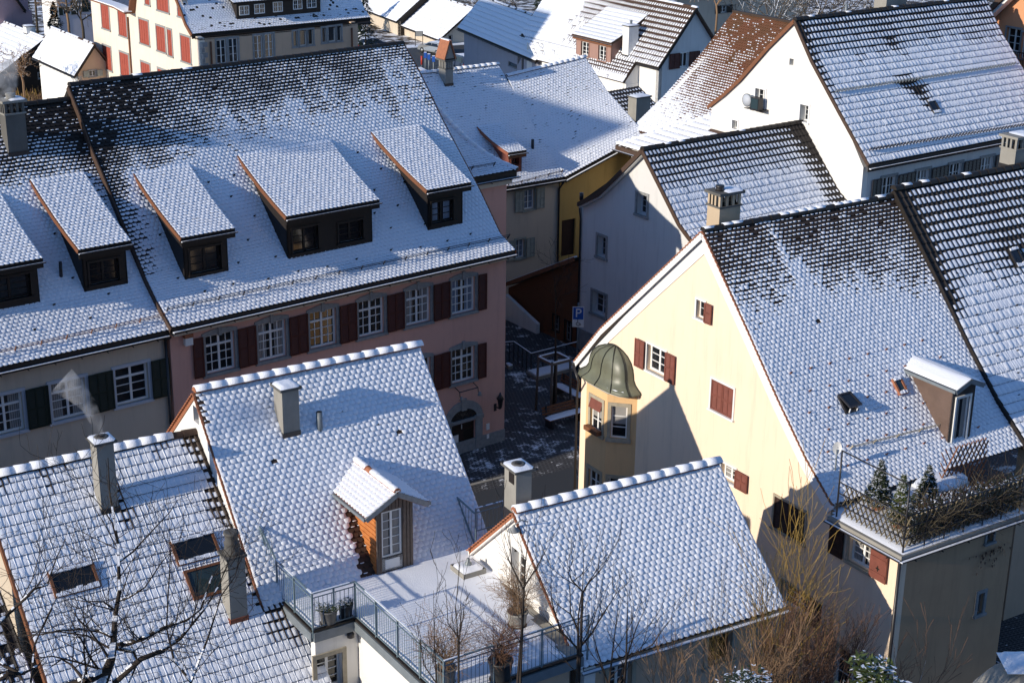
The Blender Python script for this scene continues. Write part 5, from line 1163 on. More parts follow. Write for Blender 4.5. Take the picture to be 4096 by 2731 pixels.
# ================================================================== M: white house in shade; W: big white gable
gM = pz(Q('23', 545, 862), 0.); AZ = 36.2
M = House(AZ, gM, 'white house in shade with three small grey framed windows and dark pan tiled roof')
mr = M.G(Q('13', 990, 1040), -.3); m1 = M.G(Q('23', 1335, 105), -.3); m0 = M.G(Q('13', 1250, 1560), -.3)
slm = (m1[2]-mr[2])/(m1[1]-mr[1])
M.prof = [(mr[1], mr[2]), (m0[1], m0[2]), (m1[1], m1[2]), (m1[1]-3.5, m1[2]-3.5*(m0[2]-m1[2])/(m0[1]-m1[1]))]
rearM = [(mr[1], mr[2])]+[(p[1], p[2]) for p in (M.G(Q('13', 800, 1235), -.3), M.G(Q('13', 680, 1350), -.3), M.G(Q('13', 545, 1415), -.3))]
ums = np.linspace(5, 14, 400); um_ = min(ums, key=lambda u: abs(proj(M.W(u, mr[1], mr[2]))[0]-Q('14', 365, 850)[0])); UM = float(um_)
zM2 = M.E(Q('14', 365, 850), mr[1])[2]
roof(M, [V3(-.3, a, b) for a, b in M.prof], [V3(UM, a, b+(zM2-mr[2])*.9) for a, b in M.prof], style='pan', w=.225, e=.36, tmat='tile_dark', sh=.045, seed=61, jit=.12,
     snow=lambda s, t: np.clip(.50+.5*sstep(.06, .30, t)-.75*sstep(.90, 1.0, s+.06*fbm(s*9, t*14, 3))*sstep(.9, .5, t)+.0*s-.5*sstep(.08, 0, t)*sstep(.75, 1, s), 0, 1))
ridge_caps(M, (-.3, mr[1], mr[2]+.03), (UM, mr[1], zM2+.03), r=.14, L=.42, snow=.15, rs=.012, seed=23)
mb = MB()
for pr_ in (M.prof, rearM):
    for a, b in zip(pr_[:-1], pr_[1:]): mb.bar((-.32, a[0], a[1]-.06), (-.32, b[0], b[1]-.06), .06, .2, 'tile_choc')
    for a, b in zip(pr_[:-1], pr_[1:]): mb.bar((-.16, a[0], a[1]-.20), (-.16, b[0], b[1]-.20), .2, .08, 'plaster_white_shaded')
mb.build('verge_board', M.root)
mb = MB(); mb.poly([(-.3, *rearM[0]), (UM, rearM[0][0], zM2), (UM, *rearM[1]), (-.3, *rearM[1])], (0, -.05, -.1), 'tile_dark'); mb.poly([(-.3, *rearM[1]), (UM, *rearM[1]), (UM, *rearM[3]), (-.3, *rearM[3])], (0, -.05, -.1), 'tile_dark'); mb.build('rear_roof', M.root)
wl = Wall(M, 'G', 0.)
for a, b in ((Q('13', 958, 1345), Q('13', 1022, 1510)), (Q('23', 682, 70), Q('23', 735, 235)), (Q('23', 645, 455), Q('23', 735, 645))):
    window(wl, wl.rect(a, b), cols=2, rows=3, tm='frame_grey', fm='frame_blue', trim=.12, depth=.3)
vMr = M.prof[-1][0]+.3
wl.build([(0, 0), (vMr, 0), (vMr, M.prof[-1][1]-.3)]+[(a, b-.12) for a, b in M.prof[-2::-1]]+[(a, b-.12) for a, b in rearM[1:3]]+[(0, rearM[3][1]-.15)], 'plaster_white_shaded', .35)
mb = MB(); mb.bb(.35, UM, -.3, 0, 0, rearM[3][1]-.2, 'plaster_white_shaded'); mb.build('side_wall', M.root); mb = MB(); mb.bb(.35, UM, vMr, vMr+.3, 0, M.prof[-1][1]-.3, 'plaster_white_shaded'); mb.build('side_wall', M.root)
mb = MB(); mb.bb(-.05, .0, -1.6-1.5, 0, 0, 1.1, 'frame_grey'); mb.build('plinth', M.root)
mb = MB(); a = V3(-.32, rearM[3][0]+.02, rearM[3][1]-.1); mb.tube([a, a+V3(UM, 0, 0)], .07, 'metal_dark', 8); mb.tube([a+V3(.1, 0, 0), (-.08, .0, a[2]-.7), (-.08, .0, .2)], .05, 'metal_dark', 6); mb.build('downpipe', M.root)
q = M.G(Q('13', 550, 1340), .3); mb = MB(); q2 = M.G(Q('23', 530, 250), .3); mb.tube([(.3, .45, 3.6), (.3, .45, q[2])], .055, 'zinc', 8); mb.tube([(.3, .45, q[2]-.35), (.3, .45, q[2]+.02)], .10, 'metal_dark', 8); mb.build('flue', M.root)
oW = M.W(UM, 0, 0)
W_ = House(AZ, oW, 'large white gabled house with snow streaked pan tiled roof and floodlights on the wall')
wa = W_.G(Q('14', 318, 138), -.1)
wf = [W_.G(Q(*n), -.1) for n in (('14', 440, 420), ('14', 640, 790), ('14', 835, 1145))]
W_.prof = [(wa[1], wa[2])]+[(p[1], p[2]) for p in wf]
rw = [W_.G(A(*n), -.1) for n in ((1620, 450), (1350, 760), (1200, 900), (1040, 1025))]; rearW = [(wa[1], wa[2])]+[(p[1], p[2]) for p in rw]
WX = float(W_.E(Q('14', 1645, 0), wa[1])[0])
def snowW(s, t):
    n = fbm(s*14, t*10, 19); m = .93-.45*sstep(.3, .0, t+.2*(n-.5))-.6*sstep(.05, 0, s)*sstep(.6, .3, t)
    for a, b, c, k_ in ((.42, .20, .035, .8), (.43, .56, .05, .9), (.40, .50, .05, .7), (.36, .49, .03, .6), (.43, .66, .03, .8)): m -= k_*np.exp(-(((s-a*.97)/(c*.75))**2+((t-b)/(c*.9))**2))
    return np.clip(m, 0, 1)
roof(W_, [V3(-.1, a, b) for a, b in W_.prof], [V3(WX, a, b) for a, b in W_.prof], style='pan', w=.235, e=.37, tmat='tile_dark', sh=.05, swid=1.06, seed=62, snow=snowW, jit=.1)
ridge_caps(W_, (-.1, wa[1], wa[2]+.03), (WX, wa[1], wa[2]+.03), r=.14, L=.42, snow=.2, rs=.012, seed=24)
mb = MB()
for pr_ in (W_.prof, rearW):
    for a, b in zip(pr_[:-1], pr_[1:]): mb.bar((-.12, a[0], a[1]-.07), (-.12, b[0], b[1]-.07), .07, .17, 'tile_choc' if pr_ is W_.prof else 'wood_brown')
mb.build('verge_board', W_.root)
mb = MB()
for i in range(len(rearW)-1): mb.poly([(-.1, *rearW[i]), (WX, *rearW[i]), (WX, *rearW[i+1]), (-.1, *rearW[i+1])], (0, -.05, -.1), 'tile_red')
mb.build('rear_roof', W_.root)
wl = Wall(W_, 'G', 0.); kw = dict(tm='paint_white', fm='frame_white', trim=.08)
window(wl, wl.rect(A(1505, 850), A(1585, 1055)), cols=2, rows=3, depth=.25, **kw)
window(wl, wl.rect(A(1938, 1005), A(2005, 1185)), cols=2, rows=3, depth=.35, **kw)
window(wl, wl.rect(A(1280, 1155), A(1325, 1250)), cols=2, rows=1, depth=.25, **kw)
r = wl.rect(A(1830, 565), A(1865, 635)); wl.holes.append(r); mb = MB(); mb.bb(.25, .27, *r, 'frame_grey'); mb.build('vent_opening', W_.root)
vwl = wl.px(A(1075, 1100))[0]; wrs = W_.prof[-1]
wl.build([(vwl, 0), (wrs[0]+.4, 0), (wrs[0]+.4, wrs[1]-.25)]+[(a, b-.12) for a, b in W_.prof[-2::-1]]+[(a, b-.12) for a, b in rearW[1:-1]]+[(vwl, rearW[-1][1]-.05)], 'plaster_white', .35)
wl = Wall(W_, 'E', wrs[0]+.4)
rc = [wl.rect(Q('14', *a), Q('14', *b)) for a, b in (((1150, 1350), (1262, 1170)), ((1375, 1300), (1480, 1130)), ((1600, 1255), (1702, 1092)))]
ww = np.mean([r[1]-r[0] for r in rc]); zt_ = np.mean([r[3] for r in rc]); sp = (rc[2][0]-rc[0][0])/2
for i in range(-1, 4):
    a0 = rc[0][0]+sp*i; window(wl, (a0, a0+ww, zt_-1.75, zt_), cols=4, rows=4, tm='frame_grey', trim=.12, shut=(-1, 1), sm='metal_dark', sw=min(.75, (sp-ww-.3)/2+.05), slats=12, curtain='curtain' if i in (0, 2) else None)
wl.build([(.36, 0), (WX, 0), (WX, wrs[1]-.3), (.36, wrs[1]-.3)], 'plaster_white_shaded', .3)
mb = MB(); mb.bb(-.1, WX, wrs[0]-.0, wrs[0]+.05, wrs[1]-.38, wrs[1]-.06, 'wood_dark'); mb.bb(0.36, WX, wrs[0]+.05, wrs[0]+.4, wrs[1]-.40, wrs[1]-.3, 'plaster_white_shaded'); mb.build('eaves_board', W_.root)
gutter(W_, (-.1, wrs[0]-.1, wrs[1]-.2), (WX, wrs[0]-.1, wrs[1]-.2), .08)
g0, g1 = W_.R(Q('14', 600, 655)), W_.R(Q('14', 1840, 462)); snow_guard(W_, g0+V3(0, 0, .05), g1+V3(0, 0, .05), 60, hgt=.2, m='zinc'); g0, g1 = W_.R(Q('14', 835, 1062)), W_.R(Q('14', 1960, 880)); snow_guard(W_, g0+V3(0, 0, .05), g1+V3(0, 0, .05), 52, hgt=.22)
skypx(W_, [Q('14', 1238, 707), Q('14', 1290, 700), Q('14', 1328, 790), Q('14', 1272, 802)])
for c, big in ((A(1420, 968), 0), (A(1520, 1000), 1)):
    q = W_.G(c, -.35); mb = MB()
    if big: mb.bb(-.55, -.25, q[1]-.28, q[1]+.28, q[2]-.30, q[2]+.30, 'metal_dark'); mb.bb(-.57, -.55, q[1]-.24, q[1]+.24, q[2]-.25, q[2]+.26, 'glass_clear'); mb.bar((0, q[1], q[2]-.3), (-.4, q[1], q[2]-.36), .9, .04, 'metal_dark')
    else:
        n_ = 16; cc = V3(-.38, q[1], q[2]); mb.tube([cc, cc+V3(.10, 0, 0), cc+V3(.28, 0, 0)], [.33, .31, .12], 'zinc', 16); mb.tube([cc+V3(-.012, 0, 0), cc+V3(-.005, 0, 0)], [.29, .29], 'frame_blue', 16); mb.bar((0, q[1]+.0, q[2]-.42), (-.4, q[1], q[2]-.40), .3, .03, 'metal_dark')
    mb.build('floodlight', W_.root)
chimney(W_, V3(W_.E(Q('14', 955, 50), wa[1]+.5)[0], wa[1]+.5, wa[2]-.5), 1.5, .8, wa[2]+1.9, m='concrete', cap='slab', snow=False)
mb = MB(); q = W_.E(Q('14', 675, 92), wa[1]+.3); mb.tube([(q[0], wa[1]+.3, wa[2]-.3), (q[0], wa[1]+.3, q[2]+.45)], .07, 'zinc', 8); mb.build('vent_pipe', W_.root)
# red mossy roof behind, ridge running away from us
vR = vwl+.4; rr_ = W_.E(A(1840, 215), vR+.0)
RR = House(AZ, oW, 'red mossy tiled roof dotted with snow, behind the big white gable')
pitch = R_(43); nn = (-math.sin(pitch), 0, math.cos(pitch))
rl = RR.S(A(1330, 60), rr_, nn); rl2 = V3(rr_[0]*.5+rl[0]*.5, rl[1], rr_[2]*.5+rl[2]*.5)
el_ = RR.S(A(300, 1240), rr_, nn); vB = float((rl[1]+el_[1])/2) if True else rl[1]
ul, zl_ = el_[0], el_[2]
RL = [V3(rr_[0]+(ul-rr_[0])*t, rl[1]+(el_[1]-rl[1])*t, rr_[2]+(zl_-rr_[2])*t-.35*math.sin(math.pi*t)) for t in (0, .33, .66, 1)]
RQ = [V3(rr_[0]+(ul-rr_[0])*t, vR-.6, rr_[2]+(zl_-rr_[2])*t-.35*math.sin(math.pi*t)) for t in (0, .33, .66, 1)]
roof(RR, RL, RQ, w=.185, e=.165, tmat='tile_red', sh=.035, seed=71, jit=.22, snow=lambda s, t: np.clip(.02+.90*sstep(.12, .85, t+.35*(fbm(s*7, t*8, 2)-.5)-.22*sstep(.2, 1, s)), 0, 1), swid=1.0)
mb = MB(); a, b = RL[0], RQ[0]; mb.bar(a+V3(0, 0, .02), b+V3(0, 0, .02), .22, .12, 'tile_brown'); mb.build('ridge', RR.root)
mb = MB(); mb.bar(RL[-1]+V3(-.02, 0, -.2), RQ[-1]+V3(-.02, 0, -.2), .06, .36, 'tile_choc'); mb.build('eaves_board', RR.root); gutter(RR, RL[-1]+V3(-.12, 0, -.3), RQ[-1]+V3(-.12, 0, -.3), .08)
mb = MB(); mb.bb(ul+.5, ul+.8, vR-.5, RL[-1][1]-.3, 0, zl_+.2, 'plaster_white'); mb.build('wall', RR.root); mb = MB(); mb.poly([(ul+.5, RL[-1][1]-.3, 0), (ul+.5, RL[-1][1]-.3, zl_+.2), (rr_[0], RL[0][1]-.3, rr_[2]-.3), (rr_[0]+6, RL[0][1]-.3, rr_[2]-5), (rr_[0]+6, RL[0][1]-.3, 0)], (0, -.3, 0), 'plaster_white'); mb.build('wall', RR.root)
mb = MB(); mb.poly([a, b, b+V3(6, 0, -5.2), a+V3(6, 0, -5.2)], (-.1, 0, -.1), 'tile_red'); mb.build('rear_roof', RR.root)
# small hipped annex in front of it
AX_ = House(AZ, oW, 'low hipped annex covered in bright snow at the corner of the big white house', name='annex')
fl = W_.G(A(1075, 1265), 0); pitch = R_(27); nn = (-math.sin(pitch), 0, math.cos(pitch))
hA, hB = AX_.S(A(155, 1392), fl, nn), AX_.S(A(1078, 1113), fl, nn); vend = fl[1]-5.5
roof(AX_, [hB, hA], [V3(hB[0], vend, hB[2]), V3(hA[0], vend, hA[2])], style='pan', w=.24, e=.42, tmat='tile_choc', sh=.06, swid=1.1, seed=72, jit=.05, snow=lambda s, t: .99+0*s,
     keep=lambda c: not (c[0] > -.02 and c[1] < vwl+.05))
ridge_caps(AX_, hA, hB, name='hip_tiles', r=.12, L=.42, snow=1., seed=33)
mb = MB(); mb.bar((hA[0]-.02, hA[1], hA[2]-.2), (hA[0]-.02, vend, hA[2]-.2), .05, .3, 'tile_choc'); mb.build('eaves_board', AX_.root); gutter(AX_, (hA[0]-.12, hA[1]+.1, hA[2]-.28), (hA[0]-.12, vend, hA[2]-.28), .08)
mb = MB(); mb.bb(hA[0]+.6, hA[0]+.9, vend, hA[1]-.6, 0, hA[2]-.1, 'plaster_white'); mb.build('wall', AX_.root)
mb = MB(); mb.poly([hA, hB, hB+V3(0, (hA[1]-hB[1])+.5, hA[2]-hB[2])], (0, -.02, -.1), 'tile_choc'); mb.build('rear_roof', AX_.root)
mb = MB(); mb.bb(-.12, 0., fl[1]-2.6, fl[1]+.0, fl[2]-.12, fl[2]+.12, 'tile_choc'); mb.build('flashing', AX_.root)
# ================================================================== the two snowed roofs in the middle (cream C1, ochre C2)
C1 = House(36, pd(B(1470, 1372), 84), 'cream house with pale shutters and a red cheeked dormer in the middle distance'); z0_ = pd(B(1470, 1372), 84)[2]
cp = [C1.G(B(*n), 0) for n in ((822, 258), (1000, 560), (1240, 985), (1470, 1345))]
C1.prof = [(p[1], p[2]) for p in cp]; LC = 15.
roof(C1, [V3(-LC, a, b) for a, b in C1.prof], [V3(0, a, b) for a, b in C1.prof], w=.19, e=.165, sh=.03, seed=81, tmat='tile_dark', jit=.1, snow=lambda s, t: 1.0-.25*(vnoise(s*75, t*55, 8) > .86-.16*(t < .22))*1.)
ridge_caps(C1, (-LC, *C1.prof[0]), (0, *C1.prof[0]), snow=1., seed=41, m='tile_brown'); eC = V3(0, *C1.prof[-1])
mb = MB(); mb.bb(-LC, 0, eC[1]-.02, eC[1]+.05, eC[2]-.28, eC[2]-.06, 'wood_dark'); mb.build('eaves_board', C1.root); gutter(C1, (-LC, eC[1]-.1, eC[2]-.14), (0, eC[1]-.1, eC[2]-.14), .07)
g0, g1 = C1.R(B(915, 1440)), C1.R(B(1435, 1305)); snow_guard(C1, g0-(g1-g0)*.0, g1, 5, hgt=.2, m='shutter_brown')
wl = Wall(C1, 'E', eC[1]+.45)
for r in (wl.rect(Q('13', 165, 1465), Q('13', 240, 1315)), wl.rect(Q('23', 108, 235), Q('23', 170, 95))):
    window(wl, r, cols=2, rows=3, tm='shutter_pale', trim=.10, shut=(-1, 1), sm='shutter_pale', sw=.52, slats=9, curtain='curtain_blue')
wl.build([(-LC, 0), (-.02, 0), (-.02, eC[2]-.25), (-LC, eC[2]-.25)], 'plaster_cream', .3)
mb = MB(); mb.tube([(-.1, eC[1]-.1, eC[2]-.2), (-.06, wl.c-.08, eC[2]-.7), (-.06, wl.c-.08, .3)], .055, 'metal_dark', 6); mb.build('downpipe', C1.root)
v0, z0 = C1.prof[0]
mb = MB(); mb.poly([(-LC, v0, z0-.03), (0, v0, z0-.03), (0, v0+6, z0-5.5), (-LC, v0+6, z0-5.5)], (0, -.08, -.1), 'tile_dark'); mb.build('rear_roof', C1.root)
mb = MB(); mb.poly([(-.02, wl.c, 0)]+[(-.02, a, b-.1) for a, b in C1.prof[::-1] if a > wl.c]+[(-.02, v0+5.8, z0-5.6), (-.02, v0+5.8, 0)], (-.25, 0, 0), 'plaster_cream'); mb.build('gable_wall', C1.root)
shed_dormer(C1, B(935, 1318), B(1045, 1287), B(928, 1128), B(1102, 1088), B(598, 822), B(880, 880), [dict(px=(B(955, 1240), B(1028, 1125)), cols=2, rows=2, fm='shutter_brick')], cheek='shutter_brick', wm='shutter_brick', fascia='wood_brown', verge='brick_red', roofkw=dict(w=.19, e=.165, snow=lambda s, t: .97+0*s))
vcx = C1.prof[0][0]-.8; b0 = C1.R(B(318, 482)); ct = C1.E(B(320, 255), b0[1]); cr = C1.E(B(388, 460), b0[1])
ch = chimney(C1, b0, (cr[0]-b0[0])*1.05, .62, ct[2]-.25, m='concrete', cap='pillars', snow=False)
mb = MB(); w_ = (cr[0]-b0[0])*1.05; x0, x1, y0, y1, zt = b0[0]-.04, b0[0]+w_+.04, b0[1]-.06, b0[1]+.70, ct[2]+.25; ap2 = zt+.85
mb.poly([(x0, y0, zt), (x1, y0, zt), ((x0+x1)/2, y0, ap2)], (0, y1-y0, 0), 'concrete'); 
for s in (-1, 1):
    xx = x0-.05 if s < 0 else x1+.05; xm = (x0+x1)/2; mb.poly([(xx, y0-.06, zt-.05), (xm, y0-.06, ap2+.06), (xm, y1+.06, ap2+.06), (xx, y1+.06, zt-.05)], (.05*s, 0, .05), 'terracotta')
    for i in range(4): t = (i+.5)/4; mb.bar((xx+(xm-xx)*t, y0-.06, zt+(ap2-zt)*t+.02), (xx+(xm-xx)*t, y1+.06, zt+(ap2-zt)*t+.02), .05, .10, 'terracotta')
mb.bar((xm, y0, ap2+.1), (xm, y1, ap2+.1), .14, .05, 'snow'); mb.build('chimney_hood', ch)
q = C1.R(B(1158, 1075)); mb = MB(); mb.tube([q, q+V3(0, 0, .5)], .08, 'metal_dark', 8); mb.build('vent_pipe', C1.root)
C2 = House(36, pd(B(1470, 1372), 84), 'ochre yellow house with broad snow covered roof in the middle distance')
q0 = C2.G(B(905, 372), 0); q1 = C2.G(B(1475, 1338), 0); uR_ = C2.E(B(1660, 188), q0[1])[0]
q2, q3 = C2.G(B(1662, 188), uR_), C2.G(B(1935, 545), uR_); q4 = C2.G(B(2150, 830), uR_); sl_ = (q4[2]-q3[2])/(q4[1]-q3[1])
Lp = [q0+V3(0, 0, .0), q0*.62+q1*.38-V3(0, 0, .35), q1-V3(0, 0, .05)]; eR_ = C2.E(B(2012, 1188), q1[1]); vv_ = Lp[2][1]
Rp = [q2, q3, V3(uR_, vv_, q3[2]+(vv_-q3[1])*sl_*.93)]; Rp[1] = q2*.62+Rp[2]*.38-V3(0, 0, .3)
roof(C2, Lp, Rp, w=.19, e=.165, sh=.03, seed=82, tmat='tile_dark', jit=.1, snow=lambda s, t: 1.0-.25*(vnoise(s*90, t*58, 18) > .80-.18*(t < .35)))
ridge_caps(C2, Lp[0], Rp[0], snow=1., seed=42, m='tile_brown')
mb = MB(); mb.bar(Lp[2]+V3(0, 0, -.2), Rp[2]+V3(0, 0, -.2), .08, .22, 'wood_dark'); mb.build('eaves_board', C2.root); gutter(C2, Lp[2]+V3(0, -.1, -.16), Rp[2]+V3(0, -.1, -.16), .07)
wl = Wall(C2, 'E', vv_+.42); r = wl.rect(Q('23', 425, 225), Q('13', 528, 1520)); wl.holes.append(r); mb = MB(); mb.bb(r[0], r[1], wl.c+.12, wl.c+.16, r[2], r[3], 'shutter_brown'); mb.build('door', C2.root)
wl.build([(0, 0), (uR_, 0), (uR_, Rp[2][2]-.25), (0, Lp[2][2]-.25)], 'plaster_ochre', .3)
mb = MB(); mb.poly([(uR_-.05, wl.c, 0), (uR_-.05, wl.c, Rp[2][2]-.3), (uR_-.05, q2[1], q2[2]-.15), (uR_-.05, q2[1]+6, q2[2]-6), (uR_-.05, q2[1]+6, 0)], (-.25, 0, 0), 'plaster_ochre'); mb.build('gable_wall', C2.root)
mb = MB(); mb.poly([Lp[0], Rp[0], Rp[0]+V3(0, 6, -5.5), Lp[0]+V3(0, 6, -5.5)], (0, -.08, -.1), 'tile_dark'); mb.build('rear_roof', C2.root)
# ================================================================== background houses
def snowfull(s, t): return np.ones_like(s)
def back(label, a, b, d, e, wallm, gz=-4, tmat='tile_choc', style='pan', w=.24, e_=.42, snow=None, L=None, smat='snow_far', sh=.05, wins=(), gwins=(), gm=None, seed=1, over=.45, eave='wood_dark', ridge=True, cat='house', name='house', group='houses behind the old town roofs', prof=None, swid=1.0, rear=True, lift=0):
    pa = pd(a, d); pb = pz(b, pa[2]); dr = (pa-pb)[:2]; az = math.degrees(math.atan2(dr[1], dr[0]))
    h = House(az, pa, label, cat, name, group); ee = h.G(e, 0); LL_ = L or np.linalg.norm(dr)
    h.prof = prof(h, ee, pa[2]) if prof else [(0, pa[2]), (ee[1], ee[2])]; zr_ = pa[2]; ee = V3(0, *h.prof[-1])
    roof(h, [V3(-LL_, x, y) for x, y in h.prof], [V3(0, x, y) for x, y in h.prof], style=style, w=w, e=e_, tmat=tmat, smat=smat, sh=sh, seed=seed, snow=snow or snowfull, swid=swid, jit=.15)
    if ridge: ridge_caps(h, (-LL_, 0, zr_+.02), (0, 0, zr_+.02), snow=.8, seed=seed, m=tmat, L=.5)
    wl = Wall(h, 'E', ee[1]+over); wb = ee[1]+over
    for k in wins: k = dict(k); p = k.pop('px'); window(wl, wl.rect(*p), **k)
    wl.build([(-LL_+.4, gz), (-.35, gz), (-.35, ee[2]-.1), (-LL_+.4, ee[2]-.1)], wallm, .3)
    wg = Wall(h, 'G', -.35, -1)
    for k in gwins: k = dict(k); p = k.pop('px'); window(wg, wg.rect(*p), **k)
    rv = -wb; zrv = zr_+(ee[2]-zr_)*.92
    wg.build([(wb, gz), (rv, gz), (rv, zrv-.2), (0, zr_-.2)]+[(x, y-.2) for x, y in h.prof[1:-1]]+[(wb, h.zr(wb)-.2)], gm or wallm, .3)
    if rear:
        mb = MB(); mb.poly([(-LL_, 0, zr_-.02), (0, 0, zr_-.02), (0, -ee[1], ee[2]), (-LL_, -ee[1], ee[2])], (0, -.05, -.12), tmat); mb.build('rear_roof', h.root)
    mb = MB()
    for (x0, y0), (x1, y1) in zip(h.prof[:-1], h.prof[1:]): mb.bar((.02, x0, y0-.08), (.02, x1, y1-.08), .05, .22, eave)
    mb.bb(-LL_, 0, ee[1]-.02, ee[1]+.04, ee[2]-.25, ee[2]-.05, eave); mb.build('verge_board', h.root)
    gutter(h, (-LL_, ee[1]-.1, ee[2]-.12), (0, ee[1]-.1, ee[2]-.12), .07, snow=False)
    return h
# K: white house with the big rose coloured dormer
kw = dict(cols=2, rows=3, fm='frame_white', trim=.08, tm='plaster_rose')
def snowK(s, t):
    n = fbm(s*12, t*9, 3); m = .98-.55*sstep(.25, .55, s+.2*(n-.5))*sstep(1.15, .5, t)-.25*sstep(.2, 0, t)*sstep(.3, .6, s); return np.clip(m, .25, 1)
K_ = back('white house with rose coloured twin window dormer and red shutters on its gable', A(935, 78), A(545, 2), 118, Q('13', 1108, 470), 'plaster_white', gm='plaster_white_shaded', gz=-3, snow=snowK, tmat='tile_choc', L=17, seed=91, w=.26, e_=.42,
          gwins=[dict(px=(A(765, 655), A(852, 505)), cols=2, rows=1, fm='frame_white', trim=.05, tm='frame_white', shut=(-1, 1), sm='shutter_red', sw=1.0, slats=8, depth=.15)], over=.3)
K_.prof = [K_.prof[0], (K_.prof[1][0]*1.35, K_.prof[0][1]+(K_.prof[1][1]-K_.prof[0][1])*1.35)]
k0 = K_.R(Q('13', 945, 440)); kl = K_.R(Q('13', 700, 505)); kf = K_.R(Q('13', 255, 420)); vlow = kf[1]; zlow = K_.zr(vlow)
ve1, ze1 = K_.prof[1][0]/1.35, K_.zr(K_.prof[1][0]/1.35)
roof(K_, [V3(-17, ve1+.1, K_.zr(ve1+.1)), V3(kf[0], vlow, zlow)], [V3(k0[0], ve1+.1, K_.zr(ve1+.1)), V3(k0[0], vlow, zlow)], name='lower_roof', style='pan', w=.26, e=.42, tmat='tile_choc', smat='snow_far', sh=.05, seed=92, snow=lambda s, t: .95-.4*(s > .5)*(t < .7), jit=.2)
mb = MB(); mb.bb(kf[0]+.3, k0[0]-.2, vlow+.3, vlow+.6, -3, zlow-.1, 'plaster_white'); mb.bb(k0[0]-.3, k0[0], vlow+.3, ve1+.3, -3, zlow-.2, 'plaster_white'); mb.poly([(k0[0]-.05, vlow+.3, zlow-.2), (k0[0]-.05, ve1+.3, zlow-.2), (k0[0]-.05, ve1+.3, K_.zr(ve1+.3)-.1), (k0[0]-.05, vlow+.3, K_.zr(vlow+.3)-.1)], (-.3, 0, 0), 'plaster_white'); mb.build('side_wall', K_.root)
shed_dormer(K_, Q('13', 528, 388), Q('13', 770, 452), Q('13', 503, 246), Q('13', 776, 300), Q('13', 745, 52), Q('13', 1035, 105),
            [dict(px=(Q('13', 565, 385), Q('13', 622, 300)), **kw), dict(px=(Q('13', 685, 418), Q('13', 742, 328)), **kw)], wm='plaster_rose', cheek='plaster_rose', fascia='wood_brown', verge='wood_brown', overhang=.35,
            roofkw=dict(style='pan', w=.26, e=.42, tmat='tile_choc', smat='snow_far', sh=.05, snow=snowfull))
b0 = K_.R(Q('13', 850, 395)); ct = K_.E(Q('13', 850, 180), b0[1]); cr = K_.E(Q('13', 885, 405), b0[1])
chimney(K_, b0, max(.7, cr[0]-b0[0]), .9, ct[2], m='plaster_white', cap='slab', snow=True, pot=(.5, .1, .25, 'zinc'))
# dark tiled lean-to with its chimney, in front of K
lo_ = House(36, pd(Q('13', 780, 640), 104), 'low dark tiled roof with an old chimney between the snowy roofs', name='house', cat='house', group='houses behind the old town roofs'); zq = pd(Q('13', 780, 640), 104)[2]
c = [lo_.loc(pd(Q('13', 780, 640), 104)), lo_.E(Q('13', 962, 602), 0)]; e2 = lo_.G(Q('13', 1095, 735), c[1][0]); z_l = e2
lo_.prof = [(0, c[0][2]), (e2[1]*2.2, c[0][2]+(e2[2]-c[1][2])*2.2)]
roof(lo_, [V3(-2, *p) for p in lo_.prof], [V3(c[1][0], p[0], p[1]+(c[1][2]-c[0][2])) for p in lo_.prof], style='pan', w=.24, e=.38, seed=93, snow=lambda s, t: .25+.5*t, tmat='tile_dark')
mb = MB(); mb.bb(-2, c[1][0]-.1, lo_.prof[1][0]+.1, -.1, -2, lo_.prof[1][1]-.2, 'plaster_white'); mb.build('wall', lo_.root)
b0 = lo_.R(Q('13', 945, 865)); ct = lo_.E(Q('13', 950, 690), b0[1]); cr = lo_.E(Q('13', 1012, 800), b0[1]); chimney(lo_, b0, 1.15, .8, ct[2], m='concrete', cap='slab', capm='concrete_dark')
# bluish grey modern building with a long snowed roof
_pa = pd(Q('13', 440, 186), 128); _pb = pz(Q('12', 1660, -5), _pa[2]); _h = House(0, _pa, 'x'); bpy.data.objects.remove(_h.root); _az = math.atan2(*(_pa-_pb)[:2][::-1])
_h.az = _az; _h.u = V3(math.cos(_az), math.sin(_az), 0); _h.v = V3(-math.sin(_az), math.cos(_az), 0); G_LEN = -float(_h.E(Q('12', 1447, 152), _h.G(Q('13', 250, 425), 0)[1])[0])
G_ = back('long bluish grey building with snow covered roof and square windows', Q('13', 440, 186), Q('12', 1660, -5), 128, Q('13', 250, 425), 'plaster_grey', gz=-7, L=G_LEN, seed=94, tmat='tile_dark', w=.30, e_=.42, snow=lambda s, t: .97+0*s,
          wins=[dict(px=(Q('13', 55, 462), Q('13', 120, 370)), cols=1, rows=1, mid=False, fm='frame_grey', trim=.0, sill=False, glass='glass_clear', depth=.1), dict(px=(Q('13', 148, 495), Q('13', 165, 410)), cols=1, rows=1, mid=False, fm='frame_grey', trim=0, sill=False, depth=.1),
                dict(px=(Q('12', 1798, 425), Q('12', 1865, 365)), cols=1, rows=1, mid=False, fm='frame_grey', trim=0, sill=False, depth=.1)])
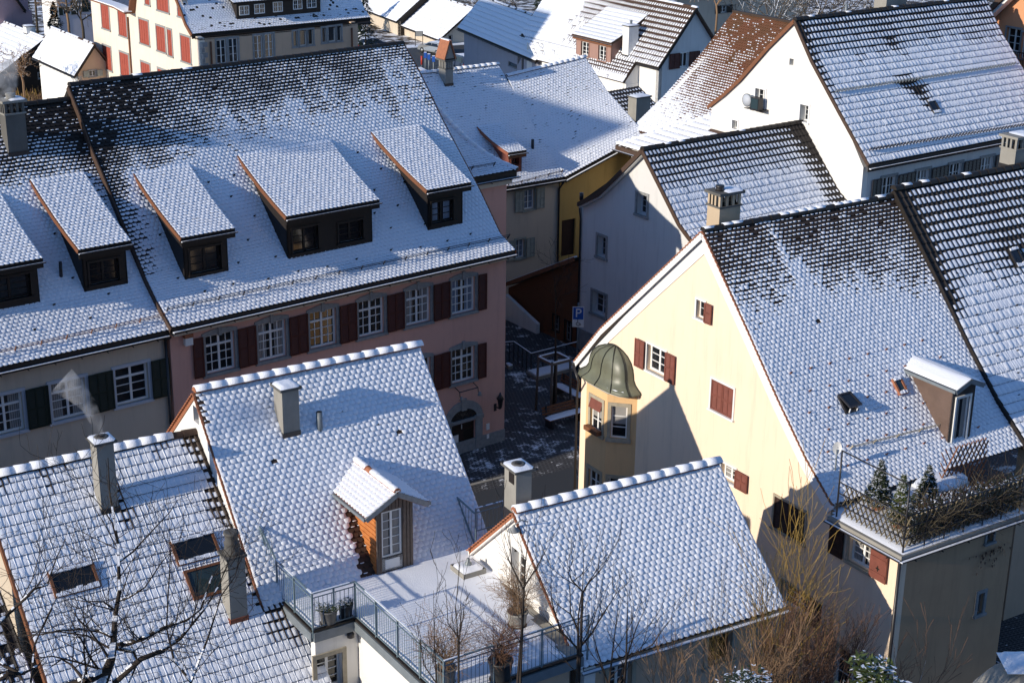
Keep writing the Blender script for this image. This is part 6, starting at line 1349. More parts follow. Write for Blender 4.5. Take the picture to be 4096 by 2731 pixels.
# school house, big cream building with scarlet shutters
dS = 132; SC = House(36, pd(Q('11', 1392, 262), dS), 'big cream building with scarlet closed shutters and a dark dormer band on its roof', name='school_building', cat='building', group='houses behind the old town roofs')
zS = pd(Q('11', 1392, 262), dS)[2]; sv = [SC.G(Q('11', *n), -.2) for n in ((1345, 238), (1300, 160), (1265, 60), (1240, 0))]
s4 = sv[3]+(sv[3]-sv[2])*3.2
SC.prof = [(s4[1], s4[2]), (sv[3][1], sv[3][2]), (sv[2][1], sv[2][2]), (sv[1][1], sv[1][2]), (sv[0][1], sv[0][2])]
uS = SC.E(Q('12', 838, 112), sv[0][1])[0]
roof(SC, [V3(-.3, *p) for p in SC.prof], [V3(uS, *p) for p in SC.prof], w=.24, e=.21, smat='snow_far', snow=lambda s, t: .93-.8*(vnoise(s*80, t*60, 3) > .90)-.1*(t > .8), seed=95)
wl = Wall(SC, 'G', 0.); k2 = dict(cols=2, rows=2, shut=(0,), sm='shutter_scarlet', tm='frame_grey', trim=.16, slats=14, depth=.12)
for tl, br in (((703, 30), (768, 212)), ((822, 72), (888, 262)), ((968, 132), (1043, 320)), ((1088, 178), (1158, 370)), ((1166, 205), (1205, 395)), ((1258, 245), (1333, 445)), ((1005, -120), (1045, 38)), ((1088, -100), (1178, 92)), ((1232, -60), (1270, 120)),
               ((716, 315), (783, 497)), ((834, 362), (905, 545)), ((982, 430), (1055, 620)), ((1100, 478), (1172, 660)), ((1180, 500), (1215, 680))):
    window(wl, wl.rect(Q('11', *tl), Q('11', *br)), **k2)
vl_ = wl.px(Q('11', 655, 300))[0]; vm_ = wl.px(Q('11', 905, 95)); ve_ = wl.px(Q('11', 650, -5))
wl.build([(vl_, -6), (0, -6), (0, zS-.1)]+[(a, b-.2) for a, b in SC.prof[-1:0:-1]]+[(s4[1], s4[2]-.2), (s4[1]+3, s4[2]-.2), (vm_[0]-.3, vm_[1]+3.2), (vm_[0], vm_[1]), (vl_, ve_[1])], 'plaster_school', .4)
mb = MB(); pL_ = [SC.G(Q('11', *n), -.5) for n in ((905, 92), (830, 52), (760, 28), (650, -8))]
for a, b in zip(pL_[:-1], pL_[1:]): mb.bar(a, b, 1.0, .14, 'wood_brown'); mb.bar(a+V3(0, 0, .12), b+V3(0, 0, .12), 1.1, .08, 'snow_far')
mb.poly([pL_[0]+V3(.3, 0, 0), pL_[0]+V3(.3, -1.3, 3.2), pL_[0]+V3(0, -1.0, 3.4), pL_[0]+V3(-.1, .1, .2)], (.2, 0, 0), 'wood_brown'); mb.build('eaves', SC.root)
mb = MB()
for a, b in zip(SC.prof[:-1], SC.prof[1:]): mb.bar((-.32, a[0], a[1]-.12), (-.32, b[0], b[1]-.12), .1, .3, 'wood_brown')
mb.build('verge_board', SC.root)
mb = MB(); q = wl.px(Q('11', 895, 120)); mb.tube([(-.1, q[0], q[1]), (-.1, q[0], -5)], .07, 'wood_brown', 6); mb.build('downpipe', SC.root)
mb = MB(); zq_ = zS-.4
for i in range(26):
    for y_, sgn in ((0, 0),):
        w_ = .35 if i % 2 else .6; mb.bb(-.06, -.0, y_-(w_ if y_ == 0 else 0), y_+(w_ if y_ != 0 else 0), zq_-.42*(i+1)+.02, zq_-.42*i-.02, 'stone_quoin')
mb.build('quoins', SC.root); mb = MB()
for i in range(26): mb.bb(0, .35 if i % 2 else .6, -.06, 0, zq_-.42*(i+1)+.02, zq_-.42*i-.02, 'stone_quoin')
mb.build('quoins', SC.root)
wl = Wall(SC, 'E', 0.); k3 = dict(cols=2, rows=3, tm='frame_grey', trim=.14, fm='frame_white')
for (t1, a), (t2, b) in ((('11', (1515, 450)), ('11', (1572, 275))), (('11', (1600, 440)), ('11', (1655, 265))), (('11', (1775, 415)), ('11', (1826, 245))), (('11', (1850, 405)), ('11', (1903, 235))),
                         (('12', (303, 328)), ('12', (330, 218))), (('12', (350, 322)), ('12', (390, 210))), (('12', (408, 315)), ('12', (438, 205))), (('12', (505, 300)), ('12', (528, 195))), (('12', (548, 294)), ('12', (592, 186))), (('12', (608, 288)), ('12', (634, 180)))):
    r = wl.rect(Q(t1, *a), Q(t2, *b)); window(wl, r, **(k3 if t1 == '11' or a[1] > 350 else dict(k3, rows=1, cols=1, mid=False)))
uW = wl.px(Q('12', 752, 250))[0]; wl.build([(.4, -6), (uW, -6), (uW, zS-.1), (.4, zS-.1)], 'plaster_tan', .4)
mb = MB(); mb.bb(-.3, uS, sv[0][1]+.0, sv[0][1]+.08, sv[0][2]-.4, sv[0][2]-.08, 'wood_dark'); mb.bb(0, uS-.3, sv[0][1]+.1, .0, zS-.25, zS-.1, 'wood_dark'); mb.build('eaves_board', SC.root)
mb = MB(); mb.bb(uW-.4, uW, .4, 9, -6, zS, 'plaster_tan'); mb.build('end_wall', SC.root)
mb = MB(); q = wl.px(Q('11', 1465, 300)); mb.tube([(q[0], -.1, zS-.4), (q[0], -.1, -5)], .07, 'wood_brown', 6); q = wl.px(Q('12', 705, 180)); mb.tube([(q[0], -.1, zS-.4), (q[0], -.1, -5)], .07, 'wood_brown', 6); mb.build('downpipe', SC.root)
a, b = SC.R(Q('11', 1652, 140)), SC.R(Q('12', 492, 88)); vd = a[1]; zt = SC.E(Q('11', 1640, 18), vd)[2]
mb = MB(); mb.bb(a[0], b[0], vd, vd+4, SC.zr(vd)-.3, zt, 'wood_dark'); d = mb.build('dormer', SC.root); wl = Wall(SC, 'E', vd)
for (t1, p), (t2, q) in ((('11', (1668, 110)), ('11', (1733, 38))),):
    if t2 == '11': window(wl, wl.rect(Q(t1, *p), Q(t2, *q)), parent=d, hole=False, cols=4, rows=2, trim=0, sill=False)
for p, q in (((30, 100), (100, 25)), ((160, 88), (225, 10)), ((300, 70), (362, -5)), ((395, 60), (460, -15))): window(wl, wl.rect(Q('12', *p), Q('12', *q)), parent=d, hole=False, cols=4, rows=2, trim=0, sill=False)
roof(SC, [V3(a[0]-.5, vd+4, zt+1.4), V3(a[0]-.5, vd-.5, zt+.05)], [V3(b[0]+.5, vd+4, zt+1.4), V3(b[0]+.5, vd-.5, zt+.05)], 'dormer_roof', w=.26, e=.22, smat='snow_far', seed=96, parent=d)
# small houses on the upper left
back('small white house with snowy pan tiled roof beside a street lamp', Q('11', 660, 312), Q('11', 542, 265), 150, Q('11', 520, 532), 'plaster_white', gm='plaster_tan', gz=-5, L=11, seed=97, tmat='tile_choc', w=.3, e_=.5,
     gwins=[dict(px=(Q('11', 625, 535), Q('11', 668, 490)), cols=2, rows=1, shut=(-1, 1), sm='shutter_pale', sw=.5, slats=0)], prof=lambda h, e, z: [(0, z), (e[1], e[2])])
bh = back('dark timber barn with snow covered roof at the left edge', Q('11', 318, 268), Q('11', 50, 162), 165, Q('11', -60, 560), 'wood_dark', gm='wood_dark', gz=-6, L=16, seed=98, tmat='tile_choc', w=.32, e_=.55,
     gwins=[dict(px=(Q('11', 268, 552), Q('11', 345, 500)), cols=4, rows=1, trim=.05)], cat='barn', name='barn')
b0 = bh.R(Q('11', 165, 240)); chimney(bh, V3(b0[0], b0[1], b0[2]), .9, .9, bh.E(Q('11', 165, 185), b0[1])[2], m='plaster_white', cap='slab')
back('mauve house partly in view at the top left corner', Q('11', 20, -140), Q('11', -200, -220), 175, Q('11', 178, 75), 'plaster_mauve', gm='plaster_mauve', gz=-6, L=12, seed=99, w=.34, e_=.5)
h = House(30, pd(Q('11', 410, 100), 205), 'pale house with green shutters behind the dark conifer', name='house', group='houses behind the old town roofs'); zz = pd(Q('11', 410, 100), 205)[2]
wl = Wall(h, 'E', 0.)
for a, b in (((442, 105), (490, 45)), ((545, 70), (565, 5)), ((620, 80), (650, 20))): window(wl, wl.rect(Q('11', *a), Q('11', *b)), cols=2, rows=2, shut=(-1, 1), sm='shutter_green', sw=.8, slats=0, trim=.08)
wl.build([(0, -8), (14, -8), (14, zz+3.4), (0, zz+3.4)], 'plaster_grey', .4); mb = MB(); mb.bb(-.2, 0, -.1, 7, -8, zz+3.4, 'plaster_white'); mb.build('side_wall', h.root)
roof(h, [V3(-.6, 4, zz+6), V3(-.6, -.7, zz+3.3)], [V3(14, 4, zz+6), V3(14, -.7, zz+3.3)], w=.4, e=.4, style='pan', smat='snow_far')
# barns and roofs at the top middle
tk = dict(tmat='tile_choc', w=.34, e_=.6, gz=-7.5)
h = back('snowy barn with dark open gable behind the parking lot', Q('12', 1230, -40), Q('12', 1060, -95), 215, Q('12', 1020, 152), 'plaster_cream', gm='wood_dark', L=16, seed=100, **tk, cat='barn', name='barn')
h = back('low white house with snowy roof behind the silver car', Q('12', 1560, 60), Q('12', 1190, -60), 205, Q('12', 1318, 280), 'plaster_cream', L=15, seed=101, **tk, gwins=[dict(px=(Q('12', 1385, 285), Q('12', 1408, 248)), cols=1, rows=1, mid=False, trim=.05), dict(px=(Q('12', 1465, 220), Q('12', 1490, 185)), cols=2, rows=1, trim=.05)])
h = House(36, pd(Q('13', 1350, 130), 165), 'house with dark shutters under a snowy eave behind the white gabled house', name='house', group='houses behind the old town roofs'); zz = pd(Q('13', 1350, 130), 165)[2]
wl = Wall(h, 'E', 0.); window(wl, wl.rect(Q('13', 1535, 92), Q('13', 1578, 38)), cols=2, rows=2, shut=(-1, 1), sm='wood_dark', sw=.7, slats=0, trim=.06)
wl.build([(-2, -8), (16, -8), (16, zz+2.6), (-2, zz+2.6)], 'plaster_cream', .4); roof(h, [V3(-14, 5, zz+4.6), V3(-14, -.8, zz+2.6)], [V3(17, 5, zz+4.6), V3(17, -.8, zz+2.6)], w=.36, e=.5, style='pan', smat='snow_far', tmat='tile_choc', seed=103)
# coral house, top right
cd_ = 92; CO = House(AZ, pd(Q('14', 1700, 145), cd_), 'coral orange house with dark balcony at the top right corner', name='house', group='houses behind the old town roofs'); zz = pd(Q('14', 1700, 145), cd_)[2]
q = CO.G(Q('14', 1840, 0), 0); sl_ = (q[2]-zz)/(q[1]); wl = Wall(CO, 'G', 0.)
r = wl.rect(Q('14', 1800, 190), Q('14', 1880, 370)); window(wl, r, cols=2, rows=3, depth=.2, trim=.08, tm='frame_grey'); r = wl.rect(Q('14', 1905, 225), Q('14', 1960, 420)); window(wl, r, cols=2, rows=3, depth=.2, trim=.08, tm='frame_grey', curtain='curtain')
wl.build([(0.3, -4), (-8, -4), (-8, zz), (q[1]*1.6, zz+sl_*q[1]*1.6), (.3, zz-.1)], 'plaster_coral', .35)
roof(CO, [V3(-.4, q[1]*1.6, zz+sl_*q[1]*1.6+.3), V3(-.4, .9, zz-.25)], [V3(9, q[1]*1.6, zz+sl_*q[1]*1.6+.3), V3(9, .9, zz-.25)], name='roof', w=.24, e=.2, tmat='tile_choc', snow=lambda s, t: .4+0*s) if False else None
mb = MB(); a, b = V3(-.45, .9, zz-.25-.3), V3(-.45, q[1]*1.6, zz+sl_*q[1]*1.6+.2); mb.bar(a, b, .9, .25, 'tile_choc'); mb.bar(a+V3(0, -.1, -.18), b+V3(0, -.1, -.18), .5, .16, 'paint_white'); mb.build('verge_board', CO.root)
mb = MB(); r = wl.rect(Q('14', 1800, 400), Q('14', 1990, 470)); zb_ = r[2]-.1
mb.bb(-1.3, 0, r[0]-2, r[1], zb_-.15, zb_, 'metal_dark'); bl = MB(); bl.bb(-1.28, -1.25, r[0]-2, r[1], zb_+.95, zb_+1.0, 'metal_dark'); n = 30
for i in range(n): y = r[0]-2+(r[1]-r[0]+2)*i/(n-1); bl.bb(-1.28, -1.26, y, y+.03, zb_, zb_+.96, 'metal_dark')
bb_ = mb.build('balcony', CO.root); bl.build('railing', bb_)
# wooden shed behind the square
SH = House(AZ, gM, 'weathered wooden shed with lit end boards between the houses', cat='shed', name='wooden_shed', group=None)
p = [SH.G(Q('23', *n), -.05) for n in ((550, 240), (60, 435), (65, 800), (500, 860))]
wl = Wall(SH, 'G', -.05)
for a, b in ((Q('23', 372, 620), Q('23', 412, 745)), (Q('23', 455, 660), Q('23', 498, 820))): window(wl, wl.rect(a, b), cols=2, rows=3, trim=.05, fm='frame_grey', tm='wood_dark')
wl.build([(p[1][1], 0), (.0, 0), (.0, p[0][2]), (p[1][1], p[1][2])], 'wood_brown', .15)
mb = MB(); n = 60
for i in range(n):
    t = (i+.2)/n; y = p[1][1]*t; zt = p[0][2]+(p[1][2]-p[0][2])*t
    mb.bb(-.075, -.052, y, y+p[1][1]/n*.45, (.2 if not any(r[0]-.1 < y < r[1]+.05 for r in wl.holes) else max(r[3] for r in wl.holes)+.1), zt-.02, 'wood_brown')
mb.build('battens', SH.root)
mb = MB(); a, b = V3(-.3, 0.1, p[0][2]+.12), V3(-.3, p[1][1]+.3, p[1][2]+.10); mb.poly([a, b, b+V3(5, 0, .0), a+V3(5, 0, 0)], (0, 0, -.12), 'tile_brown'); mb.bar(a+V3(.08, 0, .05), b+V3(.08, 0, .05), .16, .07, 'snow'); mb.bar(a+V3(-.03, 0, -.06), b+V3(-.03, 0, -.06), .04, .2, 'wood_brown'); mb.build('roof', SH.root)
p = [SH.G(Q('23', *n), -.45) for n in ((60, 495), (255, 690), (255, 860), (55, 790))]
GW = House(AZ, gM, 'small white sunlit garden wall with sloping top in front of the shed', cat='wall', name='garden_wall', group=None)
mb = MB(); mb.poly([(-.45, p[0][1]+.3, 0), (-.45, p[1][1], 0), (-.45, p[1][1], p[1][2]), (-.45, p[0][1]+.3, p[0][2])], (.2, 0, 0), 'plaster_white'); mb.build('wall', GW.root)
# ================================================================== ground, square, road
def struct(o): o['kind'] = 'structure'; return o
def hgt(x, y):
    r = math.hypot(x, y); z = 0
    if y < 31: z = np.interp(y, [-60, 0, 12, 22, 31], [30, 24.5, 17, 9.3, 0])
    if r > 95: z = -np.interp(r, [95, 190, 260, 400, 900], [0, 7, 8, 2, -40])
    if r > 95: z = min(z, z+(-np.interp(r, [95, 140, 190, 260], [0, 7.3, 7.3, 8])-z)*float(np.clip((x+28)/10, 0, 1))) if r < 260 else z
    return float(z)
xs = sorted(set(list(range(-700, -80, 60))+list(range(-80, 121, 4))+list(range(120, 901, 60)))); ys = sorted(set(list(range(-60, 0, 20))+list(range(0, 40, 2))+list(range(40, 260, 5))+list(range(260, 1001, 60))))
mb = MB(); n = len(ys); mb.add([(x, y, hgt(x, y)) for x in xs for y in ys], [(i*n+j, (i+1)*n+j, (i+1)*n+j+1, i*n+j+1) for i in range(len(xs)-1) for j in range(len(ys)-1)], 'garden', True)
struct(mb.build('ground'))
def sheet(name, pts, z, m, lift=.0, st=4):
    P3 = [pz(p, z) for p in pts] if len(pts[0]) == 2 else [V3(*p) for p in pts]; mb = MB(); mb.poly([V3(p[0], p[1], p[2]+lift) for p in P3], (0, 0, -.3), m); return struct(mb.build(name))
struct(sheet('square', [(-40., 36, .02), (60, 36, .02), (60, 92, .02), (-40, 92, .02)], 0, 'cobbles'))
sheet('road', [Q('33', -500, 330), Q('33', 520, 60), Q('33', 620, 400), Q('33', -500, 640)], .04, 'wet_asphalt')
mb = MB(); a, b = pz(Q('32', 1450, 215), .02), pz(Q('32', 1810, 125), .02); mb.bar(a+(a-b)*.6, b+(b-a)*.5, .16, .10, 'concrete'); o = mb.build('kerb'); struct(o)
zp = -7.0
mb = MB(); pk = [pz(p, zp+.15) for p in (Q('12', 900, 330), Q('12', 1560, 300), Q('12', 1620, 560), Q('12', 1100, 560))]; cpk = sum(pk)/4
struct(sheet('parking_lot', [tuple(p) for p in pk], 0, 'wet_asphalt'))
mb = MB(); 
for k in range(5):
    a = pz(Q('12', 1190+85*k, 345+22*k), zp+.16); b = pz(Q('12', 1270+90*k, 375+0*k+22*k-36), zp+.16); mb.bar(a, b, .14, .012, 'paint_white')
struct(mb.build('parking_markings')); struct(sheet('snow_strip', [Q('12', 1090, 318), Q('12', 1560, 292), Q('12', 1560, 306), Q('12', 1090, 334)], zp+.22, 'snow_far'))
struct(sheet('street_corner', [Q('34', 900, 1700), Q('34', 1900, 1240), Q('34', 2100, 1260), Q('34', 2100, 1750)], .05, 'cobbles'))
# ------------------------------------------------------------------ plants
def twig_tree(mb, p, d, L, r, depth, m, rg, spread=.5, up=.15, n=4, kink=.18, snow=0, k=4, minr=.004):
    pts = [p]; rad = [r]; seg = max(3, n); dd = d/np.linalg.norm(d)
    for i in range(seg):
        dd = dd+V3(rg.gauss(0, kink), rg.gauss(0, kink), rg.gauss(0, kink)+up); dd /= np.linalg.norm(dd)
        pts.append(pts[-1]+dd*L/seg); rad.append(max(minr, r*(1-.75*(i+1)/seg)))
        if depth > 0 and i >= 0:
            for _ in range(1 if rg.random() < .75 else 2):
                a = V3(rg.gauss(0, 1), rg.gauss(0, 1), rg.gauss(0, .6)); a -= dd*np.dot(a, dd); a /= np.linalg.norm(a)+1e-9
                twig_tree(mb, pts[-1], dd*(1-spread)+a*spread, L*rg.uniform(.4, .68), rad[-1]*.62, depth-1, m, rg, spread, up, max(3, n-1), kink, snow, 3, minr)
    mb.tube(pts, rad, m, k, cap=False)
    if snow and r > .008:
        for a, b, ra in zip(pts[:-1], pts[1:], rad):
            if rg.random() < snow: mb.bar(a+V3(0, 0, ra*.8), b+V3(0, 0, ra*.6), ra*1.5, ra*.7, 'snow')
def px_branch(pts, d, wob, rg): return [pd(p, d+w) for p, w in zip(pts, wob)]
T31 = lambda *a: Q('31', *a)
tr = empty('bare_tree', pd(T31(700, 1700), 24)-V3(0, 0, 5.0), 0, 'leafless snow dusted tree with wide crooked branches in front of the lower left roof', 'tree'); off = V3(*tr.location)
rg = random.Random(11); mb = MB(); cr = MB()
limbs = [([(640, 1780), (745, 1480), (775, 1400), (790, 1310), (802, 1100), (832, 930), (822, 600), (765, 250), (752, 0)], [.085, .075, .06, .05, .036, .028, .02, .012, .006], 24.0),
         ([(790, 1310), (900, 1290), (1000, 1255), (1140, 1182), (1300, 1130), (1400, 1050), (1480, 820), (1650, 760), (1720, 640)], [.042, .036, .032, .026, .02, .016, .011, .007, .004], 24.0),
         ([(800, 1560), (980, 1400), (1120, 1345), (1250, 1260), (1290, 1215), (1420, 1060), (1520, 900), (1640, 600)], [.05, .042, .036, .03, .022, .015, .01, .005], 23.6),
         ([(745, 1480), (640, 1530), (560, 1560), (300, 1640)], [.07, .065, .06, .05], 24.0),
         ([(775, 1240), (700, 1205), (560, 1190), (420, 1200), (280, 1230), (120, 1240)], [.03, .027, .022, .016, .01, .006], 24.2),
         ([(-60, 1210), (60, 1080), (150, 1000), (240, 910), (330, 885), (390, 700), (460, 560)], [.03, .028, .022, .018, .012, .008, .004], 22.5),
         ([(835, 720), (930, 650), (1010, 560), (1180, 380), (1240, 290)], [.018, .014, .011, .007, .004], 24.0),
         ([(810, 1000), (900, 970), (1010, 900), (1130, 720), (1240, 600), (1290, 440)], [.02, .016, .012, .009, .006, .004], 24.1),
         ([(802, 1060), (720, 1000), (600, 1000), (480, 980)], [.016, .012, .008, .005], 24.0), ([(820, 590), (780, 450), (700, 330), (640, 260)], [.014, .01, .007, .004], 23.8),
         ([(790, 1320), (930, 1350), (960, 1420), (900, 1560)], [.03, .022, .016, .012], 24.3), ([(600, 1560), (500, 1440), (430, 1400), (360, 1450)], [.03, .02, .014, .008], 24.0),
         ([(1330, 1560), (1210, 1400), (1160, 1180), (1180, 800), (1190, 600)], [.022, .017, .012, .008, .004], 23.5), ([(1330, 1560), (1450, 1250), (1540, 960), (1640, 820), (1690, 560)], [.022, .016, .012, .008, .004], 23.4),
         ([(-40, 1400), (60, 1460), (160, 1500), (260, 1450), (310, 1390)], [.03, .024, .018, .012, .006], 22.0), ([(-40, 1560), (60, 1500), (170, 1500)], [.04, .03, .02], 22.0),
         ([(560, 1600), (590, 1480), (640, 1380), (730, 1330)], [.02, .014, .01, .006], 23.9), ([(360, 1050), (300, 1180), (210, 1260)], [.01, .008, .005], 23.0), ([(215, 1560), (240, 1300), (330, 1100), (400, 960)], [.016, .012, .008, .005], 22.6)]
for i, (pts, rad, d) in enumerate(limbs):
    w3 = [pd(T31(*p), d+.35*math.sin(2.1*j+i)) for j, p in enumerate(pts)]
    w3 = [w-off for w in w3]; main = i == 0
    if main: w3 = [V3(0, 0, 0)]+w3; rad = [.11]+rad
    (mb if main else cr).tube(w3, rad, 'bark', 6, cap=False)
    for a, b, r in zip(w3[:-1], w3[1:], rad):
        if r > .014:
            for t in range(4):
                if rg.random() < .55: p, q = a+(b-a)*t/4, a+(b-a)*(t+.9)/4; cr.bar(p+V3(0, 0, r*.8), q+V3(0, 0, r*.7), r*1.3, r*.7, 'snow')
        if main and r > .08: continue
        for t in range(3):
            if rg.random() < .5:
                p = a+(b-a)*rg.random(); d_ = (b-a)/np.linalg.norm(b-a); s = V3(*[rg.gauss(0, .6) for _ in range(2)], rg.uniform(-.1, .9)); twig_tree(cr, p, d_*.6+s, rg.uniform(.5, 1.3), max(.005, r*.35), rg.choice((1, 2)), 'bark', rg, .5, .06, 3, .16, 0, 3, .0032)
mb.build('trunk', tr); cr.build('branches', tr)
# young upright shoots in front of the terrace
def shoots(name, label, base_px, tops, d, m, r0=.022, sub=2, cat='tree', grp=None, snow=.0, sub_len=.9):
    b = pd(base_px, d); b[2] = min(b[2], b[2]); g0 = b-V3(0, 0, 1.5); e = empty(name, g0, 0, label, cat, grp); mb = MB(); rg = random.Random(int(base_px[0]))
    for j, line in enumerate(tops):
        pts = [V3(0, 0, 0)]+[pd(p, d+.25*math.sin(j+k))-g0 for k, p in enumerate(line)]; nn = len(pts); rad = [r0*(1-.85*i/(nn-1)) for i in range(nn)]; mb.tube(pts, rad, m, 5, cap=False)
        for a, c, r in zip(pts[1:-1], pts[2:], rad[1:]):
            for _ in range(sub):
                p = a+(c-a)*rg.random(); twig_tree(mb, p, (c-a)/np.linalg.norm(c-a)*.8+V3(rg.gauss(0, .5), rg.gauss(0, .5), .1), rg.uniform(.3, sub_len), r*.5, 1, m, rg, .45, .25, 3, .08, 0, 3, .004)
    mb.build('branches', e); return e
G_SH = 'bare young trees in front of the terrace'
shoots('young_tree', 'dark bare sapling with upright forked twigs in front of the terrace railing', Q('32', 1300, 1750), [[Q('32', 1300, 1568), Q('32', 1285, 1300), Q('32', 1278, 920)], [Q('32', 1300, 1568), Q('32', 1210, 1440), Q('32', 1180, 1200)]], 29, 'bark', cat='young tree', grp=G_SH)
shoots('young_tree', 'second dark bare sapling, rising beside the terrace twigs towards the roof vent', Q('32', 1455, 1800), [[Q('32', 1455, 1568), Q('32', 1450, 1250), Q('32', 1430, 1050), Q('32', 1465, 740)], [Q('32', 1450, 1250), Q('32', 1380, 1150), Q('32', 1360, 850)], [Q('32', 1455, 1300), Q('32', 1470, 1100), Q('32', 1468, 970)]], 29, 'bark', cat='young tree', grp=G_SH)
shoots('young_tree', 'tall forked bare sapling in front of the small white gable with the barn lamp', Q('33', 120, 1800), [[Q('33', 120, 1568), Q('33', 150, 1200), Q('33', 165, 900), Q('33', 180, 700), Q('33', 205, 480)], [Q('33', 165, 920), Q('33', 80, 750), Q('33', 65, 510)], [Q('33', 165, 900), Q('33', 250, 770), Q('33', 330, 625)]], 28.5, 'bark', .03, cat='young tree', grp=G_SH)
shoots('young_tree', 'bare sapling with many rising twigs before the left corner of the evenly snowed roof', Q('33', 535, 1800), [[Q('33', 535, 1568), Q('33', 545, 1330), Q('33', 545, 1100), Q('33', 575, 900), Q('33', 585, 700)], [Q('33', 545, 1330), Q('33', 420, 1200), Q('33', 360, 1000), Q('33', 352, 870)], [Q('33', 545, 1330), Q('33', 640, 1220), Q('33', 720, 1080), Q('33', 800, 960)], [Q('33', 545, 1200), Q('33', 490, 1080), Q('33', 487, 870)], [Q('33', 575, 940), Q('33', 620, 860), Q('33', 668, 790)], [Q('33', 575, 930), Q('33', 500, 850), Q('33', 470, 790)]], 28.5, 'bark', .03, 2, cat='young tree', grp=G_SH)
shoots('young_tree', 'low spreading bare sapling against the lower edge of the evenly snowed roof', Q('33', 820, 1900), [[Q('33', 800, 1650), Q('33', 880, 1400), Q('33', 950, 1180), Q('33', 1010, 1050)], [Q('33', 760, 1568), Q('33', 790, 1300), Q('33', 830, 980)], [Q('33', 880, 1400), Q('33', 1060, 1300), Q('33', 1180, 1130)], [Q('33', 760, 1600), Q('33', 680, 1350), Q('33', 640, 1200)], [Q('33', 880, 1380), Q('33', 885, 1150), Q('33', 890, 1000)]], 28, 'bark', .028, 2, cat='young tree', grp=G_SH)
def bush(name, label, cpx, d, R, H, n, m, rg, snow=0, curve=.25, base=-2.0, rad=.006, cat='shrub', sub=1, grp=None, spread=.45):
    top = pd(cpx, d); b = V3(top[0], top[1], top[2]-H); e = empty(name, b, 0, label, cat, grp); mb = MB()
    for i in range(n):
        a = rg.uniform(0, 2*math.pi); r = R*math.sqrt(rg.random())*.35; p = V3(r*math.cos(a), r*math.sin(a), 0); dd = V3(math.cos(a)*spread*rg.random(), math.sin(a)*spread*rg.random(), 1)
        twig_tree(mb, p, dd, H*rg.uniform(.5, .9), rad*rg.uniform(.8, 1.5), sub, m, rg, .28, .05, 5, .08*curve*3, snow, 3, rad*.5)
    mb.build('twigs', e); return e, b
rg = random.Random(21)
e, b = bush('willow_shrub', 'yellow twigged willow shrub in front of the yellow house', Q('34', 300, 640), 30, 1.5, 3.2, 12, 'willow', rg, curve=.45, rad=.009, sub=2, spread=.5)
e, b = bush('willow_shrub', 'smaller yellow green willow shrub below the eaves of the evenly snowed roof', Q('33', 1560, 1060), 29, 1.4, 1.9, 8, 'willow', rg, curve=.5, rad=.004, sub=2, spread=.7)
for i, (px_, d, R, H, n, m, lb) in enumerate(((Q('34', 360, 1210), 29, 1.7, 1.25, 40, 'twig_red', 'dense red brown shrub flecked with snow between the willows'), (Q('34', 640, 1080), 31, 1.1, 1.5, 18, 'twig_red', 'red brown shrub with upright shoots at the foot of the balcony block'),
          (Q('34', 90, 1330), 28, 1.2, 1.3, 18, 'twig_tan', 'tan brown shrub at the bottom edge left of the red brown shrub'), (Q('34', 1130, 1250), 31, .6, 2.0, 4, 'twig_red', 'sparse red shoots standing alone right of the evergreen shrub'), (Q('33', 1250, 1330), 28, 1.2, 1.2, 8, 'twig_tan', 'thin tan shrub in front of the small house wall'))):
    bush('bare_shrub', lb, px_, d, R, H, n, m, rg, snow=.16, curve=.3, rad=.007, sub=2, cat='shrub', grp='bare winter shrubs in the foreground', spread=.45)
def leafy(name, label, cpx, d, R, n, m, rg, snow=.3, flat=.75, ls=.09, cat='shrub', parent=None, grp=None, cone=False, H=None, loc=None, stem=True):
    c = pd(cpx, d) if loc is None else V3(*loc); H = H or R*2*flat; b = c-V3(0, 0, H if not cone else 0); e = parent or empty(name, b, 0, label, cat, grp)
    if parent is not None: b = V3(0, 0, 0)
    mb = MB(); cen = c-b if parent is None else V3(0, 0, 0)
    if parent is not None: cen = c
    clumps = [V3(rg.gauss(0, .45), rg.gauss(0, .45), rg.gauss(0, .4)) for _ in range(14)]
    for i in range(n):
        if cone:
            t = rg.random()**1.5; rr = R*(1-t)**.85*math.sqrt(rg.uniform(.35, 1))*(1+.18*math.sin(t*40)); a = rg.uniform(0, 2*math.pi); p = V3(rr*math.cos(a), rr*math.sin(a), H*t)+(c-b if parent is None else c)
        else:
            k = clumps[rg.randrange(14)]; v = V3(rg.gauss(0, 1), rg.gauss(0, 1), rg.gauss(0, 1)); v /= np.linalg.norm(v); p = cen+(k*.8+v*rg.uniform(.25, .45))*R*V3(1, 1, flat)
        a = V3(rg.gauss(0, 1), rg.gauss(0, 1), rg.gauss(0, .5)); a /= np.linalg.norm(a); q = np.cross(a, (0, 0, 1)); q /= np.linalg.norm(q)+1e-6; s = ls*rg.uniform(.6, 1.4)
        mm = 'snow' if rg.random() < snow and (cone or p[2] > cen[2]-.1) else m
        if mm == 'snow': a[2] *= .2; q = np.cross(a, (0, 0, 1)); q /= np.linalg.norm(q); s *= .8; p = p+V3(0, 0, ls*.4)
        mb.add([p-a*s, p+q*s*.35, p+a*s, p-q*s*.35], [(0, 1, 2, 3)], mm)
    mb.build('foliage', e)
    if stem and parent is None:
        t = MB(); t.tube([(0, 0, -.6), (c-b)*.5, (c-b)+V3(0, 0, H*.6 if cone else 0)], [max(.02, R*.06), R*.05, .01], 'bark', 6)
        for i in range(5): a = rg.uniform(0, 6.28); t.tube([(c-b)*.4, (c-b)*.5+V3(math.cos(a)*R*.5, math.sin(a)*R*.5, R*.3)], [R*.03, .01], 'bark', 4)
        t.build('trunk', e)
    return e
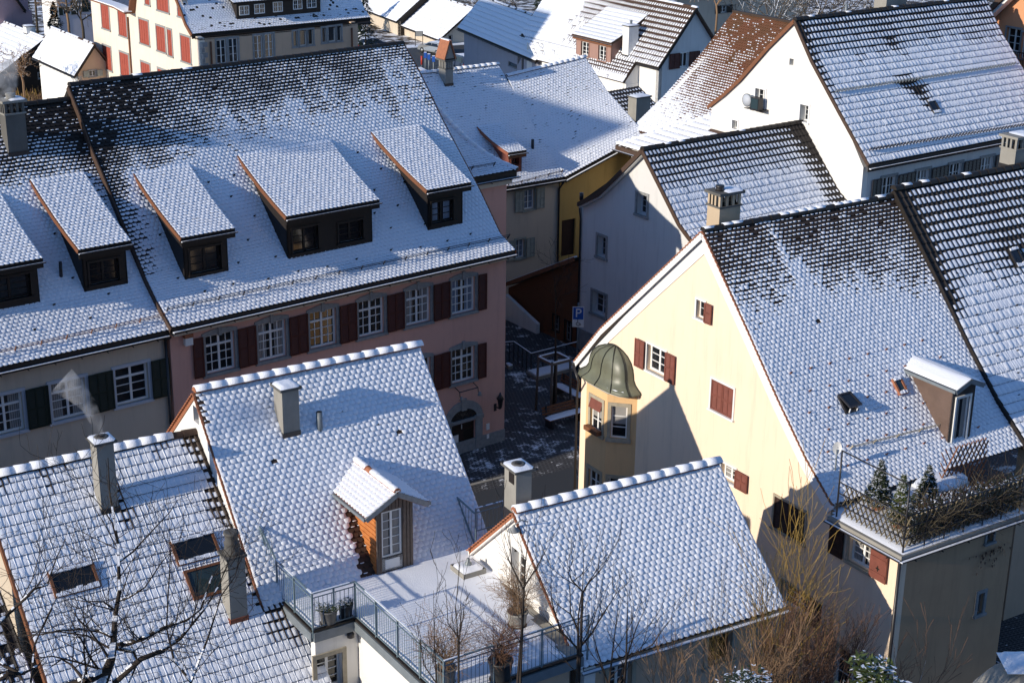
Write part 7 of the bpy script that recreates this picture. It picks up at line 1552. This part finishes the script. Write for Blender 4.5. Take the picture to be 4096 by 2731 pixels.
leafy('evergreen_shrub', 'snowy green leaved evergreen shrub at the bottom edge', Q('34', 890, 1600), 28, .62, 1500, 'leaf', rg, snow=.22, ls=.085)
leafy('evergreen_shrub', 'snow flecked pale leaved shrub in the bottom edge right of the saplings', Q('33', 1700, 1640), 27, .6, 1000, 'leaf_dark', rg, snow=.4, ls=.05)
rk = MB(); q = pd(Q('34', 1885, 1520), 36); rk_b = empty('rock', q-V3(0, 0, 1), 0, 'snow capped grey boulder in the bottom right corner', 'rock')
vs = []; rr = random.Random(3)
for j in range(7):
    for i in range(10): a = 2*math.pi*i/10; s = math.sin(math.pi*(j+.5)/8)*rr.uniform(.8, 1.15); vs.append((1.0*s*math.cos(a), 1.0*s*math.sin(a), 1.5*(1-j/6)-.2))
rk.add(vs, [(j*10+i, j*10+(i+1) % 10, (j+1)*10+(i+1) % 10, (j+1)*10+i)[::-1] for j in range(6) for i in range(10)]+[tuple(range(10))], 'concrete'); rk.build('stone', rk_b)
mb = MB(); snowpad(mb, -.4, .45, -.4, .45, 1.3, .12); mb.build('snow_cap', rk_b)
# terrace pots
def pot(h, px, z, label, r=.24, hh=.42, kind='twigs', m='pot_grey', seed=1, grp='planters on the roof terrace', twm='twig_tan', th=1.0):
    q = h.Z(px, z); w = h.W(q[0], q[1], z); e = empty('planter', w, 0, label, 'planter', grp); mb = MB(); rg = random.Random(seed)
    mb.lathe((0, 0, 0), [(r*.72, 0), (r*.8, .05), (r*.98, hh*.9), (r*1.06, hh*.92), (r*1.06, hh), (r*.9, hh), (r*.88, hh-.05)], m, 18); mb.lathe((0, 0, 0), [(r*.95, 0), (r*.95, .03), (r*.8, .035)], 'wood_dark', 16); mb.build('pot', e); mb = MB()
    if kind == 'twigs':
        for i in range(46): a = rg.uniform(0, 6.28); twig_tree(mb, V3(math.cos(a)*r*.3, math.sin(a)*r*.3, hh-.05), V3(math.cos(a)*.5*rg.random(), math.sin(a)*.5*rg.random(), 1), th*rg.uniform(.5, 1.), .008, 2, twm, rg, .5, .0, 4, .16, 0, 3, .0035)
        mb.build('twigs', e)
    else: leafy('', '', None, 0, r*1.15, 700, 'leaf' if kind == 'heather' else 'conifer', rg, snow=.5, ls=.035, parent=e, loc=(0, 0, hh+r*.35), flat=.6)
    return e
pot(F1, Q('32', 548, 1150), ZT+.03, 'grey planter with snow capped heather at the terrace corner', kind='heather', seed=2); pot(F1, Q('32', 668, 1108), ZT+.03, 'smaller dark planter with snowy evergreen right of the heather planter', r=.2, kind='x', m='pot_dark', seed=3)
pot(F1, Q('32', 1862, 1165), ZT+.03, 'pale pot with a round twiggy shrub below the white gable', r=.27, m='concrete', seed=4, th=1.05); pot(F1, Q('32', 1745, 1540), ZT+.03, 'dark pot with reddish upright grass at the front railing', r=.30, hh=.55, m='pot_dark', seed=5, twm='twig_red', th=1.0)
pot(F1, Q('32', 1365, 1560), ZT+.03, 'pot with wide tan twig shrub inside the railing corner', r=.26, m='pot_grey', seed=6, th=1.1)
# balcony of the yellow house: conifers, snowy table
for i, (px_, hh, R, lb, m) in enumerate(((Q('34', 895, 345), 1.5, .42, 'snow flecked blue green conifer, leftmost on the balcony', 'leaf_dark'), (Q('34', 1045, 470), 1.6, .36, 'yellow green narrow conifer in the balcony corner', 'leaf'), (Q('34', 1225, 390), 1.5, .48, 'broad snow laden conifer right of the yellow green one on the balcony', 'leaf_dark'))):
    q = BK.Z(px_, ZB+.1); w = BK.W(q[0], q[1], ZB+.05); e = empty('potted_conifer', w, 0, lb, 'conifer', 'conifers in pots on the balcony'); mb = MB(); mb.lathe((0, 0, 0), [(.17, 0), (.22, .3), (.24, .3), (.2, .3)], 'terracotta', 12); mb.build('pot', e)
    leafy('', '', None, 0, R, 2600, m, random.Random(30+i), snow=.30, ls=.075, parent=e, loc=(0, 0, .25), cone=True, H=hh*.9)
q = BK.Z(Q('34', 1330, 215), ZB+.55); w = BK.W(q[0], q[1], ZB+.05); e = empty('garden_table', w, Y.az, 'oval garden table under a smooth cap of snow on the balcony', 'table'); mb = MB()
vs = []; K = 20
for zz, k_ in ((.70, 1.), (.74, 1.), (.80, .92), (.83, .6), (.84, 0.01)):
    for j in range(K): t = 2*math.pi*j/K; vs.append((1.0*k_*math.cos(t), .55*k_*math.sin(t), zz))
mb.add(vs, [(i*K+j, i*K+(j+1) % K, (i+1)*K+(j+1) % K, (i+1)*K+j) for i in range(4) for j in range(K)]+[tuple(range(K))[::-1]], 'snow', True); mb.build('snow_cover', e)
mb = MB(); mb.bb(-.8, .8, -.4, .4, .62, .70, 'frame_white'); mb.build('tabletop', e)
for x, y in ((-.6, -.3), (.6, -.3), (-.6, .3), (.6, .3)): mb = MB(); mb.bb(x-.03, x+.03, y-.03, y+.03, 0, .63, 'frame_white'); mb.build('leg', e)
q = Y.R(Q('34', 600, 90)); w = Y.W(*q); e = empty('satellite_dish', w, 0, 'white satellite dish on a short mast at the lower left of the yellow house roof', 'satellite dish')
mb = MB(); mb.tube([(0, 0, -.3), (0, 0, .7)], .025, 'zinc', 6); mb.build('mast', e); mb = MB(); vs = []; K = 16
for r_, o_ in ((.02, .05), (.10, .035), (.19, .0)):
    for j in range(K): t = 2*math.pi*j/K; vs.append((r_*math.cos(t)*.75+o_*.7, o_*.7, .75+r_*math.sin(t)*1.1))
mb.add(vs, [(i*K+j, i*K+(j+1) % K, (i+1)*K+(j+1) % K, (i+1)*K+j) for i in range(2) for j in range(K)], 'frame_white', True); mb.tube([(0, 0, .4), (-.35, -.35, .55)], .012, 'zinc', 4); mb.build('dish', e)
rg = random.Random(88); mb = MB()
for i in range(420):            # dry climbing stems woven through the lattice
    u = ue+.5+(XR-ue)*rg.random(); v = vc+.02+rg.random()*.45; p = V3(u, v, ZB+.05); twig_tree(mb, p, V3(rg.gauss(0, .5), rg.gauss(0, .3), 1), rg.uniform(.4, 1.3), .006, 1, rg.choice(('bark', 'bark', 'wood_lattice')), rg, .5, .0, 4, .25, .1, 3, .004)
for i in range(3200):
    u = ue+.4+(XR-ue)*rg.random(); v = vc+rg.random()*.5; z = ZB+.1+1.0*rg.random()**.8; a = V3(rg.gauss(0, 1), rg.gauss(0, 1), rg.gauss(0, .6)); a *= .05/np.linalg.norm(a); q = np.cross(a, (0, 0, 1)); p = V3(u, v, z)
    mb.add([p-a, p+q*.5, p+a, p-q*.5], [(0, 1, 2, 3)], 'snow' if rg.random() < .16 else rg.choice(('leaf_dark', 'ivy', 'leaf_dark')))
o = mb.build('climbing_plants', loc=Vector(BK.o)); o.rotation_euler = (0, 0, BK.az); tag(o, kind='stuff')
# ------------------------------------------------------------------ things on the square
def at0(px, z=0.02): return pz(px, z)
def bench(p, rz, label):
    e = empty('park_bench', p, rz, label, 'bench', 'benches on the square'); mb = MB()
    for k in range(4): mb.bb(-1.0, 1.0, -.25+k*.13, -.15+k*.13, .42, .46, 'wood_brown')
    mb.build('seat', e); mb = MB()
    for k in range(3): mb.bb(-1.0, 1.0, .27+k*.03, .30+k*.03, .52+k*.13, .62+k*.13, 'wood_brown')
    mb.build('backrest', e); mb = MB(); snowpad(mb, -.98, .98, -.25, .22, .46, .07); mb.build('snow_cover', e)
    for x in (-.8, .8): mb = MB(); mb.bb(x-.04, x+.04, -.22, .3, 0, .42, 'metal_dark'); mb.bb(x-.03, x+.03, .28, .33, .42, .95, 'metal_dark'); mb.build('leg', e)
bench(at0(Q('23', 450, 1385)), R_(36), 'slatted bench with snow on its seat in the foreground of the square'); bench(at0(Q('23', 480, 1215)), R_(-54), 'dark slatted bench with snow in front of the low snowy bed')
p = at0(Q('23', 370, 1300)); e = empty('tree_guard', p, R_(36), 'tall wooden frame guarding a thin bare tree on the square', 'tree guard')
sq = [(-.55, -.55), (.55, -.55), (.55, .55), (-.55, .55)]
for x, y in sq: mb = MB(); mb.tube([(x, y, 0), (x*.9, y*.9, 2.6)], .055, 'wood_grey', 8); mb.build('post', e)
mb = MB()
for i in range(4):
    a, b = sq[i], sq[(i+1) % 4]; mb.bar((a[0]*.9, a[1]*.9, 2.5), (b[0]*.9, b[1]*.9, 2.5), .06, .12, 'wood_grey'); mb.bar((a[0]*.9, a[1]*.9, 2.58), (b[0]*.9, b[1]*.9, 2.58), .08, .03, 'snow')
mb.build('cross_rails', e)
e = empty('square_tree', p+V3(.0, .0, 0), 0, 'thin bare tree held inside the wooden frame', 'tree'); mb = MB(); mb.tube([(0, 0, 0), (0.05, 0, 3), (0, 0, 4.2)], [.06, .05, .035], 'bark', 6); mb.build('trunk', e); mb = MB(); twig_tree(mb, V3(0, 0, 4.1), V3(0, 0, 1), 2.2, .03, 3, 'bark', random.Random(4), .5, .05, 4, .1, 0, 3, .006); mb.build('branches', e)
p = at0(Q('23', 540, 1010)); p = at0((Q('23', 545, 0)[0], 1560)); q = pz(Q('23', 543, 710), 2.2)
sg = empty('parking_sign', V3(q[0], q[1], 0), 0, 'blue parking sign with wheelchair plate on a pole', 'road sign'); mb = MB(); mb.tube([(0, 0, 0), (0, 0, 3.4)], .04, 'zinc', 8); mb.build('pole', sg)
yd = V3(-q[0], -q[1], 0); yd /= np.linalg.norm(yd); fx = V3(-yd[1], yd[0], 0)
def board(par, x0, x1, z0, z1, m, d=.05, th=.02, name='board'): mb = MB(); mb.box(fx*x0+yd*d+V3(0, 0, z0), fx*(x1-x0), V3(0, 0, z1-z0), yd*th, m); return mb.build(name, par)
board(sg, -.27, .27, 2.22, 3.22, 'paint_white', .05, .02, 'sign_plate'); board(sg, -.24, .24, 2.60, 3.19, 'sign_blue', .072, .006, 'sign_panel')
def lettering(par, txt, size, loc, m, name='lettering'):
    cu = bpy.data.curves.new(name, 'FONT'); cu.body = txt; cu.size = size; cu.align_x = 'CENTER'; cu.align_y = 'CENTER'; cu.extrude = .004; tmp = bpy.data.objects.new('tmp', cu); sc.collection.objects.link(tmp)
    bpy.context.view_layer.update(); me = bpy.data.meshes.new_from_object(tmp); bpy.data.objects.remove(tmp); me.materials.clear(); me.materials.append(MATS[m]); o = bpy.data.objects.new(name, me); sc.collection.objects.link(o); o.parent = par
    X = Vector(-fx if False else fx); Zv = Vector((0, 0, 1)); Nn = Vector(yd); X = Zv.cross(Nn); o.matrix_local = Matrix(((X[0], Zv[0], Nn[0], loc[0]), (X[1], Zv[1], Nn[1], loc[1]), (X[2], Zv[2], Nn[2], loc[2]), (0, 0, 0, 1))); return o
lettering(sg, 'P', .60, yd*.088+V3(0, 0, 2.90), 'paint_white')
mb = MB(); X_ = np.cross((0, 0, 1), yd); c = yd*.078+V3(0, 0, 2.42)       # wheelchair symbol
mb.tube([c+X_*.09*math.cos(t)+V3(0, 0, .09*math.sin(t)-.03) for t in np.linspace(2.2, 6.6, 10)], .014, 'wood_dark', 4); mb.tube([c+X_*-.02+V3(0, 0, .12), c+X_*-.01+V3(0, 0, .0), c+X_*.08+V3(0, 0, 0), c+X_*.13+V3(0, 0, -.10)], .016, 'wood_dark', 4); mb.tube([c+X_*-.02+V3(0, 0, .15), c+X_*-.02+V3(0, 0, .18)], .022, 'wood_dark', 6); mb.build('wheelchair_symbol', sg)
# low beds and iron fences
def bed(pts, label):
    P3 = [at0(p) for p in pts]; c = sum(P3)/4; e = empty('planting_bed', c, 0, label, 'planting bed', 'low beds on the square'); mb = MB(); mb.poly([V3(*(p-c)[:2], .16) for p in P3], (0, 0, -.16), 'concrete'); mb.build('bed_border', e)
    mb = MB(); mb.poly([V3(*((p-c)*.93)[:2], .22) for p in P3], (0, 0, -.1), 'snow'); mb.build('snow_cover', e)
bed([Q('23', 180, 1040), Q('23', 250, 1085), Q('23', 540, 1010), Q('23', 540, 965)], 'long low bed under snow in front of the shed'); bed([Q('23', 60, 1010), Q('23', 90, 1000), Q('23', 60, 985), Q('23', 40, 990)], 'small snowy bed corner beside the pink house')
def fence(pts, label, hgt_=1.0, n=4):
    P3 = [at0(p) for p in pts]; e = empty('iron_fence', P3[0], 0, label, 'fence', 'iron fences on the square'); mb = MB()
    for a, b in zip(P3[:-1], P3[1:]):
        a, b = a-P3[0], b-P3[0]; mb.bar(a+V3(0, 0, hgt_), b+V3(0, 0, hgt_), .05, .04, 'metal_dark'); mb.bar(a+V3(0, 0, .5), b+V3(0, 0, .5), .03, .03, 'metal_dark'); mb.bar(a+V3(0, 0, hgt_+.03), b+V3(0, 0, hgt_+.03), .05, .02, 'snow')
        for i in range(n): c = a+(b-a)*i/n; mb.bar(c, c+V3(0, 0, hgt_), .05, .05, 'metal_dark', up=(0, 1, 0))
    mb.build('rails', e)
fence([Q('23', -30, 960), Q('23', 95, 950), Q('23', 215, 1035), Q('23', 540, 950)], 'dark iron fence with snowy rail across the back of the square')
# ------------------------------------------------------------------ parking lot: cars, posts
def car(p, rz, label, paint, tall=1.45, L=4.2, mpv=False):
    e = empty('parked_car', p, rz, label, 'car', 'parked cars'); h = tall; mb = MB()
    prof = [(-L/2, .35), (-L/2+.02, .75), (-L/2+.12, .98), (-L/2+.35, 1.02)]
    cab = [(-L/2+.22, .95), (-L/2+.62, h-.03), (-L/2+1.1, h+.02), (L/2-1.9, h), (L/2-1.0, .98)] if not mpv else [(-L/2+.12, .98), (-L/2+.4, h), (-L/2+1.0, h+.04), (L/2-1.7, h), (L/2-.75, 1.0)]
    out = [(-L/2, .3), (-L/2-.03, .6), (-L/2+.05, .95)]+cab[1:-1]+[cab[-1], (L/2-.3, .85), (L/2-.02, .65), (L/2, .3)]
    ws = [.80, .86, .88, .80, .90, .90, .8]
    def wd_(z): return .88 if z < .95 else .88-(z-.95)/(h-.95)*.22
    K = len(out); vs = [(x, -wd_(z), z) for x, z in out]+[(x, wd_(z), z) for x, z in out]
    fs = [(i, (i+1) % K, K+(i+1) % K, K+i) for i in range(K)]; mb.add(vs, fs+[tuple(range(K))[::-1], tuple(range(K, 2*K))], paint); mb.build('body', e)
    mb = MB()
    for s in (-1, 1):
        def sd(x, z): return (x, s*(wd_(z)+.006), z)
        x0, x1 = cab[0][0]+.35, cab[-1][0]-.25; xm = (x0+x1)/2
        q = [sd(x0, 1.0), sd(xm-.05, 1.0), sd(xm-.05, h-.12), sd(x0+.28, h-.12)]; r = [sd(xm+.05, 1.0), sd(x1, 1.0), sd(cab[-2][0]-.02, h-.12), sd(xm+.05, h-.12)]
        mb.add(q, [(0, 1, 2, 3) if s < 0 else (3, 2, 1, 0)], 'glass'); mb.add(r, [(0, 1, 2, 3) if s < 0 else (3, 2, 1, 0)], 'glass')
    a, b = cab[0], cab[1]; n = V3(-(b[1]-a[1]), 0, (b[0]-a[0])); n /= np.linalg.norm(n); n = n if n[0] < 0 else -n
    p1, p2 = V3(a[0]+(b[0]-a[0])*.22, 0, a[1]+(b[1]-a[1])*.22), V3(a[0]+(b[0]-a[0])*.85, 0, a[1]+(b[1]-a[1])*.85); mb.add([p1+n*.04+V3(0, -.68, 0), p1+n*.04+V3(0, .68, 0), p2+n*.04+V3(0, .58, 0), p2+n*.04+V3(0, -.58, 0)], [(0, 1, 2, 3)[::-1]], 'glass')
    mb.build('windows', e)
    for y in (-.72, .72): mb = MB(); mb.bb(-L/2-.035, -L/2+.1, y-.14, y+.14, .70, .88, 'lamp_red'); mb.build('tail_light', e)
    mb = MB(); mb.bb(-L/2-.05, -L/2-.02, -.26, .26, .5, .62, 'paint_white'); mb.build('number_plate', e)
    mb = MB(); snowpad(mb, cab[1][0], cab[-2][0], -.6, .6, h-.0, .05); mb.build('roof_snow', e)
    for x in (-L/2+.75, L/2-.8):
        for s in (-1, 1):
            mb = MB(); mb.tube([(x, s*.72, .32), (x, s*.90, .32)], [.32, .32], 'rubber', 16); w = mb.build('wheel', e); mb = MB(); mb.tube([(x, s*.89, .32), (x, s*.91, .32)], [.2, .2], 'car_silver', 12); mb.build('rim', w)
car(pz(Q('12', 1285, 372), zp+.16), R_(135), 'silver hatchback parked on the wet lot beyond the big roof', 'car_silver'); car(pz(Q('12', 1475, 478), zp+.16), R_(118), 'dark blue people carrier behind the orange hooded chimney', 'car_blue', 1.65, 4.5, True)
car(pz(Q('12', 850, 345), zp+.16), R_(30), 'dark snow dusted car half hidden behind the ridge', 'car_blue')
for i, (x, y0, y1, c, lb) in enumerate(((1197, 470, 402, 'post_red', 'slim post with a red sleeve, leftmost by the parking lot kerb'), (1222, 488, 385, 'sign_blue', 'blue topped parking post next to the red sleeved post'), (1247, 500, 398, 'sign_blue', 'middle blue topped parking post by the kerb'), (1279, 515, 412, 'sign_blue', 'blue topped parking post nearest the chimney'))):
    b = pz(Q('12', x, y0), zp+.16); H_ = 2.0 if i else 1.6; e = empty('parking_post', b, 0, lb, 'post', 'posts by the parking lot'); mb = MB(); mb.tube([(0, 0, 0), (0, 0, H_*.75)], .07, 'zinc', 8); mb.build('pole', e); mb = MB()
    if i: mb.bb(-.16, .16, -.12, .12, H_*.68, H_, c); mb.bb(-.15, .15, -.11, .11, H_, H_+.05, 'snow'); mb.build('meter_head', e)
    else: mb.tube([(0, 0, .3), (0, 0, 1.3)], .11, c, 8); mb.build('sleeve', e)
mb = MB(); a, b, c, d = [pz(Q('12', *p), zp+.3) for p in ((1165, 475), (1190, 470), (1310, 530), (1280, 545))]; e = empty('traffic_island', a, 0, 'snow edged kerb island below the parking posts', 'kerb'); mb.poly([a-a, b-a, c-a, d-a], (0, 0, -.25), 'concrete'); mb.build('kerb_stones', e); mb = MB(); mb.poly([(x-a)*1.0+V3(0, 0, .05) for x in (a, b, c, d)], (0, 0, -.04), 'snow'); mb.build('snow_cover', e)
b = pz(Q('12', 1178, 328), zp+.16); e = empty('notice_post', b, 0, 'grey framed notice board on two legs at the edge of the lot', 'sign'); mb = MB(); mb.bb(-.5, -.42, -.04, .04, 0, 1.9, 'metal_dark'); mb.bb(.42, .5, -.04, .04, 0, 1.9, 'metal_dark'); mb.build('posts', e); mb = MB(); mb.bb(-.5, .5, -.03, .03, 1.3, 1.95, 'frame_grey'); mb.build('board', e)
b = pz(Q('11', 385, 700), -5.); t = pp(Q('11', 362, 425), b, V3(0, 1, 0)); e = empty('street_lamp', b, 0, 'tall grey street lamp beside the small white house', 'street lamp'); mb = MB(); mb.tube([(0, 0, 0), (t[0]-b[0], 0, t[2]-b[2])], [.1, .06], 'frame_grey', 8); mb.build('pole', e); mb = MB(); tt = t-b; mb.bb(tt[0]-1.2, tt[0]+.1, -.12, .12, tt[2], tt[2]+.12, 'frame_white'); mb.build('lamp_head', e)
# ------------------------------------------------------------------ trees behind
def conifer(px, d, H, R, label, gz, seed=1, snow=.1, m='conifer'):
    top = pd(px, d); b = V3(top[0], top[1], top[2]-H); e = empty('conifer', b, 0, label, 'conifer', 'trees among the far houses'); rg = random.Random(seed); mb = MB()
    for i in range(5200):
        t = rg.random()**.8; lay = .82+.25*math.sin(t*H*4.5); rr = R*(1-t)**.9*lay*math.sqrt(rg.uniform(.25, 1)); a = rg.uniform(0, 6.283); rr *= 1+.22*math.sin(a*3+t*9); p = V3(rr*math.cos(a), rr*math.sin(a), H*(.06+.94*t)-.25*rr)
        o_ = V3(math.cos(a), math.sin(a), -.35); q = V3(-math.sin(a), math.cos(a), 0); s = .42*rg.uniform(.5, 1.3)*(1-.5*t); mb.add([p-o_*s*.3, p+q*s*.3, p+o_*s, p-q*s*.3+V3(0, 0, .05)], [(0, 1, 2, 3)], 'snow_far' if rg.random() < snow else m)
    mb.build('crown', e); mb = MB(); mb.tube([(0, 0, -6), (0, 0, H*.9)], [R*.09, .03], 'bark', 6); mb.build('trunk', e)
conifer(Q('11', 370, 15), 178, 15, 4.2, 'dark conifer standing before the pale house with green shutters', -6, 1, .03); conifer(Q('11', 150, -120), 190, 14, 3.6, 'tall dark conifer at the top left beside the mauve house', -6, 2, .03); conifer(Q('12', 800, -60), 160, 19, 4.6, 'snow dusted dark conifer at the corner of the big cream building', -6, 3, .16)
conifer(Q('12', 720, -90), 215, 14, 4, 'conifer half hidden behind the big cream building roof', -6, 4, .12); conifer(Q('13', 300, -120), 240, 13, 6, 'broad green conifer beyond the bluish grey building', -8, 5, .05, 'leaf_dark'); conifer(Q('13', 440, -150), 250, 14, 7, 'second broad green conifer beyond the bluish grey building', -8, 6, .05, 'leaf_dark')
conifer(Q('14', 190, 20), 190, 14, 5, 'green conifer among the bare trees at the top right', -8, 7, .03, 'leaf_dark')
def bare_tree(px, d, H, label, seed, m='bark_far', depth=4, r=.16, snow=.25, spread=.5, up=.04):
    b = pd(px, d); e = empty('bare_tree', b, 0, label, 'tree', 'leafless trees among the far houses'); rg = random.Random(seed); mb = MB(); mb.tube([(0, 0, -4), (.1, 0, H*.2), (0, 0, H*.36)], [r, r*.8, r*.7], m, 6); mb.build('trunk', e); mb = MB()
    for i in range(4): a = rg.uniform(0, 6.28); twig_tree(mb, V3(0, 0, H*.34), V3(math.cos(a)*.5, math.sin(a)*.5, .8), H*.52, r*.5, depth-1, m, rg, spread, up, 4, .16, snow, 3, .02)
    mb.build('branches', e)
for i, (px_, d, H, lb) in enumerate(((Q('11', 160, 640), 150, 3.9, 'round leafless tan bush tree in front of the timber barn'), (Q('11', 480, 270), 172, 7.5, 'reddish leafless tree below the pale house with green shutters'), (Q('11', 580, 300), 170, 6.5, 'leafless tree between the dark conifer and the big cream building'), (Q('11', 250, 110), 215, 8, 'leafless tree behind the two dark conifers'),
      (Q('14', 180, 520), 150, 9, 'leafless tree left of the chimney smoke at the top right'), (Q('14', 400, 520), 140, 10, 'wide snow lined leafless tree above the big white gable'), (Q('14', 580, 500), 150, 10, 'leafless tree with crooked trunk right of the wide one'), (Q('14', 780, 460), 150, 10, 'leafless tree left of the ridge chimney'), (Q('14', 1100, 420), 160, 9, 'leafless tree right of the ridge chimney'), (Q('14', 1350, 330), 165, 8, 'leafless tree above the far end of the ridge'),
      (Q('13', 1500, 170), 140, 4.5, 'small leafless shrub tree beside the red mossy roof'), (Q('13', 1700, 420), 170, 8, 'leafless tree right of the house with dark shutters'), (Q('13', 1880, 470), 160, 10, 'leafless tree behind the ridge of the red mossy roof'), (Q('12', 1620, 250), 240, 8, 'leafless tree beyond the low white house'), (Q('13', 120, 200), 235, 8, 'leafless tree behind the bluish grey roof'))):
    bare_tree(px_, d, H, lb, 50+i, m='twig_tan' if i in (0, 1, 10) else 'bark_far', r=.12 if i in (0, 10) else .17, snow=.3 if i > 3 else .08, depth=4, spread=.6)
rg = random.Random(77); mb = MB()
for i in range(900): p = pz(Q('11', rg.uniform(90, 350), rg.uniform(560, 760)), -5.); mb.tube([p, p+V3(rg.gauss(0, .15), rg.gauss(0, .15), rg.uniform(.4, 1.5))], .018, rg.choice(('willow', 'twig_red', 'twig_tan')), 3, cap=False)
o = mb.build('dry_grass'); tag(o, kind='stuff')
# ------------------------------------------------------------------ smoke
def smoke(path, rad, label, dens=.5, seed=0):
    m = bpy.data.materials.new('smoke'); m.use_nodes = True; t = m.node_tree; t.nodes.remove(t.nodes['Principled BSDF']); v = t.nodes.new('ShaderNodeVolumePrincipled'); v.inputs['Color'].default_value = (.95, .95, .97, 1)
    tc = t.nodes.new('ShaderNodeTexCoord'); n = t.nodes.new('ShaderNodeTexNoise'); n.inputs['Scale'].default_value = 2.6; n.inputs['Detail'].default_value = 5; n.inputs['Distortion'].default_value = .6; r = t.nodes.new('ShaderNodeMapRange'); r.inputs[1].default_value = .40; r.inputs[2].default_value = .72; r.inputs[3].default_value = 0; r.inputs[4].default_value = dens
    t.links.new(tc.outputs['Object'], n.inputs['Vector']); t.links.new(n.outputs[0], r.inputs[0]); t.links.new(r.outputs[0], v.inputs['Density']); t.links.new(v.outputs[0], t.nodes['Material Output'].inputs['Volume']); MATS['smk'+label] = m
    mb = MB(); o = path[0]; mb.tube([p-o for p in path], rad, 'smk'+label, 10); ob = mb.build('smoke', loc=Vector(o)); tag(ob, label, 'smoke', kind='stuff')
def vert(px, ref): return pp(px, ref, V3(0, 1, 0))
c = pd(Q('21', 690, 1485), 1); q = LL.W(*LL.R(Q('31', 770, 300))); ref = pp(Q('21', 695, 1490), q, V3(0, 1, 0))
smoke([ref, vert(Q('21', 670, 1370), ref), vert(Q('21', 620, 1260), ref), vert(Q('21', 540, 1170), ref), vert(Q('21', 430, 1080), ref)], [.12, .17, .22, .30, .40], 'white smoke drifting from the tall chimney on the lower left roof', 2.6)
q = L.W(*L.R(Q('11', 60, 1090))); ref = pp(Q('11', 55, 700), q, V3(0, 1, 0)); smoke([ref, vert(Q('11', 30, 620), ref), vert(Q('11', 5, 540), ref), vert(Q('11', -40, 470), ref)], [.2, .5, .7, .8], 'white smoke over the chimney at the left edge', 2.2)

# ------------------------------------------------------------------ tall houses unseen left of the frame, inferred from shadows and shaped to cast them
def shadow_house(cx, cy, az, L_, Wd_, ze, zr_, label, gz=0):
    h = House(az, (cx, cy), label, name='house', group='unseen tall houses placed for their shadows'); wl = Wall(h, 'E', -Wd_/2)
    for k in range(int(L_/3)):
        for f in range(3): window(wl, (-L_/2+1+3*k, -L_/2+2+3*k, gz+2+3.2*f, gz+3.6+3.2*f), trim=.1, shut=(-1, 1), sm='shutter_green', slats=0)
    wl.build([(-L_/2, gz), (L_/2, gz), (L_/2, ze), (-L_/2, ze)], 'plaster_cream', .3)
    for s in (-1, 1): mb = MB(); mb.poly([(s*L_/2, -Wd_/2+.3, gz), (s*L_/2, -Wd_/2+.3, ze), (s*L_/2, 0, zr_), (s*L_/2, Wd_/2, ze), (s*L_/2, Wd_/2, gz)], (-.3*s, 0, 0), 'plaster_cream'); mb.build('gable_wall', h.root)
    mb = MB(); mb.bb(-L_/2+.3, L_/2-.3, Wd_/2-.3, Wd_/2, gz, ze, 'plaster_cream'); mb.build('rear_wall', h.root)
    for s in (-1, 1): mb = MB(); mb.poly([(-L_/2-.4, 0, zr_+.2), (L_/2+.4, 0, zr_+.2), (L_/2+.4, s*(Wd_/2+.5), ze-.2), (-L_/2-.4, s*(Wd_/2+.5), ze-.2)], (0, 0, -.2), 'snow_far'); mb.build('roof', h.root)
S_ = V3(math.cos(R_(SUN_AZ)), math.sin(R_(SUN_AZ)), math.tan(R_(SUN_EL)))
t_ = C2.W(*C2.R(B(1240, 460), [(p[1], p[2]) for p in Lp])) if False else C2.W(*(q2*.35+q1*.25+q0*.4)); n1 = t_+S_*58
lat_ = V3(-math.sin(R_(SUN_AZ)), math.cos(R_(SUN_AZ)), 0); n1 = n1-lat_*5.3
shadow_house(n1[0], n1[1], 123.5, 16, 10, n1[2]-4.5, n1[2]-.6, 'unseen tall cream house placed left of the frame to shade the middle roofs')
t2 = G_.W(-8, 0, G_.prof[0][1]); n2 = t2+S_*62
shadow_house(n2[0]-3, n2[1], 123.5, 16, 10, n2[2]-4, n2[2]+1.0, 'unseen long tall house placed left of the frame to shade the bluish grey building', -6)
